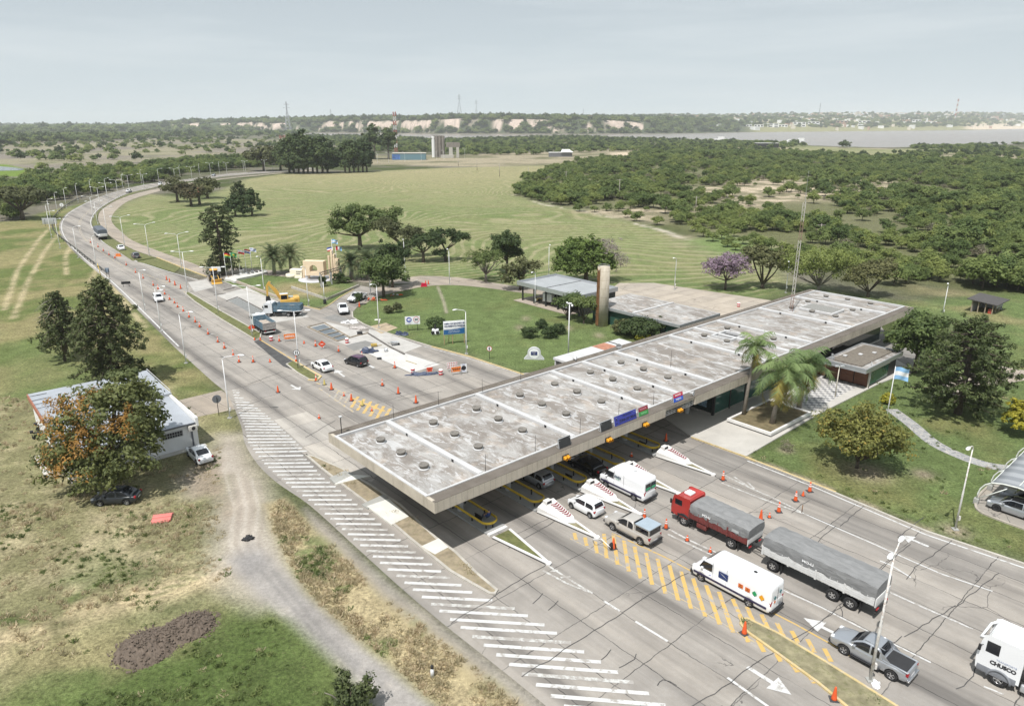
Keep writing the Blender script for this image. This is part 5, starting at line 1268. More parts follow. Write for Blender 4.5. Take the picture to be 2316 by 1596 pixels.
o=bpy.data.objects.new('blossom',quads_mesh('blossom',pos,nn,s,.5,tone,G_flower));col.objects.link(o);o.parent=t
trunk_mb(10,.34,cc[::26],fork=.30).build('trunk',M_bark,t)
broadleaf('silky_oak_tree',at(326,1062),'slim dark green tree right behind the orange blooming one',G_silky,[(0,0,5.0,2.4,2.4,2.2),(.3,0,8.0,2.5,2.4,1.7),(-.2,0,10.4,2.2,2.2,1.4),(1.6,-.5,6.4,2.2,2,1.2),(1.2,0,3.6,1.8,1.8,1.3)],110,34,.75,.40,11,.25,87,nl=10,fork=.6)
def palm(name,loc,label,h,nf,L,leafm,seed,r0,up=1.0,droop=1.0,leafw=.05,leafl=.6,lean=(0,0),dead=0,pairs=26,curl=.5):
 r=np.random.default_rng(seed);t=empty(name,loc,0,label,'palm')
 b=MB();top=Vector((lean[0],lean[1],h));b.tube([(0,0,-.1),(lean[0]*.35,lean[1]*.35,h*.45),top,top+Vector((0,0,.4))],[r0*1.35,r0,r0*.9,r0*.5],10)
 V,Q,Tn=[],[],[];rb=MB()
 for f in range(nf+dead):
  a=2.399*f+r.random()*.3;e=(1-(f/nf))if f<nf else-.3
  el=R(-38)+R(122)*(e**.8 if e>0 else-.2)*up
  l=L*(.8+.3*r.random());d=Vector((math.cos(a),math.sin(a),0));p=top+Vector((0,0,.25));pts=[p.copy()];ns=12
  for s in range(ns):
   el2=el-droop*(s/ns)**1.5*1.5
   p=p+(d*math.cos(el2)+Vector((0,0,math.sin(el2))))*(l/ns);pts.append(p.copy())
  rb.tube(pts[::3],[.035,.03,.02,.012,.006][:len(pts[::3])],4)
  tone=.2+.6*r.random()if f<nf*.82 else .97
  for q in range(pairs):
   s=.10+.9*q/pairs;x=s*ns;i=min(int(x),ns-1);c=pts[i].lerp(pts[i+1],x-i);tg=(pts[i+1]-pts[i]).normalized()
   side=tg.cross(Vector((0,0,1)));side=side.normalized()if side.length>.01 else Vector((1,0,0));nrm=side.cross(tg)
   ll=leafl*(.5+1.1*math.sin(math.pi*min(1,s*.82+.12)))
   for sg in(-1,1):
    dr=(side*sg+tg*.55-Vector((0,0,1))*curl*(.6+.6*r.random())+nrm*.25*r.normal()).normalized();w=tg*leafw
    n0=len(V);V+=[c-w,c+w,c+dr*ll*.55+w*.9,c+dr*ll];Q.append((n0,n0+1,n0+2,n0+3));Tn.append(min(1,max(0,tone+.2*(r.random()-.5))))
 o=bpy.data.objects.new('fronds',raw_mesh('fronds',np.array([tuple(v)for v in V]),np.array(Q),np.array(Tn,np.float32),leafm));col.objects.link(o);o.parent=t
 rb.build('frond_stems',mat('frond_stem',(.20,.19,.08),.7),t)
 b.build('trunk',mat('palm_trunk',(.22,.195,.165),.95,var=.25,scale=4,bump=.4),t)
 return t,top
for v,h,lb,sd in(((621,621),3.3,'date palm left of the pair beside the cream monument',90),((659,616),3.3,'date palm right of the pair beside the cream monument',91),((797,632),3.0,'date palm nearer the pergola, left of the two behind it',92),((833,632),3.2,'date palm farther right behind the pergola',93)):
 t,top=palm('date_palm',at(*v),lb,h+.8,48,4.7,G_palm,sd,.40,droop=.95,leafw=.055,leafl=.55,pairs=26,curl=.18)
palm('queen_palm',at(1680,946),'tall slim palm leaning out of the white planter, leftmost of three',9.0,16,3.3,G_palmy,94,.20,droop=1.4,leafw=.042,leafl=.75,lean=(.9,.5),dead=1,pairs=34,curl=.75)
palm('queen_palm',at(1744,966),'broad palm with long hanging fronds at the centre of the planter',6.4,24,5.0,G_palmy,95,.28,droop=1.5,leafw=.042,leafl=.90,lean=(.9,.2),dead=5,pairs=44,curl=.75)
palm('queen_palm',at(1805,930),'palm with long hanging fronds, rightmost of three in the planter',6.0,18,4.2,G_palmy,96,.25,droop=1.5,leafw=.042,leafl=.85,lean=(.5,0),dead=4,pairs=40,curl=.75)
def scrub_mesh(name,seed,r,h,leafm,n,per,leaf,rc,trunk=True):
 pos,nn,s,tone,cc=cloud(lobes_round(r,h,h*.04,6,seed,.75),n,per,rc,leaf,seed,shell=.6,up=.85)
 pos[:,2]=np.maximum(pos[:,2],.05)
 b=MB()
 if trunk:
  b.tube([(0,0,-.2),(.1,0,h*.35)],[.16,.12],5)
  for q in cc[::max(1,len(cc)//4)][:4]:b.tube([(.1,0,h*.3),tuple(q)],[.09,.03],4)
 ev=[tuple(v)for v in b.v];ef=[f for f in b.f if len(f)==4]
 return quads_mesh(name,pos,nn,s,.8,tone,[leafm,M_bark],(ev,ef))
SV=[scrub_mesh('scrub_tree',200,3.0,4.2,G_scrub,52,42,.40,.85),scrub_mesh('scrub_tree',201,3.6,4.8,G_scrub,60,42,.42,.9),scrub_mesh('scrub_tree',202,2.6,3.4,G_scrub,44,42,.38,.8),scrub_mesh('scrub_tree',203,3.4,5.6,G_scrubd,60,42,.42,.9),scrub_mesh('scrub_tree',204,2.4,3.0,G_dry,34,30,.30,.8),scrub_mesh('scrub_tree',205,4.0,6.2,G_scrubd,70,42,.46,1.0)]
S1=P(1160,442,1185,412,1240,386,1330,364,1480,350,1660,352,1900,356,2100,366,2316,372,2600,372,2600,690,2316,668,2200,652,2090,640,2010,648,1940,606,1880,602,1790,600,1745,592,1690,560,1640,532,1580,520,1500,512,1440,500,1370,488,1300,470,1225,458)
S1b=P(1330,372,1480,338,1700,336,1950,352,2316,336,2600,336,2600,380,2316,376,1900,362,1500,356)
CLR=[P(*q)for q in((1320,484,1420,472,1600,462,1720,452,1740,470,1620,484,1500,505,1400,494),(1545,548,1640,524,1760,560,1772,592,1690,592,1600,572),(1560,432,1700,405,1900,400,2060,412,1990,448,1800,462,1620,458),(1400,380,1560,368,1600,374,1480,392))]
S3=P(-400,600,0,470,30,500,100,462,180,446,300,420,420,398,545,381,640,374,560,362,420,370,300,378,180,392,90,408,0,420,-400,440)
def scatter(poly,cell,keep,seed):
 r=np.random.default_rng(seed);xs=[p[0]for p in poly];ys=[p[1]for p in poly]
 gx,gy=np.meshgrid(np.arange(min(xs),max(xs),cell),np.arange(min(ys),max(ys),cell))
 x=gx.ravel()+r.random(gx.size)*cell;y=gy.ravel()+r.random(gx.size)*cell
 k=inside(x,y,poly)&(np.abs(np.arctan2(x,y))<R(41));x,y=x[k],y[k]
 d=keep(x,y);k=r.random(len(x))<d
 return x[k],y[k]
def keep1(x,y):
 f=fbm(x/26.,y/26.,31,3);d=ramp(f,.38,.56)*.92+.03
 for c in CLR:d=np.where(inside(x,y,c),d*.22,d)
 return d
x1,y1=scatter(S1,4.0,keep1,301)
x1b,y1b=scatter(S1b,10.0,lambda x,y:ramp(fbm(x/60.,y/60.,35,3),.42,.56)*.8,302)
x3,y3=scatter(S3,5.0,lambda x,y:ramp(fbm(x/26.,y/26.,32,3),.32,.48)*.92,303)
def make(x,y,seed,s0=.40,s1=1.20,dry=.10):
 r=np.random.default_rng(seed);n=len(x);v=r.choice(6,n,p=[.22,.2,.2,.16,dry,.22-dry]);
 return dict(x=x,y=y,z=np.zeros(n),rz=r.random(n)*6.28,s=s0+(s1-s0)*r.random(n),v=v)
near_x=np.concatenate([x1,x3]);near_y=np.concatenate([y1,y3]);NR=make(near_x,near_y,304)
NR['s']*=np.where(np.arange(len(near_x))>=len(x1),1.25,np.where(fbm(near_x/60.,near_y/60.,37,2)>.56,1.28,.92))
order=np.argsort(np.hypot(NR['x'],NR['y']))
iso=[(1310,478),(1345,480),(1398,478),(1420,492),(1372,477),(1270,462),(1215,452),(1330,470),(1572,524),(1590,536),(1612,546),(1632,541),(1645,558),(1660,535),(1680,552),(1702,546),(1712,566),(1725,556),(1690,580),(1744,566),(1752,584),(1664,566),(1588,512),(1540,508),(1440,500)]
protos=[]
for k,me in enumerate(SV):
 protos.append(me)
cnt=0
for(vx,vy)in iso:
 p=at(vx,vy);o=bpy.data.objects.new('scrub_tree',protos[[0,2,2,1][cnt%4]]);col.objects.link(o);o.location=p;o.rotation_euler=(0,0,random.random()*6);sc=random.uniform(.62,.95);o.scale=(sc,sc,sc)
 tag(o,'small green scrub tree standing free between the mown field and the thicket','scrub tree','scrub trees at the field edge');cnt+=1
NOBJ=250
far_idx=[]
for j,i in enumerate(order):
 if cnt<NOBJ+len(iso)and j<NOBJ:
  o=bpy.data.objects.new('scrub_tree',protos[NR['v'][i]]);col.objects.link(o)
  o.location=(NR['x'][i],NR['y'][i],-.05);o.rotation_euler=(0,0,NR['rz'][i]);s_=NR['s'][i];o.scale=(s_,s_,s_*random.uniform(.85,1.15))
  tag(o,'scrub tree at the near side of the dense green thicket','scrub tree','scrub trees of the near thicket');cnt+=1
  if j<6:pass
 else:far_idx.append(i)
fi=np.array(far_idx)
def gn_mass(name,meshes,D,kind='stuff'):
 """one object: a point cloud carrying copies of the bush shapes"""
 n=len(D['x']);me=bpy.data.meshes.new(name);me.vertices.add(n)
 me.vertices.foreach_set('co',np.stack([D['x'],D['y'],D['z']],-1).astype(np.float32).ravel())
 for nm,typ in(('rz','FLOAT'),('s','FLOAT')):
  a=me.attributes.new(nm,typ,'POINT');a.data.foreach_set('value',D[nm].astype(np.float32))
 a=me.attributes.new('v','INT','POINT');a.data.foreach_set('value',D['v'].astype(np.int32))
 o=bpy.data.objects.new(name,me);col.objects.link(o);tag(o,kind=kind)
 g=bpy.data.node_groups.new(name,'GeometryNodeTree');g.is_modifier=True
 g.interface.new_socket('Geometry',in_out='INPUT',socket_type='NodeSocketGeometry');g.interface.new_socket('Geometry',in_out='OUTPUT',socket_type='NodeSocketGeometry')
 gi=g.nodes.new('NodeGroupInput');go=g.nodes.new('NodeGroupOutput');jn=g.nodes.new('GeometryNodeJoinGeometry')
 for ob in reversed(meshes):
  oi=g.nodes.new('GeometryNodeObjectInfo');oi.inputs['Object'].default_value=ob;oi.inputs['As Instance'].default_value=True;oi.transform_space='ORIGINAL'
  g.links.new(oi.outputs['Geometry'],jn.inputs[0])
 ip=g.nodes.new('GeometryNodeInstanceOnPoints');ip.inputs['Pick Instance'].default_value=True
 def na(nm,t):
  x=g.nodes.new('GeometryNodeInputNamedAttribute');x.data_type=t;x.inputs['Name'].default_value=nm;return x.outputs['Attribute']
 cx=g.nodes.new('ShaderNodeCombineXYZ');g.links.new(na('rz','FLOAT'),cx.inputs['Z'])
 g.links.new(gi.outputs[0],ip.inputs['Points']);g.links.new(jn.outputs[0],ip.inputs['Instance']);g.links.new(na('v','INT'),ip.inputs['Instance Index'])
 g.links.new(cx.outputs[0],ip.inputs['Rotation']);g.links.new(na('s','FLOAT'),ip.inputs['Scale']);g.links.new(ip.outputs[0],go.inputs[0])
 md=o.modifiers.new('mass','NODES');md.node_group=g
 return o
pat=[]
for k in range(6):
 cand=[o for o in bpy.data.objects if o.data==SV[k]]
 if cand:pat.append(cand[0])
 else:
  o=bpy.data.objects.new('scrub_tree',SV[k]);col.objects.link(o);o.location=at(1420+30*k,470);tag(o,'scrub tree at the near side of the dense green thicket','scrub tree','scrub trees of the near thicket');pat.append(o)
D={k:NR[k][fi]for k in NR}
gn_mass('thicket',pat,D)
FV=[scrub_mesh('far_wood_tree',210,5.0,7.5,G_scrubd,34,24,1.2,1.6,False),scrub_mesh('far_wood_tree',211,5.6,6.0,G_scrub,34,24,1.2,1.7,False),scrub_mesh('far_wood_tree',212,4.6,8.5,G_dark,34,24,1.2,1.5,False)]
fpat=[]
for k,(vx,vy,lb)in enumerate(((1908,338,'big dark round tree alone on the flat by the river'),(1322,370,'small tree standing alone where the field meets the far track'),(1795,330,'dark tree behind the white river house'))):
 o=bpy.data.objects.new('lone_tree',FV[[2,1,0][k]]);col.objects.link(o);o.location=at(vx,vy,-2.0 if k!=1 else-.5);o.scale=[(2.3,2.3,1.5),(.8,.8,.8),(1.8,1.8,1.6)][k];tag(o,lb,'tree');fpat.append(o)
fpat=[fpat[2],fpat[1],fpat[0]]
def far_make(x,y,seed,s0,s1,z=None):
 r=np.random.default_rng(seed);n=len(x);return dict(x=x,y=y,z=np.zeros(n)if z is None else z,rz=r.random(n)*6.28,s=s0+(s1-s0)*r.random(n),v=r.choice(3,n,p=[.45,.33,.22]))
sets=[]
def wood(poly,cell,keep,seed,s0,s1):
 x,y=scatter(poly,cell,keep,seed);sets.append(far_make(x,y,seed,s0,s1))
sets.append(dict(x=x1b,y=y1b,z=np.zeros(len(x1b)),rz=np.random.default_rng(5).random(len(x1b))*6.28,s=.45+.3*np.random.default_rng(6).random(len(x1b)),v=np.random.default_rng(7).choice(3,len(x1b))))
wood(P(640,330,700,306,860,311,1000,318,1150,314,1240,310,1330,311,1440,315,1560,319,1640,321,1760,324,1835,331,1770,335,1600,338,1330,345,1180,352,1040,352,1000,345,780,345),13.0,lambda x,y:ramp(fbm(x/90.,y/90.,41,3),.30,.46)*.92,411,.55,1.0)
wood(P(2060,333,2250,328,2420,324,2600,322,2600,330,2400,335,2200,341,2070,340),11.0,lambda x,y:ramp(fbm(x/70.,y/70.,42,3),.34,.48),412,.45,.8)
wood(P(-300,470,0,420,180,392,320,374,560,358,690,346,700,312,560,308,300,306,0,306,-300,310),14.0,lambda x,y:ramp(fbm(x/75.,y/75.,43,3),.54,.70)*.55+.012,413,.45,1.2)
wood(P(-300,312,0,308,240,306,420,303,560,302,700,301,700,306,560,308,400,312,200,322,0,330,-300,345),24.0,lambda x,y:ramp(fbm(x/160.,y/160.,44,3),.40,.54)*.8,414,1.0,2.2)
wood(P(-300,306,0,304,300,301,560,299.5,560,290,300,288,0,286.5,-300,286),62.0,lambda x,y:ramp(fbm(x/420.,y/420.,45,3),.34,.48)*.9,415,2.4,5.0)
r_=np.random.default_rng(416);n_=26000
bb_=r_.uniform(R(-34),R(41),n_);rb_=np.interp(bb_,*zip(*sorted((math.atan2(p[0],p[1]),math.hypot(p[0],p[1]))for p in FB)))
dd_=r_.random(n_)**1.4*3300;rr_=rb_+dd_+20
fx,fy=rr_*np.sin(bb_),rr_*np.cos(bb_);fz_=far_height(fx,fy)
sl_=(far_height(fx*1.006,fy*1.006)-far_height(fx*.994,fy*.994))/(.012*rr_)
bare=(sl_>.14)&(fbm(fx/130.,fy/130.,21,2)>.40)&(fbm(fx/28.,fy/28.,22,3)>.40)&(fz_>14)&(np.degrees(bb_)<10)
dens=ramp(fbm(fx/240.,fy/240.,46,3),.30,.46)
town=ramp(np.degrees(bb_),6,14)
beach=(dd_<330)&(np.degrees(bb_)>17)
k_=(~bare)&(r_.random(n_)<dens*(1-.55*town))&(~beach)&(fz_>.5)
sets.append(far_make(fx[k_],fy[k_],417,1.3,3.2,fz_[k_]-2.0))
D={k:np.concatenate([s[k]for s in sets])for k in sets[0]}
gn_mass('far_woods',fpat,D)
def paint(name,c,rough=.28,metal=.0):return mat(name,c,rough,metal,var=.03,scale=.6,spec=.5,coat=.6)
V_white=paint('white_car_paint',(.78,.79,.80));V_silver=paint('silver_car_paint',(.42,.44,.47),.3,.6);V_black=paint('black_car_paint',(.012,.012,.014),.2);V_grey=paint('grey_car_paint',(.10,.105,.115),.3,.4);V_beige=paint('beige_car_paint',(.50,.475,.44),.4,.3)
V_glass=mat('car_glass',(.012,.014,.018),.05,var=.1,spec=.7);V_tyre=mat('tyre',(.022,.022,.023),.9,var=.2,scale=6);V_rim=mat('alloy_rim',(.42,.42,.43),.35,.6,var=.1);V_trim=mat('black_trim',(.02,.02,.022),.6);V_tl=mat('tail_lamp',(.32,.012,.02),.25);V_hl=mat('head_lamp',(.62,.64,.66),.12);V_plate=mat('plate',(.6,.6,.6),.5)
V_chr=mat('chrome',(.55,.55,.56),.2,.9)
def wheel(par,x,y,r,w=.2,rim=V_rim,rf=.64):
 s=1 if y>0 else-1
 b=MB();b.M=Matrix.Translation((x,y,r))@Matrix.Rotation(R(-90)*s,4,'X')
 b.lathe([(rf*r,-w/2),(.94*r,-w/2),(r,-w*.32),(r,w*.32),(.95*r,w/2),(rf*r,w*.48),(rf*r*.95,w*.30)],20);o=b.build('tyre',V_tyre)
 g=empty('wheel',(0,0,0));g.parent=par;o.parent=g
 b=MB();b.M=Matrix.Translation((x,y,r))@Matrix.Rotation(R(-90)*s,4,'X')
 b.cyl((0,0,w*.1),(0,0,w*.2),rf*r*.97,rf*r*.97,18,mi=1)
 for k in range(5):
  a=k*1.2566;b.add([(rf*r*.95*math.cos(a+d),rf*r*.95*math.sin(a+d),w*.36)for d in(-.2,.2)]+[(.1*r*math.cos(a+d*3),.1*r*math.sin(a+d*3),w*.40)for d in(.2,-.2)],[(0,1,2,3)])
 b.cyl((0,0,w*.2),(0,0,w*.42),.17*r,.13*r,10)
 b.tube([(rf*r*.93*math.cos(a),rf*r*.93*math.sin(a),w*.38)for a in[2*math.pi*q/18 for q in range(19)]],.035*r,4)
 b.build('rim',[rim,V_trim],g)
def ip(x,pts):return float(np.interp(x,[p[0]for p in pts],[p[1]for p in pts]))
def car(loc,rz,label,cat,paintm,L=4.4,Wd=1.75,H=1.46,wb=2.6,wr=.31,base=.24,top=None,belt=.90,cab=None,wroof=.60,win=None,roofm=None,name='parked_car',rim=V_rim,group=None,front=.80,wz=None,taper=.10,stripe=None,xoff=.0,hl=(.64,.78),tl=(.70,.92),lamps=True):
 """top: body top line, cab: (rear base, rear roof, front roof, windscreen base)"""
 t=empty(name,loc,rz,label,cat,group);hL=L/2;hw=Wd/2;xw=(-wb/2+xoff,wb/2+xoff)
 top=top or[(-hL,belt-.14),(-hL+.08,belt-.02),(-hL+.5,belt+.03),(cab[3]-.1,belt+.04),(hL-.5,belt-.10),(hL-.08,belt-.24),(hL,belt-.38)]
 ar=wr+.07
 xs=sorted(set(list(np.linspace(-hL,hL,25))+[c+ar*q for c in xw for q in(-1.02,-.99,-.9,-.7,-.4,0,.4,.7,.9,.99,1.02)]+[-hL+.03,hL-.03,-hL+.1,hL-.1]))
 FR=(0,.10,.45,.80,.94,1.0)
 vs,fs=[],[]
 for x in xs:
  zb=base+(.10*max(0,(abs(x)-hL+.25)/.25));zt=ip(x,top)
  for c in xw:
   if abs(x-c)<ar:zb=max(zb,wr+math.sqrt(ar*ar-(x-c)**2))
  zb=min(zb,zt-.1)
  e=abs(x)/hL;w=hw*(1-taper*e**5-.10*max(0,(e-.94)/.06)**2)
  ws=(w*.93,w*.985,w,w*.975,w*.93,w*.80)
  ring=[(ws[i],zb+FR[i]*(zt-zb))for i in range(6)]+[(0,zt+.035)]
  ring=[(x,y,z)for y,z in ring]+[(x,-y,z)for y,z in ring[-2::-1]]
  vs+=ring
 m=13
 for i in range(len(xs)-1):
  for j in range(m-1):fs.append((i*m+j,i*m+j+1,(i+1)*m+j+1,(i+1)*m+j))
  fs.append((i*m+m-1,i*m,(i+1)*m,(i+1)*m+m-1))
 fs.append(tuple(range(m))[::-1]);fs.append(tuple((len(xs)-1)*m+j for j in range(m)))
 b=MB();b.add(vs,[f[::-1]for f in fs],0,True)
 r0,r1,f1,f0=cab;hr=H-belt
 rl=[(r0,0),(r0+(r1-r0)*.5,.60),(r1,.93),(r1+.18,.985),((r1+f1)/2,1.0),(f1-.18,.985),(f1,.93),(f1+(f0-f1)*.5,.57),(f0,0)]
 wbel=hw*.95;wro=hw*(wroof+.2)
 def sec(x):
  h=ip(x,rl);e=max(0,abs(x-(r1+f1)/2)/((f0-r0)/2));k=1-.07*e**4
  return h,belt+.015+h*hr,(wbel-(wbel-wro)*h)*k
 cx=sorted(set([p[0]for p in rl]+list(np.linspace(r0,f0,19))));vs,fs=[],[]
 for x in cx:
  h,z,y=sec(x);yb=wbel*(1-.07*max(0,abs(x-(r1+f1)/2)/((f0-r0)/2))**4)
  q=[(yb,belt-.05),(yb+(y-yb)*.5,belt+(z-belt)*.5),(y,z-.05*h),(y*.90,z-.004),(y*.5,z+.02*h),(0,z+.028*h)]
  vs+=[(x,a,c)for a,c in q]+[(x,-a,c)for a,c in q[-2::-1]]
 m=11
 for i in range(len(cx)-1):
  for j in range(m-1):fs.append((i*m+j,i*m+j+1,(i+1)*m+j+1,(i+1)*m+j))
 fs.append(tuple(range(m))[::-1]);fs.append(tuple((len(cx)-1)*m+j for j in range(m)))
 n0=len(b.f);b.add(vs,[f[::-1]for f in fs],0,True)
 if roofm:
  for i in range(n0,len(b.f)):
   cz=sum(b.v[k][2]for k in b.f[i])/len(b.f[i]);xx=sum(b.v[k][0]for k in b.f[i])/len(b.f[i])
   if cz>belt+hr*.9:b.m[i]=1
 b.build('body',[paintm,roofm or paintm],t)
 def screen(nm,xa,xb,k0=.86,n=6):
  b=MB();vs=[]
  for i in range(n+1):
   x=xa+(xb-xa)*i/n;h,z,y=sec(x)
   for q in(-1,-.6,0,.6,1):vs.append((x+(.02 if xb>xa and xa>0 else-.02),q*y*k0,z+.018+.02*h*(1-q*q)))
  fs=[(i*5+j,i*5+j+1,i*5+6+j,i*5+5+j)for i in range(n)for j in range(4)]
  b.add(vs,fs if(xb-xa)>0 else fs,0,True);b.build(nm,V_glass,t)
 screen('windscreen',f1+(f0-f1)*.06,f0-(f0-f1)*.10)
 if win!='van':screen('rear_window',r0+(r1-r0)*.20,r1-(r1-r0)*.04,.80)
 ws=win if isinstance(win,list)else[(r1*.5+r0*.5+.05,(r1+f1)/2-.1),((r1+f1)/2+.02,f1+(f0-f1)*.62)]
 for s in(-1,1):
  for(xa,xb)in ws:
   b=MB();vs=[]
   for i in range(7):
    x=xa+(xb-xa)*i/6;h,z,y=sec(x);z0=(wz or belt+.05);z1=max(z0+.01,z-.085)
    for zz in(z0,z1):
     k=(zz-belt)/max(.05,z-belt);yy=wbel+(y-wbel)*min(1,max(0,k));vs.append((x,s*(yy+.012),zz))
   b.add(vs,[(i*2,i*2+1,i*2+3,i*2+2)for i in range(6)],0,True);b.build('side_window',V_glass,t)
  b=MB();b.bbox(f0-.55,f0-.35,s*(hw+.02)-.1,s*(hw+.02)+.1,belt+.02,belt+.17,.03);b.build('wing_mirror',paintm,t)
 for x in xw:
  for s in(-1,1):wheel(t,x,s*(hw-.11),wr,rim=rim)
 b=MB()
 for x in xw:
  b.cyl((x,-(hw-.16),wr),(x,hw-.16,wr),wr+.06,wr+.06,16)
 b.box(-hL+.4,hL-.4,-hw+.12,hw-.12,base-.06,base+.3);b.build('underbody',V_trim,t)
 b=MB();b.bbox(hL-.14,hL+.015,-hw*.72,hw*.72,base+.08,base+.24,.03);b.bbox(hL-.16,hL+.0,-hw*.5,hw*.5,hl[0]-.06,hl[0]+.06,.02);b.build('grille',V_trim,t)
 for s in(-1,1):
  if lamps:
   b=MB();b.bbox(hL-.34,hL-.045,s*hw*.70-.16,s*hw*.70+.16,hl[0],hl[1],.04);b.build('headlight',V_hl,t)
  b=MB();b.bbox(-hL+.005,-hL+.18,s*hw*.80-.10,s*hw*.80+.10,tl[0],tl[1],.03);b.build('tail_light',V_tl,t)
 b=MB();b.box(-hL-.012,-hL+.03,-.26,.26,base+.26,base+.38);b.build('number_plate',V_plate,t)
 if stripe:
  b=MB()
  for s in(-1,1):b.bbox(-hL+.2,hL-.15,s*(hw+.005)-.02,s*(hw+.005)+.02,stripe[0],stripe[1],.01)
  b.build('side_strip',V_trim,t)
 return t
def place(fr,rr,hw,side=1):
 """position and heading from where the two wheels of one side touch the ground; side +1: left wheels"""
 a,c=at(*fr),at(*rr);d=(a-c).normalized();n=Vector((-d.y,d.x,0))
 return(a+c)/2-n*hw*side,math.atan2(d.y,d.x)
def placec(fp,rp):
 a,c=at(*fp),at(*rp);d=a-c;return(a+c)/2,math.atan2(d.y,d.x)
UP=LA+math.pi
SED=dict(L=4.5,Wd=1.76,H=1.46,cab=(-1.75,-.85,.35,1.20))
HAT=dict(L=4.0,Wd=1.74,H=1.52,wb=2.5,cab=(-1.93,-1.50,.30,1.20),belt=.95)
def K(d,**k):return dict(d,**k)
p,a=place((1293,1149.5),(1332.6,1171),.75);car(p,UP,'small white hatchback leaving the toll lane beside the crash block','car',V_white,**K(HAT,L=3.6,Wd=1.65,H=1.50,wb=2.42,cab=(-1.74,-1.46,.42,1.15),wr=.29),name='hatchback')
p,a=place((1182,1085),(1217,1105),.8);car(p,UP,'silver hatchback half under the toll roof','car',V_silver,**K(HAT),name='hatchback')
p,a=place((1296,1056),(1335,1076.5),.8);car(p,UP,'glossy black sedan half under the toll roof','car',V_black,**K(SED,L=4.6),name='sedan')
p,a=place((709,833),(726.5,842),.8);car(p,a,'white sedan driving away beside the median end','car',V_white,**K(SED,L=4.3),name='sedan')
p,a=place((785,824),(809,831),.8);car(p,a,'black hatchback with a dark purple roof near the fresh slab','car',V_black,**K(HAT,L=4.0,H=1.58),name='hatchback',roofm=paint('purple_roof',(.075,.02,.06)))
p,a=place((427,1033),(443.5,1049),.8);car(p,a,'white sedan parked by the corner of the white building','car',V_white,**SED,name='sedan')
p,a=place((229,1144.6),(286,1142),.8);car(p,a,'black sedan parked on grass under the orange blooming tree','car',paint('blue_black_paint',(.018,.022,.028)),**K(SED,L=4.3,wb=2.5),name='sedan')
p,a=placec((364,688.5),(353,671.5));car(p,a,'white hatchback coming towards the toll beside the cone row','car',V_white,**K(HAT),name='hatchback')
p,a=placec((299,577),(316,590));car(p,a,'dark grey hatchback driving away past the orange barrier','car',V_grey,**K(HAT,L=4.3,H=1.6),name='hatchback')
p,a=placec((267,560),(281,570));car(p,a,'white sedan driving away behind the grey tarpaulin truck','car',V_white,**K(SED),name='sedan')
p,a=placec((357,421.5),(369,417));car(p,a+math.pi,'white van far along the bend','van',V_white,**K(HAT,L=4.6,H=1.9,wb=2.8,cab=(-2.25,-2.1,.7,1.5),belt=1.1),name='van')
p,a=placec((394,414),(406,411));car(p,a,'dark pickup far along the bend above the field trees','pickup',V_grey,**K(SED,L=5.2,wb=3.1,H=1.8,wr=.38,base=.35,belt=1.1,cab=(-1.0,-.6,.5,1.3),top=[(-2.6,1.0),(1.2,1.12),(2.3,.98),(2.6,.7)]),name='pickup_truck')
p,a=placec((478,399.5),(489,397.5));car(p,a,'grey car farthest away on the main road','car',V_silver,**K(HAT,H=1.7),name='hatchback')
PICK=dict(L=5.3,Wd=1.86,H=1.82,wb=3.2,wr=.39,base=.38,belt=1.12,cab=(-.95,-.62,.45,1.35),wroof=.62,hl=(.80,.98),tl=(.82,1.10),xoff=-.05)
PT=[(-2.65,1.02),(-2.6,1.10),(-1.0,1.12),(1.3,1.16),(2.2,1.04),(2.58,.92),(2.65,.70)]
def pickup(loc,rz,label,m,cover=None,rails=True,**k):
 t=car(loc,rz,label,'pickup',m,**K(PICK,top=PT,**k),name='pickup_truck')
 b=MB();b.box(-2.52,-1.02,-.72,.72,1.125,1.165);b.build('bed_cover' if cover else 'cargo_bed',mat('bed_liner',(.028,.028,.03),.7,var=.15,scale=2)if cover!='box' else V_trim,t)
 b=MB()
 for s in(-1,1):b.bbox(-2.6,-.95,s*.82-.06,s*.82+.06,1.10,1.19,.02)
 b.bbox(-2.62,-2.50,-.80,.80,.9,1.19,.02);b.build('bed_rail',m,t)
 b=MB();b.bbox(-2.78,-2.6,-.85,.85,.46,.62,.04);b.build('bumper',V_chr if cover=='tonneau' else V_trim,t);b=MB();b.bbox(2.56,2.72,-.84,.84,.44,.66,.05);b.build('bumper',V_trim,t)
 for s in(-1,1):b=MB();b.bbox(-.9,1.1,s*.93-.09,s*.93+.09,.36,.42,.02);b.build('side_step',V_trim,t)
 return t
p,a=place((1906,1479.5),(2013,1535),.84);t=pickup(p,UP-.01,'new silver double cab pickup with a black bed cover, bottom right',V_silver,'tonneau')
b=MB()
for s in(-1,1):b.tube([(-.95,s*.62,1.82),(.4,s*.62,1.86)],.03,5);b.add([(-.6,s*.80,1.72),(-.95,s*.82,1.2),(-1.5,s*.84,1.19),(-1.0,s*.80,1.55)],[(0,1,2,3)])
b.build('roof_rail',V_silver,t)
p,a=place((1389,1200),(1444,1229),.78);t=pickup(p,UP,'dusty old beige double cab pickup with a boxy bed canopy',V_beige,'box',wr=.38)
b=MB();b.bbox(-2.55,-.98,-.84,.84,1.14,1.84,.04);cn=b.build('canopy',mat('canopy_shell',(.36,.35,.33),.5,.3,var=.1),t)
b=MB();b.box(-2.58,-.96,-.86,.86,1.84,1.88);b.build('canopy_roof',mat('canopy_top',(.36,.43,.49),.45,.2,var=.06),t)
b=MB()
for s in(-1,1):b.box(-2.45,-1.08,s*.845-.006,s*.845+.006,1.27,1.74)
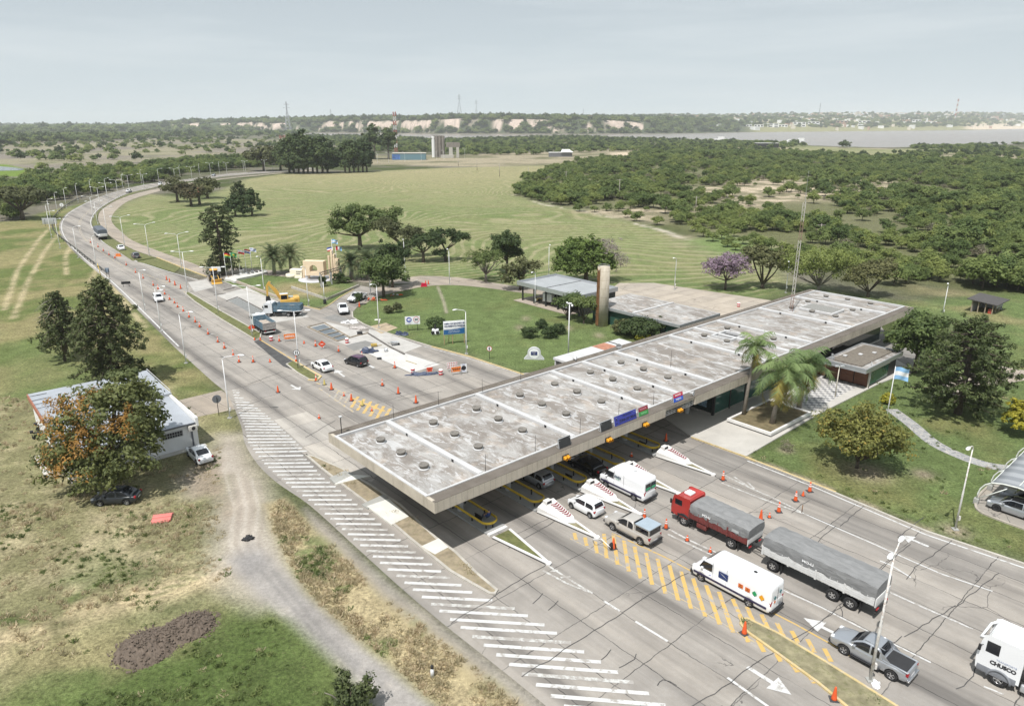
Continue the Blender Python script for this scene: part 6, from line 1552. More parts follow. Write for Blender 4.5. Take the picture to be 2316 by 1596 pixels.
b.box(-2.562,-2.55,-.7,.7,1.27,1.74);b.build('canopy_window',V_glass,t)
p,a=placec((781,717),(771,695.5));pickup(p,a,'white pickup facing the roadworks on the access road bend',V_white)
p,a=placec((795,685.5),(822,674.5));pickup(p,a,'white pickup half hidden under the dense shading tree',V_white)
p,a=placec((284,437.5),(299,433.5));pickup(p,a+math.pi,'white pickup far along the road bend',V_white)
p,a=place((2254,1156),(2323,1180),.8);car(p,a,'silver hatchback with black roof parked nearest in the carport','car',V_silver,**K(HAT,L=4.5,H=1.62,wb=2.65,wr=.34,cab=(-2.15,-1.7,.35,1.3)),name='hatchback',roofm=V_black,rim=V_trim)
car(p+EX*2.9-Vector((math.cos(a),math.sin(a),0))*.3,a,'grey sedan parked second deep under the carport cloth','car',paint('pale_grey_paint',(.25,.26,.28),.3,.4),**K(SED,L=4.6),name='sedan')
VAN=dict(Wd=2.0,H=2.62,wr=.35,base=.32,belt=1.28,wroof=.68,win=[],hl=(.85,1.10),tl=(.95,1.35))
def van(loc,rz,label,L,wb,xo,win,rearglass=False):
 h=L/2
 t=car(loc,rz,label,'van',V_white,**K(VAN,L=L,wb=wb,xoff=xo,cab=(-h+.02,-h+.10,h-1.75,h-.62),top=[(-h,1.2),(-h+.05,1.3),(h-.7,1.3),(h-.35,1.12),(h-.05,.98),(h,.6)],taper=.05),name='van')
 ch=list(t.children)
 for o in ch:
  if o.name.startswith('rear_window'):bpy.data.objects.remove(o)
 for s in(-1,1):
  b=MB();x1=h-1.0;x0=h-1.95;z0,z1=1.36,2.0
  b.add([(x0,s*.962,z0),(x1+.22,s*.966,z0),(x1-.10,s*.925,z1),(x0,s*.925,z1)],[(0,1,2,3)]);b.build('side_window',V_glass,t)
  b=MB();b.bbox(-h+.3,h-.3,s*1.0-.02,s*1.0+.02,.62,.80,.01);b.build('side_strip',mat('van_strip',(.035,.03,.07),.6),t)
  b=MB()
  for x in(h-2.05,h-3.3):b.box(x,x+.018,s*.985-.025,s*.985+.012,.75,2.25)
  b.build('door_seam',mat('seam',(.30,.31,.33),.7),t)
 b=MB()
 for s in(0,1):
  if rearglass:b.box(-h-.012,-h+.02,-.78+.82*s,-.06+.82*s,1.45,2.15)
  else:b.box(-h-.008,-h+.02,-.005,.005,.5,2.3)
 b.build('rear_window' if rearglass else 'door_seam',V_glass,t)
 b=MB();b.bbox(-h-.16,-h+.1,-.92,.92,.36,.56,.05);b.build('bumper',V_trim,t);b=MB();b.bbox(h-.30,h+.06,-.95,.95,.30,.70,.08);b.build('bumper',V_trim,t)
 b=MB();b.bbox(h-.9,h-.75,-.3,.3,1.27,1.32,.02);b.bbox(-h+1.8,-h+2.1,-.1,.2,2.60,2.66,.02);b.build('roof_vent',V_trim,t)
 return t
p,a=place((1378,1102.6),(1430,1130),.88);t=van(p,UP,'white panel van with rear windows just out of the toll lane',5.9,3.66,.15,None,True)
M_vg=mat('van_green',(.06,.40,.20),.5)
text('ANDI',.34,mat('van_navy_text',(.02,.06,.10),.5),t,(.45,.995,1.72),(R(90)-.06,0,math.pi),name='lettering',bold=.012);text('servicios',.15,M_vg,t,(.45,1.0,1.50),(R(90),0,math.pi))
b=MB();b.box(-2.975,-2.965,-.72,-.10,1.5,1.75);b.box(-2.975,-2.965,.10,.72,1.5,1.75);b.build('decal',M_vg,t);text('ANDI',.24,mat('van_navy_text',(.02,.06,.10),.5),t,(-2.972,-.40,1.95),(R(90),0,-R(90)))
p,a=place((1596,1319),(1702,1375),.88);t=van(p,UP,'long white van with orange, green and yellow hazard plates',7.1,4.33,.38,None)
def decal(x,z,w,h,m,d=False,y=1.0):
 b=MB()
 if d:b.add([(x-w,y+.008,z),(x,y+.008,z-h),(x+w,y+.008,z),(x,y+.006,z+h)],[(0,1,2,3)])
 else:b.box(x-w,x+w,y,y+.012,z-h,z+h)
 return b.build('hazard_plate' if m not in(M_vb,)else 'decal',m,t)
M_vb=mat('decal_blue',(.015,.035,.13),.5);M_vo=mat('plate_orange',(.62,.14,.02),.6);M_vy=mat('plate_amber',(.70,.32,.01),.6);M_vgr=mat('plate_green',(.02,.28,.10),.6)
decal(.55,1.55,.42,.28,M_vb,y=.995);decal(-1.0,1.50,.2,.17,M_vo);decal(-1.6,1.48,.2,.17,M_vo);decal(-2.2,1.46,.22,.24,M_vgr,True);decal(-2.8,1.42,.24,.26,M_vy,True)
for x in(-1.0,-1.6):text('33',.13,M_txk,t,(x,1.02,1.57),(R(90),0,math.pi));text('1073',.13,M_txk,t,(x,1.02,1.42),(R(90),0,math.pi))
b=MB();b.add([(.2,1.012,1.42),(.5,1.012,1.55),(.85,1.012,1.72),(.55,1.012,1.62)],[(0,1,2,3)]);b.build('decal',V_white,t);text('AIR',.14,M_blu2,t,(1.75,1.0,1.02),(R(90),0,math.pi))
b=MB()
for(y,z,m)in((-.35,1.8,0),(.4,1.55,0)):b.box(-3.575,-3.56,y-.16,y+.16,z-.05,z+.05);b.box(-3.576,-3.561,y-.05,y+.05,z-.16,z+.16)
b.box(-3.575,-3.56,.3,.5,1.1,1.28,1);b.build('decal',[mat('cross_teal',(.02,.16,.18),.6),M_vo],t)
def tarp(name,L,w,z0,z1,par,x0,m,seed,ridge=.35):
 r=np.random.default_rng(seed);b=MB();nx=46;vs=[];sec=[(-1.0,0),(-1.02,.35),(-1.0,.75),(-.97,.99),(-.5,1.09),(0,1.13),(.5,1.09),(.97,.99),(1.0,.75),(1.02,.35),(1.0,0)]
 hh=z1-z0
 for i in range(nx+1):
  x=x0+L*i/nx;e=min(i,nx-i)/nx;endk=min(1,.90+e*2.2);hem=.06*math.sin(i*.55+seed)+.035*math.sin(i*1.3)
  sag=.035*math.sin(i*math.pi/5.5)**2
  for j,(y,z)in enumerate(sec):
   zz=z0+hh*z*(endk if z>.6 else 1)-(sag if 3<=j<=7 else 0);yy=y*w
   if z<.1:zz+=hem;
   yy+=(.035*math.sin(i*.9+j*1.7)+.02*r.normal())*(1 if .1<z<.9 else .3)*(1 if y>0 else-1)
   vs.append((x,yy,zz))
 m_=len(sec);fs=[(i*m_+j,i*m_+j+1,(i+1)*m_+j+1,(i+1)*m_+j)for i in range(nx)for j in range(m_-1)]
 fs+=[tuple(range(m_)),tuple((nx)*m_+j for j in range(m_))[::-1]]
 b.add(vs,fs,0,True);return b.build(name,m,par,50)
def mat_tarp():
 k=N('tarpaulin');o=k.obj();n=k.noise(k.mapping(o,(.5,1.2,2.4)),2.0,5,.6,.8);f=k.noise(o,14,3)
 c=k.mix(k.rng(n,.3,.7),(.175,.178,.178),(.25,.252,.252));k.bump(k.math('ADD',n,k.math('MULTIPLY',f,.2)),.6,.12);return k.fin(c,.85)
M_tarp=mat_tarp();M_lred=paint('lorry_red',(.36,.028,.022),.45);M_lmar=mat('maroon_boards',(.155,.035,.032),.7,var=.2,scale=2,dirt=(.10,.06,.05));M_lwh=mat('white_boards',(.60,.60,.59),.7,var=.08,scale=2,dirt=(.40,.38,.35));M_ch=mat('chassis',(.025,.024,.024),.8,var=.3);M_lrim=mat('truck_rim',(.38,.37,.36),.6,.2,var=.15)
def boards(par,x0,x1,hw,z0,z1,m,npan,slat=0):
 for s in(-1,1):
  for i in range(npan):
   a=x0+(x1-x0)*i/npan;c=x0+(x1-x0)*(i+1)/npan
   b=MB();b.bbox(a+.05,c-.05,s*hw-.03,s*hw+.03,z0,z1,.01)
   for q in range(slat):z=z0+(z1-z0)*(q+.5)/slat;b.box(a+.1,c-.1,s*(hw+.03)-.012,s*(hw+.03)+.012,z-.02,z+.02)
   for q in range(1,4):xx=a+(c-a)*q/4;b.box(xx-.03,xx+.03,s*(hw+.035)-.02,s*(hw+.035)+.02,z0,z1)
   b.build('side_board',m,par)
   b=MB();b.box(c-.07,c+.07,s*(hw+.03)-.05,s*(hw+.03)+.05,z0-.05,z1+.06);b.build('board_post',m,par)
def cabin(par,x0,x1,hw,z0,z1,m,bump=.12,win=True,spoiler=False):
 b=MB();pr=[(x0,z0),(x1-.05,z0),(x1,z0+.5),(x1-.02,z0+(z1-z0)*.52),(x1-.22,z1-.08),(x1-.40,z1),(x0+.05,z1),(x0,z1-.06)]
 bm=bmesh.new();tmp=MB();tmp.side_prism(pr,-hw,hw);vv=[bm.verts.new(v)for v in tmp.v]
 for f in tmp.f:bm.faces.new([vv[i]for i in f])
 bmesh.ops.remove_doubles(bm,verts=bm.verts,dist=.001);bmesh.ops.dissolve_limit(bm,angle_limit=.02,verts=bm.verts,edges=bm.edges);bmesh.ops.bevel(bm,geom=bm.edges[:],offset=bump,segments=3,profile=.6,affect='EDGES');bm.verts.index_update()
 b.add([v.co for v in bm.verts],[[v.index for v in f.verts]for f in bm.faces],0,True);bm.free();b.build('cab',m,par,40)
 zm=z0+(z1-z0)*.54
 b=MB();d=(x1-.22-x1)/(z1-.08-zm)
 b.add([(x1+.012,-hw*.86,zm+.05),(x1+.012,hw*.86,zm+.05),(x1-.165,hw*.82,z1-.2),(x1-.165,-hw*.82,z1-.2)],[(0,1,2,3)]);b.build('windscreen',V_glass,par)
 for s in(-1,1):
  b=MB();b.box(x1-1.05,x1-.28,s*(hw+.006)-.006,s*(hw+.006)+.006,zm,z1-.28);b.build('side_window',V_glass,par)
  b=MB();b.bbox(x1-.05,x1+.12,s*(hw+.2)-.06,s*(hw+.2)+.06,zm,zm+.45,.03);b.tube([(x1-.1,s*hw,zm+.4),(x1+.03,s*(hw+.2),zm+.4)],.02,4);b.build('wing_mirror',V_trim,par)
  b=MB();b.bbox(x1-.08,x1+.03,s*hw*.68-.16,s*hw*.68+.16,z0+.08,z0+.26,.03);b.build('headlight',V_hl,par)
 b=MB();b.bbox(x1-.2,x1+.10,-hw,hw,z0-.22,z0+.04,.05);b.build('bumper',V_trim if m!=V_white else V_white,par)
 b=MB();b.box(x1-.005,x1+.015,-hw*.6,hw*.6,z0+.28,z0+.75);b.build('grille',V_trim,par)
 b=MB();b.bbox(x0+.45,x0+1.2,-.45,.35,z1-.02,z1+.22,.08);b.build('roof_unit',V_white,par)
def axle(par,x,hw,r,dual=False,rim=M_lrim):
 for s in(-1,1):
  wheel(par,x,s*(hw-.15),r,.29,rim,.56)
  if dual:wheel(par,x,s*(hw-.48),r,.27,rim,.56)
 b=MB();b.cyl((x,-hw+.3,r),(x,hw-.3,r),.1,.1,8);b.build('axle_beam',M_ch,par)
def flaps(par,x,hw,z=.95):
 for s in(-1,1):
  b=MB();b.box(x,x+.03,s*(hw-.28)-.27,s*(hw-.28)+.27,.22,z);b.build('mud_flap',V_tyre,par)
p,a=place((1555,1191),(1646,1238),1.1)
lt=empty('lorry',p,UP,'red lorry with grey tarpaulin over maroon side boards','lorry')
cabin(lt,2.15,3.95,1.18,.95,2.75,M_lred);axle(lt,2.62,1.18,.52);axle(lt,-2.35,1.18,.52,True)
b=MB()
for s in(-1,1):b.box(-4.0,3.4,s*.42-.06,s*.42+.06,.72,.98)
b.box(-4.0,2.0,-1.15,1.15,1.05,1.16);b.build('chassis',M_ch,lt)
boards(lt,-3.95,2.0,1.22,1.16,1.95,M_lmar,3);tarp('tarpaulin',6.0,1.27,1.72,2.62,lt,-4.0,M_tarp,1)
b=MB();b.bbox(.2,1.2,.55,1.18,.55,1.05,.03);b.build('tool_box',M_lmar,lt);b=MB();b.tube([(2.02,1.2,.45),(2.02,1.2,1.1)],.03);b.tube([(1.5,1.2,.45),(1.5,1.2,1.1)],.03)
for z in(.48,.75,1.0):b.box(1.5,2.02,1.16,1.22,z,z+.04)
b.build('ladder',M_ch,lt);flaps(lt,-3.05,1.2);flaps(lt,1.95,1.2)
b=MB();b.bbox(-3.98,-3.9,-1.2,1.2,1.0,1.7,.02);b.build('tail_board',M_lwh,lt)
for s in(-1,1):
 b=MB();b.bbox(-4.05,-3.95,s*.8-.18,s*.8+.18,.75,.9,.02);b.build('tail_light',V_tl,lt);b=MB();b.bbox(1.95,3.3,s*1.2-.05,s*1.2+.05,.98,1.1,.03);b.tube([(2.62+.68*math.cos(q),s*1.2,.52+.68*math.sin(q))for q in[math.pi*k/10 for k in range(11)]],.07,5);b.build('wheel_arch',V_trim,lt)
text('MO-LI',.30,M_txw,lt,(.2,1.325,2.10),(R(90),0,math.pi),bold=.012,sx=1.05);b=MB();b.box(-3.1,-2.4,1.325,1.335,1.85,2.12);b.build('tarp_label',mat('faded_print',(.36,.37,.37),.8),lt)
q0,q1=at(1747,1289),at(1917.5,1377.6);dv=(q0-q1).normalized();an=UP
tc_=(q0+q1)/2+Vector((dv.y,-dv.x,0))*1.1
tr=empty('drawbar_trailer',tc_,an,'long white sided trailer under grey tarpaulin, hitched behind the red lorry','trailer')
hx=(q0-q1).length/2
axle(tr,hx-.0,1.2,.52,True);axle(tr,-hx,1.2,.52,True);axle(tr,-hx+1.4,1.2,.52,True)
xf,xr=hx+.95,-hx-1.75
b=MB()
for s in(-1,1):b.box(xr,xf,s*.45-.06,s*.45+.06,.95,1.2)
b.box(xr,xf,-1.2,1.2,1.2,1.3);b.box(hx-.6,hx+.6,-.6,.6,.75,.95);b.tube([(hx+.5,.45,.8),(xf+2.0,0,.75)],.06,6);b.tube([(hx+.5,-.45,.8),(xf+2.0,0,.75)],.06,6);b.build('chassis',M_ch,tr)
boards(tr,xr,xf,1.25,1.30,2.05,M_lwh,4,4);tarp('tarpaulin',xf-xr+.06,1.30,1.98,2.98,tr,xr-.03,M_tarp,2)
b=MB();b.bbox(xf-.02,xf+.08,-1.25,1.25,1.2,2.1,.02);b.build('head_board',M_lwh,tr);b=MB();b.bbox(xr-.08,xr+.02,-1.25,1.25,1.2,2.0,.02);b.build('tail_board',M_lwh,tr)
flaps(tr,-hx-.75,1.25);flaps(tr,hx-.75,1.25);b=MB();b.bbox(xr-.1,xr+.05,-1.1,1.1,.55,.7,.03);b.build('bumper',M_ch,tr)
for s in(-1,1):b=MB();b.bbox(xr-.13,xr-.05,s*.8-.2,s*.8+.2,.85,1.0,.02);b.build('tail_light',V_tl,tr)
text('MO-LI',.30,M_txw,tr,(.3,1.365,2.40),(R(90),0,math.pi),bold=.012,sx=1.2)
g0=at(2254,1549.7);d=Vector((math.cos(UP),math.sin(UP),0));lf=Vector((-d.y,d.x,0))
tk=empty('lorry',g0-lf*1.1-d*1.3,UP,'white lorry cab entering the picture at the bottom right','lorry')
cabin(tk,.35,2.6,1.22,.95,3.35,V_white,.16);axle(tk,1.3,1.22,.53,False,V_chr)
b=MB()
for s in(-1,1):b.box(-4.5,2.0,s*.42-.06,s*.42+.06,.72,.98)
b.bbox(-.9,.25,-.9,.9,1.0,1.6,.08);b.box(-4.5,.2,-1.0,1.0,.98,1.06);b.build('chassis',M_ch,tk);b=MB();b.bbox(-1.0,.1,.45,1.18,.42,.98,.1);b.build('fuel_tank',M_steel,tk);axle(tk,-2.6,1.22,.52,True)
b=MB();b.bbox(.36,2.62,-1.235,1.235,.62,1.12,.05);b.tube([(1.3+.68*math.cos(q),1.22,.53+.68*math.sin(q))for q in[math.pi*k/10 for k in range(11)]],.09,5);b.build('lower_fairing',mat('lorry_grey',(.20,.21,.23),.5),tk)
text('TRANSPORTE',.19,mat('pale_blue_text',(.35,.40,.52),.6),tk,(1.05,1.238,1.95),(R(90),0,math.pi));text('CHUSCO',.38,M_txk,tk,(1.20,1.238,1.62),(R(90),0,math.pi),bold=.02,sx=.95)
b=MB();b.tube([(2.35,-1.1,3.3),(2.75,-1.0,2.95),(2.75,1.0,2.95),(2.35,1.1,3.3)],.1,6);b.build('sun_visor',V_white,tk)
M_tip=mat('tipper_blue',(.10,.17,.225),.7,var=.2,scale=1.5,dirt=(.25,.22,.18),dirt_amt=.6);M_lwc=paint('dusty_white_cab',(.62,.64,.66),.5);M_rub=mat('rubble',(.40,.345,.29),.95,var=.3,scale=3,bump=.6)
def tipper(loc,rz,label,tail):
 t=empty('tipper_lorry',loc,rz,label,'tipper lorry');t.scale=(.88,.92,.92)
 cabin(t,2.2,4.0,1.2,.95,2.85,M_lwc);axle(t,3.0,1.2,.52);axle(t,-1.3,1.2,.52,True);axle(t,-2.65,1.2,.52,True)
 b=MB()
 for s in(-1,1):b.box(-3.8,3.6,s*.42-.06,s*.42+.06,.75,1.05)
 b.bbox(.3,1.7,.5,1.1,.5,1.0,.05);b.build('chassis',M_ch,t)
 for s in(-1,1):
  b=MB();b.box(-3.9,1.9,s*1.2-.04,s*1.2+.04,1.2,2.55)
  for q in range(9):x=-3.85+q*.71;b.box(x,x+.09,s*1.26-.04,s*1.26+.04,1.2,2.5)
  for z in(1.2,1.85,2.47):b.box(-3.9,1.9,s*1.255-.03,s*1.255+.03,z,z+.09)
  b.build('side_board',M_tip,t)
 b=MB();b.box(-3.9,1.9,-1.16,1.16,1.15,1.25);b.box(1.82,1.9,-1.16,1.16,1.25,2.8);b.build('tipping_body',M_tip,t)
 b=MB();b.box(-3.98,-3.9,-1.22,1.22,1.2,2.5)
 for q in range(5):y=-1.2+q*.57;b.box(-4.03,-3.98,y,y+.1,1.2,2.5)
 for z in(1.2,1.8,2.4):b.box(-4.03,-3.98,-1.2,1.2,z,z+.09)
 b.build('tail_board',tail,t)
 bm=bmesh.new();bmesh.ops.create_grid(bm,x_segments=22,y_segments=10,size=1)
 b=MB();b.add([(v.co.x*2.8-1.0,v.co.y*1.14,1.75+.5*math.exp(-((v.co.x+.3)*1.5)**2-(v.co.y*1.2)**2)+random.uniform(-.07,.07))for v in bm.verts],[[v.index for v in f.verts]for f in bm.faces]);bm.free();b.build('rubble_load',M_rub,t)
 b=MB();b.bbox(-4.05,-3.85,-1.15,1.15,.6,.78,.03);b.build('bumper',M_lwh,t);flaps(t,-3.35,1.2)
 for s in(-1,1):
  b=MB();b.bbox(-4.08,-4.0,s*.85-.15,s*.85+.15,.85,1.0,.02);b.build('tail_light',V_tl,t)
  b=MB();b.box(-3.3,-.7,s*1.15-.16,s*1.15+.16,1.08,1.12);b.build('mudguard',M_ch,t)
 return t
p,a=place((614,717),(664,716.7),1.1);tipper(p,a,'blue tipper lorry standing broadside in front of the yellow excavator',M_tip)
p,a=place((572,743),(594,758.5),1.1);tipper(p,a,'blue tipper lorry with a rubble load and greyish tailgate, seen from behind',mat('dirty_tailgate',(.38,.36,.34),.8,var=.2,dirt=(.18,.13,.11)))
p,a=placec((213,524),(246,553));d=Vector((math.cos(a),math.sin(a),0))
fl=empty('lorry',p,a,'white lorry with a dark grey tarpaulin rounding the bend','lorry')
cabin(fl,4.6,6.4,1.2,.95,2.9,V_white);axle(fl,5.3,1.2,.52);axle(fl,-4.6,1.2,.52,True);axle(fl,-3.2,1.2,.52,True);axle(fl,1.5,1.2,.52,True)
b=MB();b.box(-6.6,5,-1.0,1.0,.8,1.2);b.build('chassis',M_ch,fl);boards(fl,-6.6,4.4,1.25,1.25,2.0,M_lwh,4);tarp('tarpaulin',11.1,1.3,1.9,3.4,fl,-6.65,mat('blue_grey_tarp',(.10,.115,.135),.8,var=.1),3);b=MB();b.bbox(-6.7,-6.6,-1.2,1.2,1.2,2.1,.02);b.build('tail_board',M_lwh,fl)
M_cy=paint('digger_yellow',(.62,.37,.07),.5)
p=at(650,694);ex_=empty('excavator',p,R(200),'yellow excavator with a raised folded arm behind the blue tipper','excavator')
for s in(-1,1):
 b=MB();b.side_prism([(-1.9,.25),(-1.6,0),(1.6,0),(1.9,.25),(1.9,.6),(1.6,.85),(-1.6,.85),(-1.9,.6)],s*1.15-.28,s*1.15+.28);b.build('track',M_ch,ex_)
b=MB();b.bbox(-2.3,1.3,-1.3,1.3,1.05,1.9,.12);b.bbox(-2.5,-1.3,-1.3,1.3,1.1,2.15,.15);b.build('body',M_cy,ex_);b=MB();b.bbox(-2.2,-.4,-1.1,.1,1.9,2.1,.05);b.build('engine_hood',mat('hood_grey',(.33,.37,.36),.6),ex_)
b=MB();b.bbox(-.3,1.3,.2,1.25,1.6,2.95,.1);b.build('cab',M_cy,ex_);b=MB();b.box(1.29,1.315,.3,1.15,1.85,2.8);b.box(-.1,1.1,1.24,1.265,1.9,2.75);b.box(-.1,1.1,.185,.2,1.9,2.75);b.build('cab_window',V_glass,ex_);b=MB();b.bbox(-.3,1.3,.2,1.25,2.95,3.03,.03);b.build('cab_roof',V_white,ex_)
def beam(nm,pts,w):
 b=MB()
 for i in range(len(pts)-1):
  (x0,z0,h0),(x1,z1,h1)=pts[i],pts[i+1];d=Vector((x1-x0,0,z1-z0)).normalized();n=Vector((-d.z,0,d.x))
  A=[Vector((x0,0,z0))+n*h0,Vector((x1,0,z1))+n*h1,Vector((x1,0,z1))-n*h1,Vector((x0,0,z0))-n*h0]
  b.add([(q.x,-w,q.z)for q in A]+[(q.x,w,q.z)for q in A],[(0,1,2,3),(7,6,5,4),(0,4,5,1),(1,5,6,2),(2,6,7,3),(3,7,4,0)])
 return b.build(nm,M_cy,ex_)
beam('boom',[(.9,1.6,.3),(2.0,3.6,.36),(3.2,5.2,.22)],.22);beam('dipper_arm',[(2.9,5.5,.2),(3.5,4.6,.24),(3.6,2.6,.16)],.18)
b=MB();b.tube([(1.5,.12,2.0),(2.6,.12,4.2)],.07);b.tube([(2.2,0,4.4),(3.2,0,5.6)],.06);b.build('hydraulic_ram',V_chr,ex_);b=MB();b.side_prism([(3.3,2.6),(3.9,2.5),(4.0,1.7),(3.5,1.2),(3.0,1.5),(3.1,2.1)],-.5,.5);b.build('bucket',M_ch,ex_)
p,a=placec((494,646),(480,628));bk=empty('backhoe_loader',p,a,'yellow and dark backhoe loader with front shovel near the flagpoles','loader')
b=MB();b.bbox(-1.6,2.0,-.45,.45,.8,1.55,.1);b.build('bonnet',mat('loader_dark',(.04,.045,.045),.5),bk)
b=MB();b.bbox(-1.5,.2,-.8,.8,1.0,1.4,.05);b.build('body',M_cy,bk);b=MB();b.bbox(-1.45,.15,-.75,.75,1.4,2.7,.08);b.build('cab',V_glass,bk);b=MB();b.bbox(-1.6,.35,-.85,.85,2.7,2.85,.05);b.build('cab_roof',mat('loader_roof',(.66,.34,.06),.6),bk)
for s in(-1,1):wheel(bk,-1.0,s*.95,.78,.45,M_cy,.5);wheel(bk,1.5,s*.85,.5,.35,M_cy,.5)
b=MB()
for s in(-1,1):b.tube([(.2,s*.62,1.5),(1.9,s*.62,1.2),(2.6,s*.62,.5)],.1,6)
b.build('loader_arm',M_cy,bk);b=MB();b.side_prism([(2.5,.1),(3.4,.08),(3.35,.15),(2.75,.3),(2.7,.8),(3.0,1.05),(2.9,1.1),(2.5,.9)],-1.15,1.15);b.build('shovel',M_cy,bk)
b=MB();b.tube([(-1.6,0,1.0),(-2.1,0,2.6),(-2.6,0,2.2),(-2.7,0,1.0)],.14,6);b.build('backhoe_arm',M_cy,bk)
def moto(v,rz,label,m):
 t=empty('motorcycle',at(*v),rz,label,'motorcycle')
 for x in(-.65,.65):
  b=MB();b.M=Matrix.Translation((x,0,.31))@Matrix.Rotation(R(90),4,'X');b.lathe([(.2,-.05),(.31,-.04),(.31,.04),(.2,.05)],18);b.cyl((0,0,-.02),(0,0,.02),.2,.2,12,mi=1);b.build('wheel',[V_tyre,V_rim],t)
 b=MB();b.bbox(-.25,.3,-.16,.16,.3,.62,.06);b.bbox(-.05,.42,-.14,.14,.72,.98,.08);b.build('engine_and_tank',m,t);b=MB();b.bbox(-.75,.0,-.13,.13,.74,.86,.05);b.bbox(-1.05,-.7,-.2,.2,.85,1.15,.06);b.build('seat',V_trim,t)
 b=MB();b.tube([(.65,.0,.31),(.42,0,.95)],.04);b.tube([(.42,-.36,1.05),(.45,0,1.0),(.42,.36,1.05)],.02);b.tube([(-.65,0,.31),(-.1,0,.45)],.04);b.tube([(-.6,0,.8),(.4,0,.9)],.04);b.build('frame',V_trim,t)
moto((95,990),R(35),'dark motorcycle with a top box, left of the two beside the building',V_trim);moto((103,973),R(25),'dark red motorcycle, rear of the two beside the building',mat('moto_red',(.12,.02,.03),.4))
sp=Vector((9.2,143.6,.12));t=empty('lorry',sp,NA+R(10),'white service lorry parked in the shade of the open shed','lorry');cabin(t,-3.2,-1.3,1.1,.8,2.5,V_white);axle(t,-2.2,1.1,.45);axle(t,2.0,1.1,.45)
b=MB();b.box(-1.2,3.2,-1.1,1.1,1.0,1.15);b.box(-1.2,3.2,-1.1,-1.02,1.15,1.7);b.build('flatbed',M_lmar,t)
t=empty('trolley',(5.6,145.4,.12),NA,'small yellow trailer trolley at the edge of the open shed','trolley');b=MB();b.bbox(-1,1,-.5,.5,.35,.5,.03);b.tube([(1,0,.42),(1.9,0,.42)],.05);b.build('frame',M_yel,t);wheel(t,-.3,.5,.3,.16);wheel(t,-.3,-.5,.3,.16)
pickup(Vector((12.2,139.0,.12)),NA+math.pi+.1,'white pickup in the shade of the open shed beside the right posts',V_white)
M_lp=mat('lamp_white',(.70,.70,.70),.5,var=.05,scale=1);M_lh=mat('lamp_head',(.80,.80,.80),.4,var=.03)
M_rustp=mat('rusted_white',(.66,.65,.62),.6,var=.05,scale=1.5,dirt=(.26,.12,.06),dirt_amt=.9)
def head(b,p,d,L=.85):
 n=Vector((-d.y,d.x,0));q=p+d*L
 A=[(p,.07,.05),(p+d*.25,.15,.10),(p+d*.6,.18,.11),(q,.10,.06)];vs=[]
 for c,w,h in A:
  for a in range(8):
   t=2*math.pi*a/8;vs.append(c+n*w*math.cos(t)+Vector((0,0,h*math.sin(t)+.02)))
 fs=[(i*8+j,i*8+(j+1)%8,i*8+8+(j+1)%8,i*8+8+j)for i in range(3)for j in range(8)]+[tuple(range(8))[::-1],tuple(range(24,32))]
 b.add(vs,fs,0,True)
def lamp(base,H,dirs,label,group,reach=1.9,m=M_lp,r=.085,bend=True):
 t=empty('street_lamp',base,0,label,'street lamp',group)
 b=MB();b.tube([(0,0,-.1),(0,0,H*.45),(0,0,H*.47),(0,0,H-.35)],[r,r,r*.75,r*.65],8);b.box(r,r+.14,-.1,.1,1.0,1.4);b.build('pole',m,t)
 b=MB();b.box(-.25,.25,-.25,.25,-.02,.10);b.build('footing',M_grey,t)
 for d in dirs:
  d=Vector(d).normalized();b=MB()
  if bend:b.tube([(0,0,H-.5),d*.15+Vector((0,0,H-.18)),d*.5+Vector((0,0,H-.02)),d*reach+Vector((0,0,H+.28))],[.05,.05,.045,.04],6)
  else:b.tube([(0,0,H-.36),d*reach+Vector((0,0,H-.2))],[.045,.035],6)
  b.build('arm',m,t);b=MB();head(b,d*(reach-.1)+Vector((0,0,H+(.27 if bend else-.2))),d);b.build('lamp_head',M_lh,t)
 return t
def hd(bv,hv,H):
 a=at(*bv);h=at(*hv,H+.25);d=(h-a);d.z=0;return d
GO='single arm lamps along the outside of the road'
SL=[((520,945),(554,804)),((421,821),(450,708)),((365,749),(389,651)),((328,702),(349,617)),((220,609),(230,532)),((177,583),(188,512)),((136,561),(152,496)),((117,539),(127,477)),((113,518),(121,463)),((116,503),(126,450)),((131,484),(139,437)),((151,471),(158,426)),((177,458),(186,418)),((208,446),(216,408)),((242,443),(250,402)),((279,429),(285,394)),((321,418),(327,386)),((360,414),(367,381)),((408,404),(413,376)),((452,399),(457,373)),((497,394),(502,368)),((552,391),(557,368))]
for i,(bv,hv)in enumerate(SL):
 H=8.6 if i>3 else 8.2
 lamp(at(*bv),H,[hd(bv,hv,H)],'white single arm street lamp, %s along the outer verge from the toll station'%ORD[i],GO,2.2)
GM='double arm lamps on the median'
DL=[(677,833),(571,761),(494,707),(425,661),(411,606),(338,578),(282,556),(243,530),(222,512),(212,497),(227,470),(245,458),(268,448),(293,434),(327,431),(397,414),(435,409),(477,398),(514,397),(556,392),(600,389),(617,386.5),(640,384.5)]
for i,bv in enumerate(DL):
 a=at(*bv);n_=at(*DL[min(i+1,len(DL)-1)])-at(*DL[max(i-1,0)]);n_.normalize();s=Vector((-n_.y,n_.x,0))
 if i<4:s=Vector((1,.05,0))
 lamp(a,9.3 if i<4 else 8.8,[s,-s],'white double arm lamp, %s along the median from the toll station'%ORD[i],GM,2.1 if i>3 else 1.7,bend=i>3)
GL='single arm lamps round the lawns'
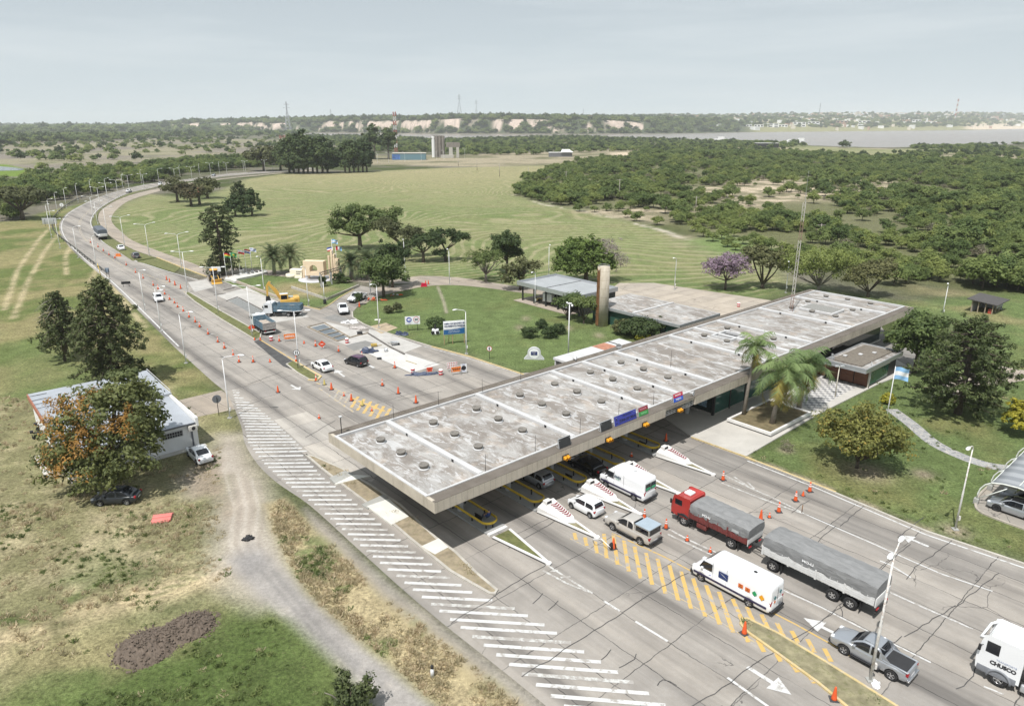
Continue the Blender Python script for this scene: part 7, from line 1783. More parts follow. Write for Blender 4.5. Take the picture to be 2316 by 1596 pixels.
for bv,hv,H,lb in(((598,663),(563,590),8.2,'white lamp between the flagpoles and the monument'),((698,692),(664,614),8.2,'white lamp by the corner of the monument lawn'),((857,741),(821,652),8.2,'white lamp on the lawn edge beside the roadworks'),((838,668),(812,602),8.0,'white lamp partly hidden by the dense shading tree'),((916,615),(907,560),8.2,'white lamp at the ring road beside the oak trees'),((1017,642),(1003,573),8.2,'white lamp at the top of the lawn by the ring road'),((1055,800),(1023,702),7.4,'white lamp right beside the big blue construction board'),((1210,691),(1188,625),7.0,'white lamp at the front corner of the open shed'),((1241,621),(1259,582),7.4,'white lamp behind the open shed'),((1525,655),(1510,591),7.2,'white lamp on the lawn left of the mauve tree'),((1777,662),(1762,631),7.0,'white lamp just behind the far end of the toll roof'),((2131,716),(2122,685),6.6,'white lamp on the meadow behind the round tree'),((2160,1197),(2168,1041),8.6,'white lamp with rust streaks on the lawn by the carport')):
 lamp(at(*bv),H,[hd(bv,hv,H)],lb,GL,1.7,M_rustp if bv[0]==2160 else M_lp)
for i,bv in enumerate(((854,369),(879,368),(916,366),(953,364),(987,362),(1004,361.5))):lamp(at(*bv),9,[(-1,.1,0)],'%s white lamp from the left on the far road before the silos'%ORD[i],'lamps on the far road',1.8)
lamp(at(1051,357),9.5,[(-1,0,0),(1,0,0)],'white double lamp at the right end of the far road',None,1.5)
t=lamp(at(1968,1538),10.0,[(-.5,-.6,0),(.55,.6,0)],'tall rust streaked double lamp on the weedy island, bottom right',None,.9,M_rustp,.10)
t=empty('camera_pole',at(1285,812),0,'white pole with floodlights and cameras behind the toll roof','pole')
b=MB();b.tube([(0,0,-.1),(0,0,9.2)],[.11,.07],8);b.build('pole',M_lp,t);b=MB();b.bbox(-.35,.35,-.12,.12,9.0,9.15,.03);b.bbox(.25,.55,-.15,.15,8.6,8.9,.04);b.bbox(-.5,-.25,-.15,.15,9.1,9.3,.04);b.build('camera',M_lh,t)
t=empty('floodlight_pole',at(1888,900),0,'cream pole with two square floodlights before the brown pavilion','pole')
b=MB();b.tube([(0,0,.1),(0,0,4.6)],[.08,.06],8);b.build('pole',mat('cream_pole',(.62,.57,.48),.6),t)
for s in(-1,1):b=MB();b.bbox(s*.35-.28,s*.35+.28,-.22,.1,4.5,4.72,.05);b.build('floodlight',M_steel,t)
M_wood=mat('weathered_pole',(.30,.27,.24),.9,var=.2)
for bv,tv,x,lb in(((1037,376),359,0,'leftmost bare utility pole on the far field'),((1079,386),360,0,'utility pole second from left on the far field'),((1130,400),369,0,'utility pole third from left on the far field'),((1195,399),379,0,'utility pole where the field meets the thicket'),((1280,413),387,1,'utility pole in the thicket, left of the tallest one'),((1400,451),405,1,'tallest utility pole rising from the thicket'),((1573,478),444,1,'utility pole among the sandy clearings'),((1854,540),506,2,'utility pole with double crossarms in the right thicket')):
 H=hgt(*bv,tv);t=empty('utility_pole',at(*bv),0,lb,'utility pole','utility poles');b=MB();b.tube([(0,0,-.2),(0,0,H)],[.2,.13],7);b.build('pole',M_wood,t)
 if x:
  b=MB()
  for q in range(x):b.bbox(-1.3,1.3,-.07,.07,H-.5-1.4*q,H-.35-1.4*q,.02)
  b.build('crossarm',M_wood,t)
M_or=mat('cone_orange',(.66,.10,.025),.6,var=.1,scale=3);M_cw=mat('cone_band',(.74,.73,.72),.5,var=.05);M_cb=mat('cone_base',(.05,.05,.055),.85);M_yc=mat('cone_yellow',(.55,.45,.14),.7,var=.15)
def cone_proto(nm,h,r,col_,bands,base=.30):
 t=empty(nm,(0,0,0));b=MB()
 b.bbox(-base,base,-base,base,0,.05,.02,0);b.build('base',M_cb,t)
 prof=[(r,.04),(r*.93,h*.12),(r*.35,h*.92),(r*.22,h)];b=MB();b.lathe(prof,14)
 b.build('cone_body',col_,t)
 for(z0,z1)in bands:
  f=lambda z:r*.93+(r*.35-r*.93)*(z-h*.12)/(h*.80)+.006
  b=MB();b.lathe([(f(z0*h),z0*h),(f(z1*h),z1*h)],14);b.build('reflective_band',M_cw,t)
 return t
PRO={'b':cone_proto('traffic_cone',1.05,.19,M_or,[(.50,.62),(.70,.80)]),'p':cone_proto('traffic_cone',1.05,.20,M_or,[]),'s':cone_proto('traffic_cone',.55,.16,M_or,[(.6,.75)],.20),'y':cone_proto('traffic_cone',.9,.18,M_yc,[]),'q':cone_proto('traffic_cone',.55,.16,M_or,[],.20)}
used=set()
def cone(kind,v,label,group=None):
 o=PRO[kind]if kind not in used else copy_tree(PRO[kind]);used.add(kind)
 o.location=at(*v);o.rotation_euler=(0,0,random.uniform(0,6));s=random.uniform(.94,1.05);o.scale=(s,s,s)
 return tag(o,label,'traffic cone',group)
ROW=[(573,819),(541,819),(528,805),(508,788),(493,774),(471,756),(452,740),(442,729),(428,718),(415,705),(402,695),(395,686),(384,678),(373,666),(358,654),(347,646),(324,630),(307,617),(286,600),(260,584),(247,577),(234,568),(222,559),(205,549)]
for i,v in enumerate(ROW):cone('b',v,'orange banded cone, %s from the toll end of the long row on the main road'%ORD[i],'long row of cones on the main road')
for i,v in enumerate([(409,653),(396,645),(384,638),(377,633)]):cone('p',v,'orange cone on the yellow centre lines, %s from the toll end'%ORD[i],'cones on the yellow centre lines')
for k,v,lb in(('q',(611,819),'small orange cone lying apart on the main road'),('p',(629,887),'plain orange cone alone beside the white road arrow'),('q',(576,769),'small orange cone left at the head of the tar strip'),('q',(589,769),'small orange cone right at the head of the tar strip'),('b',(632,772),'banded cone between the striped drum and the orange board'),('q',(688,777),'small orange cone right of the orange board'),('b',(714,783),'banded cone directly left of the red diamond sign'),('b',(766,795),'banded cone right of the red diamond sign'),('b',(670,819),'banded cone at the foot of the lamp with the lane sign'),('b',(819,808),'banded cone behind the black hatchback'),('b',(715,861),'banded cone at the rounded tip of the median'),('y',(734,870),'faded yellow cone nearest the median tip'),('p',(750,881),'plain orange cone between the two faded yellow ones'),('s',(778,895),'small banded cone on the worn hatching'),('p',(795,906),'plain orange cone on the first yellow hatch bar'),('y',(820,917),'faded yellow cone standing on the yellow hatching'),('s',(841,929),'small cone at the roof end of the yellow hatching'),('s',(722,946),'small cone on the pale slab left of the toll roof'),('b',(893,832),'banded cone beside the fresh white slab'),('b',(865,872),'banded cone between the hatching and the drums'),('p',(901,890),'plain orange cone behind the toll roof, left of two'),('p',(941,911),'plain orange cone behind the toll roof, right of two'),('p',(1506,997),'plain red cone in the shade of the toll roof'),('s',(1428,1032),'small cone in the shaded lane beside the crash block'),('b',(1635,1085),'banded cone past the tip of the last lane island'),('b',(1831,1111),'banded cone next to the yellow kerb'),('b',(1799,1132),'banded cone in front of the one by the yellow kerb'),('q',(1816,1121),'tiny cone between the two big ones by the yellow kerb'),('b',(1761,1157),'banded cone left of the rusty marker post'),('s',(1740,1170),'small faded cone next to the banded one by the marker post'),('p',(1720,1176),'plain orange cone hidden behind the red lorry'),('b',(1457,1172),'banded cone behind the old beige pickup'),('b',(1506,1194),'banded cone between the beige pickup and the red lorry'),('s',(1554,1222),'small orange cone in front of the red lorry wheel'),('s',(1606,1248),'small banded cone between the long van and the red lorry'),('p',(1683,1432),'plain orange cone at the yellow nose of the weedy island'),('p',(1886,1581),'plain orange cone at the bottom edge beside the yellow kerb'),('p',(813,694),'orange cone tipped at the verge by the shading tree'),('p',(963,644),'orange cone by the red barrier on the ring road'),('p',(969,643),'orange cone right of the one by the red barrier'),('p',(1387,1240),'broken orange cone stuck in a black tyre base')):cone(k,v,lb)
bpy.data.objects.get('traffic_cone')
M_dr=mat('drum_red',(.50,.03,.035),.5,var=.1)
for v,lb in(((614,771),'red and white drum beside the rear of the tipper lorry'),((785,776),'red and white drum at the corner of the timber formwork'),((934,844),'red and white drum at the near corner of the fresh slab'),((997,848),'red and white drum left of the striped barrier'),((1670,694),'red and white drum on the yard behind the toll roof')):
 t=empty('striped_drum',at(*v,.03)if v[0]==1670 else at(*v),0,lb,'drum','red and white drums');b=MB();b.lathe([(.29,0),(.29,.9),(.25,.9),(.25,.84),(.02,.84)],18);b.build('drum_body',M_cw,t)
 for z0,z1 in((.08,.3),(.5,.76)):b=MB();b.lathe([(.297,z0),(.297,z1)],18);b.build('drum_band',M_dr,t)
def sign(name,v,rz,label,w,h,z0,m,legs='post',cat='sign',tilt=0,back=M_steel,hh=None):
 t=empty(name,at(*v),rz,label,cat);b=MB();b.bbox(-w/2,w/2,0,.04,z0,z0+h,.015);b.build('panel',back,t);b=MB();b.box(-w/2+.02,w/2-.02,-.012,-.002,z0+.02,z0+h-.02);b.build('sign_face',m,t)
 b=MB()
 for s in(-1,1):
  if legs=='a':b.tube([(s*w*.42,-.35,0),(s*w*.4,.02,z0+h*.6)],.02,5);b.tube([(s*w*.42,.4,0),(s*w*.4,.04,z0+h*.6)],.02,5)
  else:b.box(s*w*.32-.04,s*w*.32+.04,.04,.12,-.1,z0+h*.8)
 b.build('legs',V_trim if legs!='a' else M_steel,t);return t
M_ora=mat('board_orange',(.72,.20,.04),.5);M_orr=mat('board_red_orange',(.66,.08,.03),.5);M_bw=mat('board_white',(.76,.77,.78),.5)
F0=R(18)
t=sign('works_board',(656,772),F0,'orange warning board on legs beside the red and white drum',1.9,.95,.45,M_ora,'a');text('DESVIO',.42,M_txw,t,(0,-.02,.92),bold=.01)
t=sign('works_board',(972,846),R(20),'small orange board on legs between the two drums',.95,.7,.4,M_orr,'a');text('OBRAS',.2,M_txk,t,(0,-.02,.76))
t=sign('works_board',(1032,847),R(20),'orange arrow board overlapping the striped barrier',1.5,.8,.45,M_ora,'a');text('<<<<',.55,M_txk,t,(0,-.02,.84),bold=.015)
t=sign('speed_board',(1049,844),R(20),'white board with speed limit 20 beside the striped barrier',1.0,1.35,.15,M_bw,'a')
b=MB();b.M=Matrix.Translation((0,-.016,.86))@Matrix.Rotation(R(90),4,'X');b.lathe([(.29,0),(.37,0),(.37,.01),(.29,.01)],24);b.build('ring',M_txk,t);text('20',.34,M_txk,t,(0,-.02,.86),bold=.01);text('MAXIMA',.14,M_blu2,t,(0,-.02,1.38));text('MAXIMA',.14,M_blu2,t,(0,-.02,.34))
t=empty('striped_barrier',at(1023,839),R(20),'barrier with red and white slanted stripes left of the speed board','barrier')
for z in(.5,.85,1.2):
 b=MB();b.bbox(-.8,.8,-.03,.03,z,z+.22,.01)
 for q in range(6):x=-.75+q*.27;b.add([(x,-.034,z+.01),(x+.12,-.034,z+.01),(x+.2,-.034,z+.21),(x+.08,-.034,z+.21)],[(0,1,2,3)],1)
 b.build('rail',[M_cw,M_dr],t)
b=MB()
for s in(-1,1):b.tube([(s*.6,-.4,0),(s*.6,0,1.4)],.025);b.tube([(s*.6,.4,0),(s*.6,0,1.4)],.025)
b.build('legs',M_steel,t)
def diamond(v,rz,lb,z,post=None):
 t=empty('diamond_sign',at(*v),rz,lb,'sign');b=MB();r=.62
 b.side_prism([(-r,z),(0,z-r),(r,z),(0,z+r)],0,.03);b.build('panel',M_orr,t)
 if post:b=MB();b.box(-.22,.22,-.012,-.002,z-.06,z+.06);b.build('symbol',M_cw,t)
 b=MB();b.tube([(-.35,-.2,0),(-.1,.0,z-.4)],.02);b.tube([(.35,-.2,0),(.1,.0,z-.4)],.02);b.tube([(0,.4,0),(0,.03,z)],.02);b.build('legs',M_steel,t)
diamond((729,789),R(18),'red diamond warning sign with white bars in the roadworks',.85,1);diamond((570,752),R(18),'red diamond warning sign at the foot of the lamp by the tipper',.95)
for v,rz,m,lb in(((268,580),R(12),M_ora,'orange plastic barrier block on the main road'),((959,648),R(10),mat('barrier_red',(.55,.01,.05),.5),'red plastic barrier block on the ring road')):
 t=tag(empty('barrier_block',at(*v),rz),lb,'barrier');b=MB();b.side_prism([(-.75,0),(.75,0),(.75,.15),(.6,.35),(.6,.8),(-.6,.8),(-.6,.35),(-.75,.15)],-.2,.2);b.build('block',m,t);b=MB();b.bbox(-.55,.55,-.26,.26,.0,.14,.03);b.build('foot',m,t)
t=empty('barrier_block',at(367,1174),R(-165),'faded pink plastic barrier lying flat on the lawn','barrier');M_pk=mat('faded_pink_plastic',(.60,.19,.165),.6,var=.06)
b=MB();b.bbox(-.85,.85,-.6,-.02,.02,.30,.06);b.bbox(-.85,.85,.02,.62,.02,.26,.06);b.bbox(-.72,.72,.62,.76,.03,.2,.03);b.build('block',M_pk,t);b=MB();b.bbox(-.9,-.7,-.74,-.6,.03,.22,.03);b.bbox(.7,.9,-.74,-.6,.03,.22,.03);b.build('lug',M_pk,t)
t=sign('speed_sign',(934,748),R(10),'white sign with round 40 and 60 speed limits on the lawn',2.7,1.5,1.2,M_bw)
for x,s,m,m2 in((-.62,'40',mat('disc_blue',(.04,.07,.34),.5),M_txw),(.68,'60',M_bw,M_txk)):
 b=MB();b.M=Matrix.Translation((x,-.014,2.08))@Matrix.Rotation(R(90),4,'X');b.cyl((0,0,0),(0,0,.008),.55,.55,26);b.build('ring',M_dr if x>0 else M_bw,t)
 b=MB();b.M=Matrix.Translation((x,-.024,2.08))@Matrix.Rotation(R(90),4,'X');b.cyl((0,0,0),(0,0,.006),.47,.47,26);b.build('disc',m,t);text(s,.6,m2,t,(x,-.034,2.08),bold=.02)
text('MINIMA',.17,M_txn,t,(-.62,-.02,1.36));text('MAXIMA',.17,M_txn,t,(.68,-.02,1.36))
ca,cb=at(1004,780),at(1052,776);t=empty('construction_board',(ca+cb)/2,math.atan2(cb.y-ca.y,cb.x-ca.x),'big blue and white construction board on wooden posts','sign');w=(cb-ca).length/2
b=MB();b.bbox(-w,w,0,.06,1.75,4.1,.02);b.build('panel',M_bw,t);b=MB();b.add([(-w+.03,-.006,1.78),(w-.03,-.006,1.78),(w-.03,-.006,2.85),(w*.3,-.006,2.65),(-w*.3,-.006,2.56),(-w+.03,-.006,2.6)],[(0,1,2,3,4,5)]);b.build('blue_field',mat('board_blue',(.02,.11,.28),.5),t)
b=MB();b.add([(-w+.03,-.010,2.64),(-w*.2,-.010,2.62),(w*.4,-.010,2.75),(w-.03,-.010,3.0),(w-.03,-.010,3.10),(w*.4,-.010,2.80),(-w*.2,-.010,2.66),(-w+.03,-.010,2.67)],[tuple(range(8))]);b.build('swoosh',M_txn,t)
text('OBRA DE BACHEO EN',.36,M_txn,t,(.1,-.02,3.62),bold=.012);text('PAVIMENTO RIGIDO',.38,M_txn,t,(.1,-.02,3.18),bold=.014);text('PLAZO DE OBRA 120 DIAS',.16,M_txw,t,(0,-.02,2.35));text('GOBIERNO DE LA PROVINCIA',.15,M_txw,t,(0,-.02,2.12))
for x in(-w+.1,-.3,w-.1):b=MB();b.bbox(x-.06,x+.06,.06,.18,-.1,3.2,.01);b.build('post',mat('timber_sign_post',(.40,.28,.17),.9),t)
b=MB();b.tube([(-.8,1.3,0),(-.8,.12,2.2)],.05);b.build('post',mat('timber_sign_post',(.40,.28,.17),.9),t)
def round_sign(v,rz,lb,z,r,m,ring=None,post=M_ch,txt=None,tcol=M_txk):
 t=empty('round_sign',at(*v),rz,lb,'sign');b=MB();b.tube([(0,.06,-.1),(0,.06,z+r*.5)],.04);b.build('post',post,t)
 b=MB();b.M=Matrix.Translation((0,.02,z))@Matrix.Rotation(R(90),4,'X');b.cyl((0,0,0),(0,0,.02),r,r,26);b.build('panel',ring or m,t)
 b=MB();b.M=Matrix.Translation((0,-.004,z))@Matrix.Rotation(R(90),4,'X');b.cyl((0,0,0),(0,0,.006),r*.84,r*.84,26);b.build('sign_face',m,t)
 if txt:text(txt,r*1.2,tcol,t,(0,-.016,z),bold=.02)
 return t
t=round_sign((1107,812),R(-8),'round no parking sign on a thin post on the lawn',1.75,.42,M_bw,M_dr,txt='E');b=MB();b.box(-.05,.05,-.03,-.02,1.45,2.05);b.build('bar',M_txk,t)
t=round_sign((674,834),R(12),'round two lanes sign on the lamp at the median end',2.6,.48,M_bw,M_txk);b=MB();[b.box(x-.06,x+.06,-.03,-.02,2.35,2.85)for x in(-.12,.12)];b.build('lane_symbol',M_txk,t)
round_sign((495,938),R(-150),'round grey backed sign on a post by the driveway',2.2,.55,mat('sign_back',(.16,.17,.19),.6));round_sign((141,473),R(190),'pale round sign on the verge inside the bend',1.8,.8,M_bw)
t=sign('road_sign',(245,627),R(-160),'blue grey sign seen from behind beside the main road',.9,1.1,1.2,mat('sign_back',(.16,.17,.19),.6),back=mat('blue_back',(.20,.25,.32),.6));sign('road_sign',(286,648),R(-160),'low dark framed sign beside the main road before the araucarias',1.9,.6,.6,V_trim,back=V_trim)
t=sign('road_sign',(114,512),R(185),'wide pale sign panel behind the guard rail in the bend',5.0,2.2,.8,M_bw);sign('road_sign',(491,632),R(10),'pair of small white prohibition signs behind the loader',2.2,1.2,1.9,M_bw)
for v,lb in(((118,536),'yellow slanting marker post near the guard rail, left'),((229,626),'yellow marker post beside the outer lamp')):
 p=at(*v);b=MB();b.tube([(.0,0,-.1),(-.6,.4,3.2)],.07);o=b.build('marker_post',M_yel);o.location=p;tag(o,lb,'post')
b=MB();b.tube([(0,0,0),(.02,0,.85)],.04);o=b.build('marker_post',M_rust);o.location=at(1813,1159);tag(o,'short rusty marker post on the lane line','post')
gpts=spline(P(243,621,205,592,175,568,150,549,128,530,118,512,122,494,140,475,170,455,210,440,260,427,330,412,400,401),5);GRL=[p for p in gpts]
t=empty('roadside_guard_rail',GRL[0],0,'long grey metal guard rail along the outside of the bend','guard rail');b=MB();band(b,[p-GRL[0]for p in GRL],.09,.42,.42);b.build('rail',mat('rail_grey',(.17,.165,.155),.6,.3,var=.2,scale=1),t)
acc=0;npst=0
for i in range(1,len(GRL)):
 acc+=(GRL[i]-GRL[i-1]).length
 if acc>4 and npst<60:acc=0;npst+=1;q=GRL[i]-GRL[0];b=MB();b.box(q.x-.1,q.x+.1,q.y-.1,q.y+.1,0,.8);b.build('post',M_ch,t)
M_cream=mat('cream_render',(.70,.565,.40),.85,var=.05,scale=.6,dirt=(.58,.46,.34),dirt_amt=.3);M_creamw=mat('pale_cream',(.74,.69,.56),.85,var=.05,scale=.7)
mo=empty('monument',(-47.2,167.9,0),R(-9),'cream monument block with an arched opening and stepped fins','monument')
out=[(-2.5,1.0),(2.6,1.0),(2.6,4.45),(-2.5,4.45)];hole=[(-.9,1.75),(.75,1.75),(.75,2.1),(1.0,2.4)]+[(.05+1.0*math.cos(a),2.5+1.05*math.sin(a))for a in np.linspace(0.05,math.pi-.05,13)]+[(-.95,2.35),(-.9,2.1)]
pl2=[[Vector((x,z,0))for x,z in out],[Vector((x,z,0))for x,z in hole]];tri=tessellate_polygon(pl2);flat=out+hole;b=MB();nV=len(flat);D0,D1=-.9,.9
b.add([(x,D0,z)for x,z in flat]+[(x,D1,z)for x,z in flat],[tuple(q)for q in tri]+[tuple(nV+i for i in q)for q in tri]+[(i,(i+1)%4,nV+(i+1)%4,nV+i)for i in range(4)]+[(4+i,4+(i+1)%len(hole),nV+4+(i+1)%len(hole),nV+4+i)for i in range(len(hole))])
b.build('arched_block',M_cream,mo);b=MB();b.box(-.85,.7,-.8,.8,1.75,1.95);b.build('sill',M_cream,mo)
for x in(-1.6,2.1):b=MB();b.cyl((x,0,0),(x,0,1.02),.24,.24,12);b.build('column',M_cream,mo)
for x,y,h in((-3.2,.6,3.0),(3.35,.9,5.6)):b=MB();b.cyl((x,y,0),(x,y,h),.27,.27,14);b.build('column',M_cream,mo)
for i,(x,h)in enumerate(((4.2,6.9),(4.75,6.0),(5.2,5.0),(5.6,4.9),(5.95,3.2))):b=MB();b.bbox(x-.2,x+.2,.4,1.5,0,h,.03);b.build('fin',M_cream,mo)
b=MB();b.bbox(4.0,6.0,-.2,.5,0,.7,.04);b.cyl((6.1,0,0),(6.1,0,1.6),.55,.55,18);b.build('plinth',M_cream,mo)
b=MB();b.bbox(-6.6,-3.5,.2,1.9,0,2.1,.04);b.bbox(-5.3,-3.5,-.2,.2,0,.35,.03);b.build('plaque_wall',M_creamw,mo);b=MB()
for q in range(7):x=-4.9+.35*(q%4);z=1.5 if q<4 else 1.0;b.box(x,x+.25,.17,.195,z,z+.2)
b.build('plaque',V_trim,mo)
b=MB();b.M=Matrix.Translation((-6.5,.6,0));b.lathe([(1.25,0),(1.25,.95),(1.05,.95),(1.05,.6),(.02,.6)],24);b.build('round_planter',M_creamw,mo)
b=MB();b.M=Matrix.Translation((.3,-.3,0));b.lathe([(1.5,.02),(1.5,.08),(4.2,.08),(4.2,0)],30);b.build('floor_ring',mat('monument_floor',(.50,.50,.52),.8,var=.06),mo)
FLC={k:mat('flag_'+k,c,.8,var=.05)for k,c in dict(red=(.45,.03,.03),yellow=(.62,.48,.04),green=(.04,.24,.09),blue=(.03,.06,.30),sky=(.25,.45,.68),white=(.74,.74,.74),deep=(.08,.18,.48)).items()}
def flag(p,h,cols,lb,w=1.5,fh=.95,rz=0.0,pole_h=None,m=M_lp,vert=False,disc=None):
 t=empty('flagpole',p,rz,lb,'flagpole');b=MB();b.tube([(0,0,0),(0,0,h)],[.075,.04],7);b.build('pole',m,t)
 b=MB();nx,nz=14,12;vs=[]
 for i in range(nx+1):
  for j in range(nz+1):
   s=i/nx;vs.append((.05+w*s*.92,.16*math.sin(s*7+j*.25)*s,h-.1-fh*j/nz-.22*s*s+.05*math.sin(s*6)))
 for i in range(nx):
  for j in range(nz):
   k=int((i/nx if vert else j/nz)*len(cols));b.add([vs[q]for q in(i*(nz+1)+j,i*(nz+1)+j+1,(i+1)*(nz+1)+j+1,(i+1)*(nz+1)+j)],[(0,1,2,3)],k,True)
   if disc and(i/nx-.5)**2*2+(j/nz-.5)**2<.05:b.m[-1]=len(cols)
 b.build('flag_cloth',[FLC[c]for c in cols]+([FLC[disc]]if disc else[]),t)
 b=MB();b.bbox(-.3,.3,-.3,.3,-.02,.45,.05);b.build('base',M_bw,t);return t
for v,tv,cols,kw,lb in(((447,599+20),571,['red','yellow','green'],{},'flagpole with red, yellow and green flag'),((461,617),569,['green'],dict(disc='yellow'),'flagpole with green flag and yellow centre'),((478,610),565,['white','red'],{},'flagpole with white over red flag'),((492,608),563,['red','white','blue'],{},'flagpole with red, white and blue flag'),((505,604),563,['white','deep','white','deep','white'],{},'flagpole with blue and white striped flag')):
 p=at(v[0]+66,v[1]+12);flag(p,6.3,cols,lb,rz=.15,**kw)
flag(Vector((-42.7,167.9,0)),9.6,['sky','white','sky'],'tallest pole at the monument with a sky blue and white flag',rz=.1);flag(Vector((-42.0,168.4,0)),7.9,['red','white','sky'],'pole at the monument with red, white and blue upright bands',vert=True,rz=.1);flag(Vector((-42.9,169.0,0)),7.6,['blue','white','red'],'pole at the monument with a dark blue and red flag',rz=2.9)
fp=at(2000,975);hf=hgt(2000,975,828);flag(fp,hf,['sky','white','sky'],'white flagpole on the right lawn with a hanging sky blue flag',1.7,1.5,R(-10))
pw=empty('flag_plaza_wall',at(555,632),0,'low white stepped memorial ramp below the flagpoles','memorial');q0=at(555,632)
for nm,pp,h in(('ramp',P(508,636,530,626,560,621,600,614,606,619,575,627,545,633,534,636,538,640,530,641,522,637),.5),('block',P(541,618,552,616.5,553,620,542,622),1.1)):
 b=MB();b.prism([p-q0 for p in pp],0,h);b.build(nm,mat('plaza_white',(.55,.54,.51),.85,var=.06),pw)
b=MB()
for q in range(4):p=at(560+9*q,624-1.8*q)-q0;b.box(p.x,p.x+.6,p.y,p.y+.3,.5,.75)
b.build('plaque',V_trim,pw)
pg=empty('pergola',at(728,650),0,'dark timber pergola on concrete posts beside the monument lawn','pergola');q0=at(728,650);ln=P(728,650,760,640,782,633,815,622)
for i in range(5):
 p=ln[0].lerp(ln[-1],i/4)-q0
 for s in(0,1.8):b=MB();b.cyl((p.x-s*.4,p.y+s,0),(p.x-s*.4,p.y+s,2.9),.15,.15,8);b.build('post',M_col,pg)
d=(ln[-1]-ln[0]);b=MB()
for s in(-.2,2.0):b.tube([(-s*.4,s,2.95),(d.x-s*.4,d.y+s,2.95)],.09,4)
for i in range(26):p=d*(i/25);b.tube([(p.x+.2,p.y-.5,3.08),(p.x-1.0,p.y+2.4,3.08)],.05,4)
b.build('slats',mat('pergola_wood',(.085,.07,.06),.9),pg)
def lowwall(v,lb,h=.55,m=M_kerb):
 pts=P(*v);t=empty('low_wall',pts[0],0,lb,'wall');b=MB();band(b,[p-pts[0]for p in pts],.28,0,h);b.build('wall_body',m,t)
lowwall((536,640,600,664,652,684),'low pinkish wall along the roadworks below the flag plaza',.6,mat('pink_wall',(.42,.36,.30),.9,var=.12));lowwall((660,652,740,679,812,648),'low concrete wall round the corner of the monument lawn',.55)
def thing1(name,b,m,v,rz,lb,cat,z=0):o=b.build(name,m);o.location=at(*v)+Vector((0,0,z));o.rotation_euler=(0,0,rz);return tag(o,lb,cat)
t=empty('memorial_arch',at(1208,812),R(-4),'white rounded memorial stone with a dark plaque on the lawn','memorial')
b=MB();b.side_prism([(-1.6,0),(1.6,0),(1.6,.12),(1.05,.75)]+[(1.05*math.cos(a),1.05+.95*math.sin(a))for a in np.linspace(0,math.pi,15)]+[(-1.05,.75),(-1.6,.12)],-.25,.25);b.build('stone',mat('memorial_grey',(.52,.53,.54),.8,var=.06),t);b=MB();b.M=Matrix.Translation((0,-.26,1.0))@Matrix.Rotation(R(90),4,'X');b.cyl((0,0,0),(0,0,.02),.8,.8,28);b.build('disc',M_bw,t);b=MB();b.box(-.5,.5,-.31,-.285,.75,1.35);b.build('plaque',M_txn,t)
for q in range(3):text('MEMORIAL' if q==0 else 'TUNEL',.13,M_txw,t,(0,-.32,1.22-.18*q))
t=empty('shrine',at(985,756),0,'small white stone shrine with a dark figure beside the shrub','shrine');b=MB();b.bbox(-.75,.75,-.4,.4,0,.5,.15);b.bbox(-.6,.6,-.3,.4,.4,1.0,.15);b.build('stone_base',M_bw,t);b=MB()
for x in(-.42,.42):b.M=Matrix.Translation((x,-.42,.45))@Matrix.Rotation(R(90),4,'X');b.lathe([(.02,.0),(.3,.0),(.32,.08),(.02,.08)],14)
b.build('niche',V_trim,t);b=MB();b.lathe([(.22,1.0),(.26,1.2),(.15,1.5),(.13,1.6),(.12,1.75),(.03,1.85)],12);b.build('figure',V_trim,t)
b=MB();b.M=Matrix.Rotation(.1,4,'Z');b.bbox(-.45,.45,-.3,.3,.05,.55,.05);b.tube([(-.5,-.3,.6),(-.5,.3,.6),(.5,.3,.6),(.5,-.3,.6)],.03);thing1('generator',b,V_trim,(814,757),.2,'black generator on the new slab by the lawn edge','generator')
b=MB();b.bbox(-.5,.5,-.3,.3,.1,.55,.06);b.tube([(.5,0,.2),(1.3,.3,.1)],.05);thing1('compressor',b,mat('compressor_yellow',(.42,.30,.08),.6,dirt=(.05,.05,.05),dirt_amt=.7),(846,784),.3,'yellow and black compressor on the new slab','machine')
t=empty('wheelbarrow',at(893,781),.4,'grey wheelbarrow on the new slab','wheelbarrow');b=MB();b.add([(-.5,-.35,.35),(.4,-.25,.35),(.4,.25,.35),(-.5,.35,.35),(-.7,-.45,.7),(.7,-.4,.62),(.7,.4,.62),(-.7,.45,.7)],[(3,2,1,0),(0,1,5,4),(1,2,6,5),(2,3,7,6),(3,0,4,7)]);b.build('tray',M_steel,t);b=MB();b.tube([(.7,0,.2),(-.6,-.3,.4),(-1.2,-.32,.55)],.025);b.tube([(.7,0,.2),(-.6,.3,.4),(-1.2,.32,.55)],.025);b.tube([(-.5,.3,.4),(-.55,.3,0)],.025);b.tube([(-.5,-.3,.4),(-.55,-.3,0)],.025);b.build('frame',M_ch,t);wheel(t,.7,.02,.18,.08)
b=MB();b.lathe([(.3,0),(.3,.55),(.25,.55),(.25,.1),(.02,.1)],14);thing1('drum_bin',b,M_steel,(873,795),0,'grey open drum on the fresh slab','drum')
M_cl=mat('blue_sheeting',(.05,.065,.11),.5,var=.4,scale=3);M_pl=mat('white_sheeting',(.62,.62,.62),.5,var=.2,scale=3)
def heap(name,v,r,h,m,lb,cat,seed,n=26,st=1.0):
 rr=np.random.default_rng(seed);bm=bmesh.new();bmesh.ops.create_icosphere(bm,subdivisions=3,radius=1)
 for q in bm.verts:
  f=1+.28*math.sin(q.co.x*5+seed)*math.sin(q.co.y*4.3)+.14*rr.normal();q.co=Vector((q.co.x*r*f*st,q.co.y*r*f,max(0,q.co.z)*h*(f**2)+.01))
 b=MB();b.add([q.co for q in bm.verts],[[q.index for q in f.verts]for f in bm.faces]);bm.free();return thing1(name,b,m,v,random.uniform(-.3,.3),lb,cat)
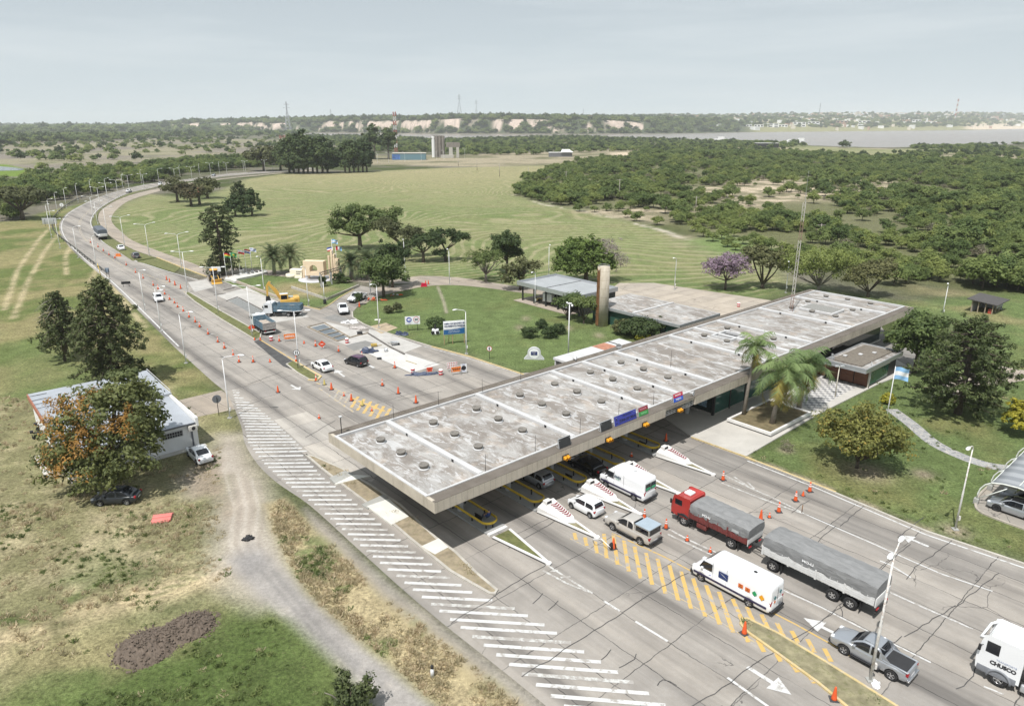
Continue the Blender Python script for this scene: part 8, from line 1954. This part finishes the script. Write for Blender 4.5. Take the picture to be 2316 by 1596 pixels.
heap('sheeting',(834,796),.8,.5,M_cl,'crumpled dark blue sheeting at the edge of the fresh slab','sheeting',3,st=1.5);heap('sheeting',(958,847),.5,.25,M_cl,'long dark blue sheeting along the near end of the fresh slab','sheeting',4,st=4.5);heap('sheeting',(908,757),.5,.5,M_cl,'blue cloth bundle on the lawn edge above the wheelbarrow','sheeting',5,st=2.5)
heap('debris_heap',(792,730),.9,.4,M_pl,'heap of white sheeting on the lawn edge','debris',6,st=1.6);heap('debris_heap',(810,743),.8,.35,mat('mixed_debris',(.40,.37,.35),.9,var=.4,scale=5),'heap of mixed debris on the lawn edge by the generator','debris',7,st=2.2)
b=MB();b.bbox(-.35,.35,-.25,.25,0,.25,.04);thing1('tool_case',b,V_trim,(858,812),.2,'dark tool case on the fresh slab','case');b=MB();b.bbox(-1.3,1.3,-.05,.05,.02,.12,.01);thing1('timber_plank',b,mat('plank',(.42,.36,.22),.9),(930,820),R(-42),'yellowish plank lying on the fresh slab','plank')
heap('black_bag',(562,1218),.38,.22,V_trim,'crumpled black bag lying on the dirt track','bag',8,st=1.3)
b=MB();b.lathe([(.12,0),(.13,.5),(.08,.7),(.02,.72)],10);b.lathe([(.1,.72),(.11,.9),(.03,1.0)],10,mi=1);thing1('marker_stone',b,[M_bw,V_trim],(978,1530),0,'small white marker stone with dark top in the dry grass','marker')
t=empty('fallen_barrier_pole',at(1350,1212),0,'bent white pole barrier beyond the lane island tip','barrier');q0=at(1350,1212);b=MB();pts=[at(x,y,z)-q0 for x,y,z in((1341,1222,0),(1342,1218,.9),(1360,1218,.9),(1376,1233,.7),(1380,1237,.5),(1380,1240,0))];b.tube(pts,.035,5);b.build('tube',M_bw,t)
b=MB();b.M=Matrix.Rotation(R(80),4,'X');b.lathe([(.2,-.1),(.34,-.09),(.34,.09),(.2,.1)],16);thing1('old_tyre',b,V_tyre,(1385,1241),.4,'old tyre by the broken cone','tyre',.3)
heap('white_stone',(1981,1550),.28,.22,M_bw,'white stone beside the rust streaked double lamp','stone',9)
b=MB();b.bbox(-.3,.3,-.3,.3,0,.9,.04);thing1('litter_bin',b,V_trim,(735,687),.2,'dark litter bin at the corner of the monument lawn','bin')
b=MB();b.tube([(0,0,0),(0,0,4.0)],.08);thing1('bare_post',b,M_lp,(734,680),0,'short white post above the dark litter bin','post')
b=MB();b.bbox(-.55,.55,-.4,.4,0,.05,.02);thing1('cover_slab',b,M_slab,(854,723),.2,'pale concrete cover slab on the lawn by the lamp','slab')
t=empty('fuel_pump_sign',W(79,-1.5,.1),NA,'blue machine with a red round sign in the shade behind the pavilion','machine');b=MB();b.bbox(-.5,.5,-.4,.4,0,1.7,.05);b.build('cabinet',M_blu2,t);b=MB();b.cyl((.4,-.45,1.9),(.4,-.48,1.9),.3,.3,16);b.build('sign_face',M_red,t)
bm=bmesh.new();bmesh.ops.create_grid(bm,x_segments=110,y_segments=56,size=1);vs=[]
for q in bm.verts:
 x,y=q.co.x*5.8,q.co.y*2.6;r1=math.hypot((x+2.2)/3.4,(y+.1)/2.1);r2=math.hypot((x-2.4)/3.2,(y-.1)/1.7)
 h=1.05*max(0,1-r1**1.8)+.95*max(0,1-r2**1.8);n1=float(fbm(np.array([x*2.2]),np.array([y*2.2]),77,4)[0]);n2=float(vnoise(np.array([x*5.5]),np.array([y*5.5]),78)[0])
 vs.append((x,y,h+(.32*(n1-.5)+.10*(n2-.5))*(1 if h>.03 else .2)-.06))
b=MB();b.add(vs,[[q.index for q in f.verts]for f in bm.faces],0,False)
for k in range(760):
 a=random.uniform(0,6.28);rr=random.uniform(.75,1.15)if k<420 else random.uniform(0,.9);cx_,ex1,ey1=((-2.2,3.4,2.1),(2.4,3.2,1.7))[k%2];x,y=cx_+ex1*rr*math.cos(a),ey1*rr*math.sin(a);s=random.uniform(.03,.11)
 h=1.05*max(0,1-math.hypot((x+2.2)/3.4,(y+.1)/2.1)**1.8)+.95*max(0,1-math.hypot((x-2.4)/3.2,(y-.1)/1.7)**1.8)
 v8=[(x+s*random.uniform(.5,1.2)*sx,y+s*random.uniform(.5,1.2)*sy,h+s*(sz*random.uniform(.5,1.1)))for sz in(-.5,1)for sx,sy in((-1,-1),(1,-1),(1,1),(-1,1))];b.add(v8,[(3,2,1,0),(4,5,6,7),(0,1,5,4),(1,2,6,5),(2,3,7,6),(3,0,4,7)])
bm.free();o=b.build('earth_heap',mat('heap_soil',(.125,.098,.076),.95,var=.3,scale=2.2,dirt=(.065,.05,.04),dirt_amt=.7,bump=.6));o.location=at(378,1442);pa,pb=at(280,1480),at(480,1392);o.rotation_euler=(0,0,math.atan2(pb.y-pa.y,pb.x-pa.x));o.scale=(.64,1.02,.7);tag(o,'heap of dug brown earth on the grass at lower left','earth heap')
M_skin=mat('skin',(.36,.22,.15),.7);
def person(p,rz,label,joints,cols):
 """joints: name -> (x, y, z, radius); one skinned body, coloured by what is nearest"""
 E_=[('pel','chest'),('chest','neck'),('neck','head'),('head','crown'),('chest','shL'),('shL','elL'),('elL','haL'),('chest','shR'),('shR','elR'),('elR','haR'),('pel','hiL'),('hiL','knL'),('knL','anL'),('anL','toL'),('pel','hiR'),('hiR','knR'),('knR','anR'),('anR','toR')]
 nm=list(joints);me=bpy.data.meshes.new('person');me.from_pydata([joints[k][:3]for k in nm],[(nm.index(a),nm.index(c))for a,c in E_],[])
 o=bpy.data.objects.new('person',me);col.objects.link(o);m=o.modifiers.new('s','SKIN');o.modifiers.new('d','SUBSURF').levels=1
 for i,k in enumerate(nm):me.skin_vertices[0].data[i].radius=(joints[k][3],)*2;me.skin_vertices[0].data[i].use_root=(k=='pel')
 bpy.context.view_layer.update();m2=bpy.data.meshes.new_from_object(o.evaluated_get(bpy.context.evaluated_depsgraph_get()));o.modifiers.clear();o.data=m2
 zone=dict(head=2,crown=3,neck=2,haL=2,haR=2,chest=0,shL=0,shR=0,elL=0,elR=0,pel=1,hiL=1,hiR=1,knL=1,knR=1,anL=1,anR=1,toL=4,toR=4)
 for c in cols:m2.materials.append(c)
 for f in m2.polygons:f.material_index=zone[min(nm,key=lambda k:(Vector(joints[k][:3])-f.center).length)];f.use_smooth=True
 o.location=p;o.rotation_euler=(0,0,rz);return tag(o,label,'person')
SIT=dict(pel=(0,0,.14,.15),chest=(-.12,0,.52,.15),neck=(-.10,0,.70,.06),head=(-.07,0,.80,.09),crown=(-.06,0,.92,.085),shL=(-.12,.19,.60,.07),elL=(.08,.27,.38,.05),haL=(.30,.16,.42,.04),shR=(-.12,-.19,.60,.07),elR=(.08,-.27,.38,.05),haR=(.30,-.16,.42,.04),hiL=(.05,.11,.13,.10),knL=(.42,.16,.46,.075),anL=(.60,.14,.10,.05),toL=(.78,.15,.04,.045),hiR=(.05,-.11,.13,.10),knR=(.42,-.16,.40,.075),anR=(.66,-.14,.09,.05),toR=(.84,-.15,.04,.045))
LIE=dict(SIT,chest=(-.42,0,.22,.15),neck=(-.58,0,.30,.06),head=(-.68,0,.34,.09),crown=(-.78,0,.38,.085),shL=(-.46,.19,.26,.07),elL=(-.55,.36,.10,.05),haL=(-.34,.42,.05,.04),shR=(-.46,-.19,.26,.07),elR=(-.2,-.3,.16,.05),haR=(.02,-.2,.24,.04),knL=(.44,.14,.24,.075),anL=(.84,.12,.08,.05),toL=(.94,.12,.16,.045),knR=(.45,-.12,.12,.075),anR=(.86,-.1,.07,.05),toR=(.95,-.1,.15,.045))
M_vest=mat('vest_orange',(.68,.09,.02),.7);M_trs=mat('work_trousers',(.05,.06,.09),.9);M_otr=mat('orange_trousers',(.52,.09,.03),.8);M_hat=mat('white_helmet',(.75,.75,.74),.4);M_hair=mat('dark_hair',(.02,.016,.012),.8);M_boot=mat('boots',(.03,.025,.02),.8);M_bsh=mat('blue_shirt',(.03,.06,.20),.8);M_wsh=mat('pale_shirt',(.6,.62,.62),.8)
person(at(1104,1176,.2),R(150),'person in blue shirt sitting on the first lane island by the yellow rail',{k:(x,y,z+(.22 if k not in('anL','anR','toL','toR')else 0),r)for k,(x,y,z,r)in SIT.items()},[M_bsh,M_trs,M_skin,M_hair,M_boot])
for v,rz,J,c,lb in(((834,680),200,SIT,[M_vest,M_trs,M_skin,M_hair,M_boot],'person in orange vest sitting against the trunk, leftmost'),((845,679),250,SIT,[M_vest,M_otr,M_skin,M_hat,M_boot],'person all in orange with white helmet sitting in the shade'),((853,681),170,SIT,[M_trs,M_otr,M_skin,M_hair,M_boot],'person in dark shirt and orange trousers sitting in the shade'),((867,680),10,LIE,[M_vest,M_otr,M_skin,M_hat,M_boot],'person all in orange lying back on the grass alone'),((890,670),190,SIT,[M_wsh,M_otr,M_skin,M_hair,M_boot],'person in pale shirt sitting, left of the pair farther back'),((902,668),20,LIE,[M_wsh,M_vest,M_skin,M_hair,M_boot],'person in pale shirt lying back, right of the pair farther back')):
 person(at(*v),R(rz),lb,J,c)
t=tag(empty('sculpture_bust',at(547,619),0),'dark bust on the white block among the flagpoles','bust');b=MB();b.lathe([(.3,.9),(.34,1.2),(.18,1.45),(.14,1.55),(.19,1.75),(.12,1.95),(.02,2.0)],12);b.build('head_and_shoulders',V_trim,t)
def box_house(name,v,w,d,h,rz,lb,cat,m,roofm,nwin=3,z=0,storeys=1):
 t=empty(name,at(*v)if z==0 else z,rz,lb,cat);b=MB();b.box(-w/2,w/2,0,d,0,h);b.build('wall',m,t);b=MB();b.box(-w/2-.4,w/2+.4,-.4,d+.4,h,h+.35);b.build('roof',roofm,t)
 for s in range(storeys):
  for i in range(nwin):
   x=-w/2+w*(i+.5)/nwin;b=MB();b.box(x-w/nwin*.32,x+w/nwin*.32,-.06,-.01,h*(s+.25)/storeys,h*(s+.78)/storeys);b.build('window',V_glass,t)
 return t
M_wallw=mat('far_white_wall',(.72,.72,.71),.9,var=.04);M_roofg=mat('far_grey_roof',(.42,.42,.42),.9)
t=box_house('blue_building',(925,362),34,12,6.5,R(3),'low blue walled building with pale flat roof beside the silos','building',mat('far_teal_wall',(.12,.21,.25),.8),mat('far_pale_roof',(.55,.52,.47),.9),0);b=MB();b.box(-17.1,-9,-.1,.0,.5,5.5);b.build('painted_panel',mat('mural_blue',(.07,.15,.36),.7,var=.5,scale=.3),t)
si=empty('concrete_silos',at(992,356),R(5),'cluster of tall grey concrete silos with one white strip','silo');HS=hgt(992,356,308)
for i in range(4):
 for j in range(2):b=MB();b.cyl((-5.4+3.6*i,3.6*j,0),(-5.4+3.6*i,3.6*j,HS),1.85,1.85,14);b.build('silo_tube',mat('silo_concrete',(.20,.18,.16),.9,var=.2,scale=.3)if i else M_wallw,si)
b=MB();b.box(-7.2,7.2,-1.6,5,HS-3,HS-2.4);b.box(-6.5,6.5,-1.2,4.6,HS-.1,HS+.5);b.build('head_floor',mat('silo_concrete',(.20,.18,.16),.9),si)
t=empty('loading_frame',at(1022,357),R(5),'open concrete loading structure right of the silos','building');b=MB();b.box(-6,9,0,8,11,16);b.build('hopper',mat('silo_concrete',(.20,.18,.16),.9),t);b=MB();b.box(-3,1,0,6,0,11);b.box(5,8,0,6,0,11);b.box(-12,2,-4,1,0,3);b.build('supports',mat('far_cement',(.42,.40,.36),.9),t)
t=box_house('farm_shed',(1268,355),26,10,4.5,0,'low farm shed with a white sheet roof at the far field edge','shed',mat('shed_grey',(.16,.16,.17),.9),M_wallw,0);b=MB();b.add([(0,-2,5.2),(14,-2,5.2),(10,8,8),(2,8,8)],[(0,1,2,3)]);b.build('gable',M_wallw,t)
t=box_house('river_house',(1800,327),46,16,13,R(-8),'white riverside house with a curved roof and square tower','house',M_wallw,M_wallw,4);b=MB();b.side_prism([(-26,0),(2,0)]+[(-12+14*math.cos(a),8+10*math.sin(a))for a in np.linspace(0,math.pi,9)],-3,12);b.build('vault',M_wallw,t);b=MB();b.box(8,22,1,12,13,22);b.build('tower',M_wallw,t);t.scale=(.62,.62,.5)
box_house('farm_shed',(1735,335),34,12,7,R(-5),'long dark open shed left of the white river house','shed',V_trim,M_wallw,0)
HB=[(1690,'small dark roofed house leftmost on the far beach',26,7,1),(1715,'pale low house second on the far beach',30,8,1),(1742,'wide white house with pillars on the far beach',52,12,2),(1770,'small plain white house beside the pillared one',30,8,1),(1806,'long white two storey house left of centre on the far beach',44,15,2),(1838,'flat roofed white house at the centre of the far beach',40,14,2),(1872,'low brick coloured house on the far beach',26,6,1),(1902,'white two storey house right of the brick coloured one',40,15,2),(1952,'isolated wide white house on the far beach',44,14,2),(2020,'small grey house on the far beach',22,9,1),(2070,'white house with dark glass near the right of the far beach',34,16,2),(2098,'low long house below the white chimney tower',60,9,1)]
for i,(vx,lb,w,h,st_)in enumerate(HB):
 p=at(vx,float(np.interp(vx,[1690,1840,2000,2180],[297.2,295.6,294.0,292.6])));p.z=float(far_height(np.array([p.x]),np.array([p.y]))[0])-1
 box_house('beach_house',None,w*1.5,20,h*1.6,-math.atan2(p.x,p.y),lb,'house',M_wallw if 'brick' not in lb and 'grey' not in lb else mat('far_brick',(.35,.22,.16),.9),M_wallw,3,p,st_)
p=at(2105,293.5);b=MB();b.cyl((0,0,0),(0,0,62),6,5,12);o=b.build('chimney_tower',M_wallw);o.location=(p.x,p.y+60,5);tag(o,'pale chimney tower above the far beach houses','tower')
r_=np.random.default_rng(500);b=MB();n_=0
while n_<800:
 be=R(r_.uniform(5,41));d=r_.random()**.8*2900+120;rb=float(np.interp(be,*zip(*sorted((math.atan2(q[0],q[1]),math.hypot(q[0],q[1]))for q in FB))));rr=rb+d;x,y=rr*math.sin(be),rr*math.cos(be)
 if float(fbm(np.array([x/260.]),np.array([y/260.]),51,3)[0])<.5-.002*math.degrees(be):continue
 z=float(far_height(np.array([x]),np.array([y]))[0]);w,dd,h=r_.uniform(12,34),r_.uniform(8,14),r_.uniform(8,15);b.M=Matrix.Translation((x,y,z+2))@Matrix.Rotation(r_.uniform(0,3),4,'Z');b.box(-w/2,w/2,-dd/2,dd/2,-6,h,int(r_.integers(0,3)));n_+=1
tag(b.build('far_town',[M_wallw,mat('far_cream',(.62,.56,.47),.9),mat('far_tile',(.42,.27,.2),.9)]),kind='stuff')
M_py2=mat('pylon_steel',(.33,.35,.38),.7,var=.05)
def lattice(name,v,top,wbase,lb,cat,arms=True,mats=None,dist=None):
 p=at(*v);
 if dist:p=p.normalized()*dist;p.z=0
 z0=float(far_height(np.array([p.x]),np.array([p.y]))[0]);tt=p.y/(CT-(top-798)/FPX*ST);ztop=CAM_H-tt*(CT*(top-798)/FPX+ST);H=ztop-z0
 t=empty(name,(p.x,p.y,z0),0,lb,cat);ns=9;r=max(.18,H*.0075)
 def wd(z):return wbase*max(.10,1-1.25*z/H)if arms else wbase
 seg=[[],[]]
 for s in range(ns):
  b=MB();za,zb=H*s/ns,H*(s+1)/ns;a,c=wd(za)/2,wd(zb)/2
  for sx,sy in((-1,-1),(1,-1),(1,1),(-1,1)):b.cyl((sx*a,sy*a,za),(sx*c,sy*c,zb),r,r,4)
  b.cyl((-a,-a,za),(c,-c,zb),r*.6,r*.6,4);b.cyl((a,-a,za),(-c,-c,zb),r*.6,r*.6,4);b.cyl((-a,a,za),(-c,-c,zb),r*.6,r*.6,4);b.cyl((a,-a,za),(c,c,zb),r*.6,r*.6,4)
  b.build('lattice_section',(mats[s%2]if mats else M_py2),t)
 if arms:
  for z,w in((.80,.22),(.90,.17)):
   b=MB();b.tube([(-H*w*.5,0,H*z),(0,0,H*(z+.03)),(H*w*.5,0,H*z)],r,4);b.build('crossarm',M_py2,t)
 return t
lattice('power_pylon',(653,300),230,26,'leftmost tall power pylon beyond the marsh','pylon',dist=3300);lattice('power_pylon',(751,298),247,16,'smaller power pylon on the bluff, second from left','pylon',dist=4300);lattice('power_pylon',(1040,298),214,30,'tallest power pylon on the bluff','pylon',dist=4100);lattice('power_pylon',(1078,298),226,16,'slim power pylon right of the tallest one','pylon',dist=4200)
RW=[mat('mast_far_red',(.36,.11,.09),.8),mat('mast_far_white',(.62,.60,.58),.8)]
lattice('radio_mast',(896,344),253,3.0,'thin red and white radio mast near the blue building','mast',False,RW);lattice('radio_mast',(645,376),306,4.0,'red and white mast rising behind the dark grove','mast',False,RW);lattice('radio_mast',(2156,290),224,6,'red and white mast above the far town','mast',False,RW,dist=6200)
lattice('radio_mast',(1318,298),246,3,'thin needle mast above the wooded bluff','mast',False,dist=5200);lattice('radio_mast',(1849,290),233,3,'thin needle mast above the far town','mast',False,dist=6000)
b=MB();b.side_prism([(-14,0),(14,0),(16,2.5),(9,2.5),(9,7),(-4,7),(-4,2.5),(-16,2.5)],-3,3);o=b.build('river_barge',M_wallw);p=at(1645,316.5);o.location=(p.x,p.y+60,-1);tag(o,'white vessel moored behind the riverside trees','boat')
def tuft_mesh(nm,seed,m,n=26,h=.26,sp=.22):
 r=np.random.default_rng(seed);V,Q,T_=[],[],[]
 for i in range(n):
  a=r.random()*6.28;d=sp*math.sqrt(r.random());x,y=d*math.cos(a),d*math.sin(a);b_=r.random()*6.28;l=h*(.5+.7*r.random());w=.018+.02*r.random();lx,ly=l*.7*r.normal(),l*.7*r.normal();cx,cy=w*math.cos(b_),w*math.sin(b_)
  k=len(V);V+=[(x-cx,y-cy,0),(x+cx,y+cy,0),(x+cx*.6+lx*.5,y+cy*.6+ly*.5,l*.7),(x+lx,y+ly,l)];Q.append((k,k+1,k+2,k+3));T_.append(r.random())
 return raw_mesh(nm,np.array(V),np.array(Q),np.array(T_,np.float32),m)
G_straw=mat_leaf('straw_blade',(.33,.275,.165),(.54,.46,.31));G_blade=mat_leaf('green_blade',(.095,.132,.044),(.19,.23,.085))
TM=[tuft_mesh('straw_tuft',1,G_straw),tuft_mesh('straw_tuft',2,G_straw,20,.2,.3),tuft_mesh('green_tuft',3,G_blade),tuft_mesh('green_tuft',4,G_blade,30,.18,.3)]
tp=[]
for k,m_ in enumerate(TM):o=bpy.data.objects.new('grass',m_);col.objects.link(o);o.location=at(700+30*k,1300+25*k);tag(o,kind='stuff');tp.append(o)
def tufts(poly,cell,thr,seed,pg):
 x,y=scatter(poly,cell,lambda x,y:ramp(fbm(x/3.,y/3.,seed,3),thr,thr+.15),seed);r=np.random.default_rng(seed);n=len(x);g=ramp(.6*fbm(x/9.,y/9.,1)+.4*fbm(x/2.2,y/2.2,2),.48,.62);green=r.random(n)<np.clip(pg+(g-.35)*(pg<.9),0,1)
 return dict(x=x,y=y,z=np.zeros(n),rz=r.random(n)*6.28,s=.55+.75*r.random(n),v=np.where(green,2,0)+(r.random(n)<.5))
SS=[tufts(VERGE,.34,.30,601,-.12),tufts(DRY,.75,.46,602,.30),tufts(GREEN,.55,.36,603,.95),tufts(P(180,1100,420,1100,480,1200,480,1280,200,1330,0,1300,0,1150),.7,.44,604,.5),tufts(DI,.6,.40,605,.1),tufts(RI,.5,.40,606,.5),tufts(LAWN3,1.2,.5,607,.95)]
gn_mass('grass_tufts',tp,{k:np.concatenate([q[k]for q in SS])for k in SS[0]})
b=MB();b.box(-9000,9000,-400,14000,-6,215);hz=b.build('haze',None and[]or[]);tag(hz,kind='stuff')
hm=bpy.data.materials.new('haze_air');hm.use_nodes=True;ht_=hm.node_tree;ht_.nodes.remove(ht_.nodes['Principled BSDF']);pv_=ht_.nodes.new('ShaderNodeVolumePrincipled');pv_.inputs['Density'].default_value=8.5e-5;pv_.inputs['Color'].default_value=(.93,.97,1.0,1);pv_.inputs['Anisotropy'].default_value=.0;ht_.links.new(pv_.outputs[0],ht_.nodes['Material Output'].inputs['Volume']);hz.data.materials.append(hm)
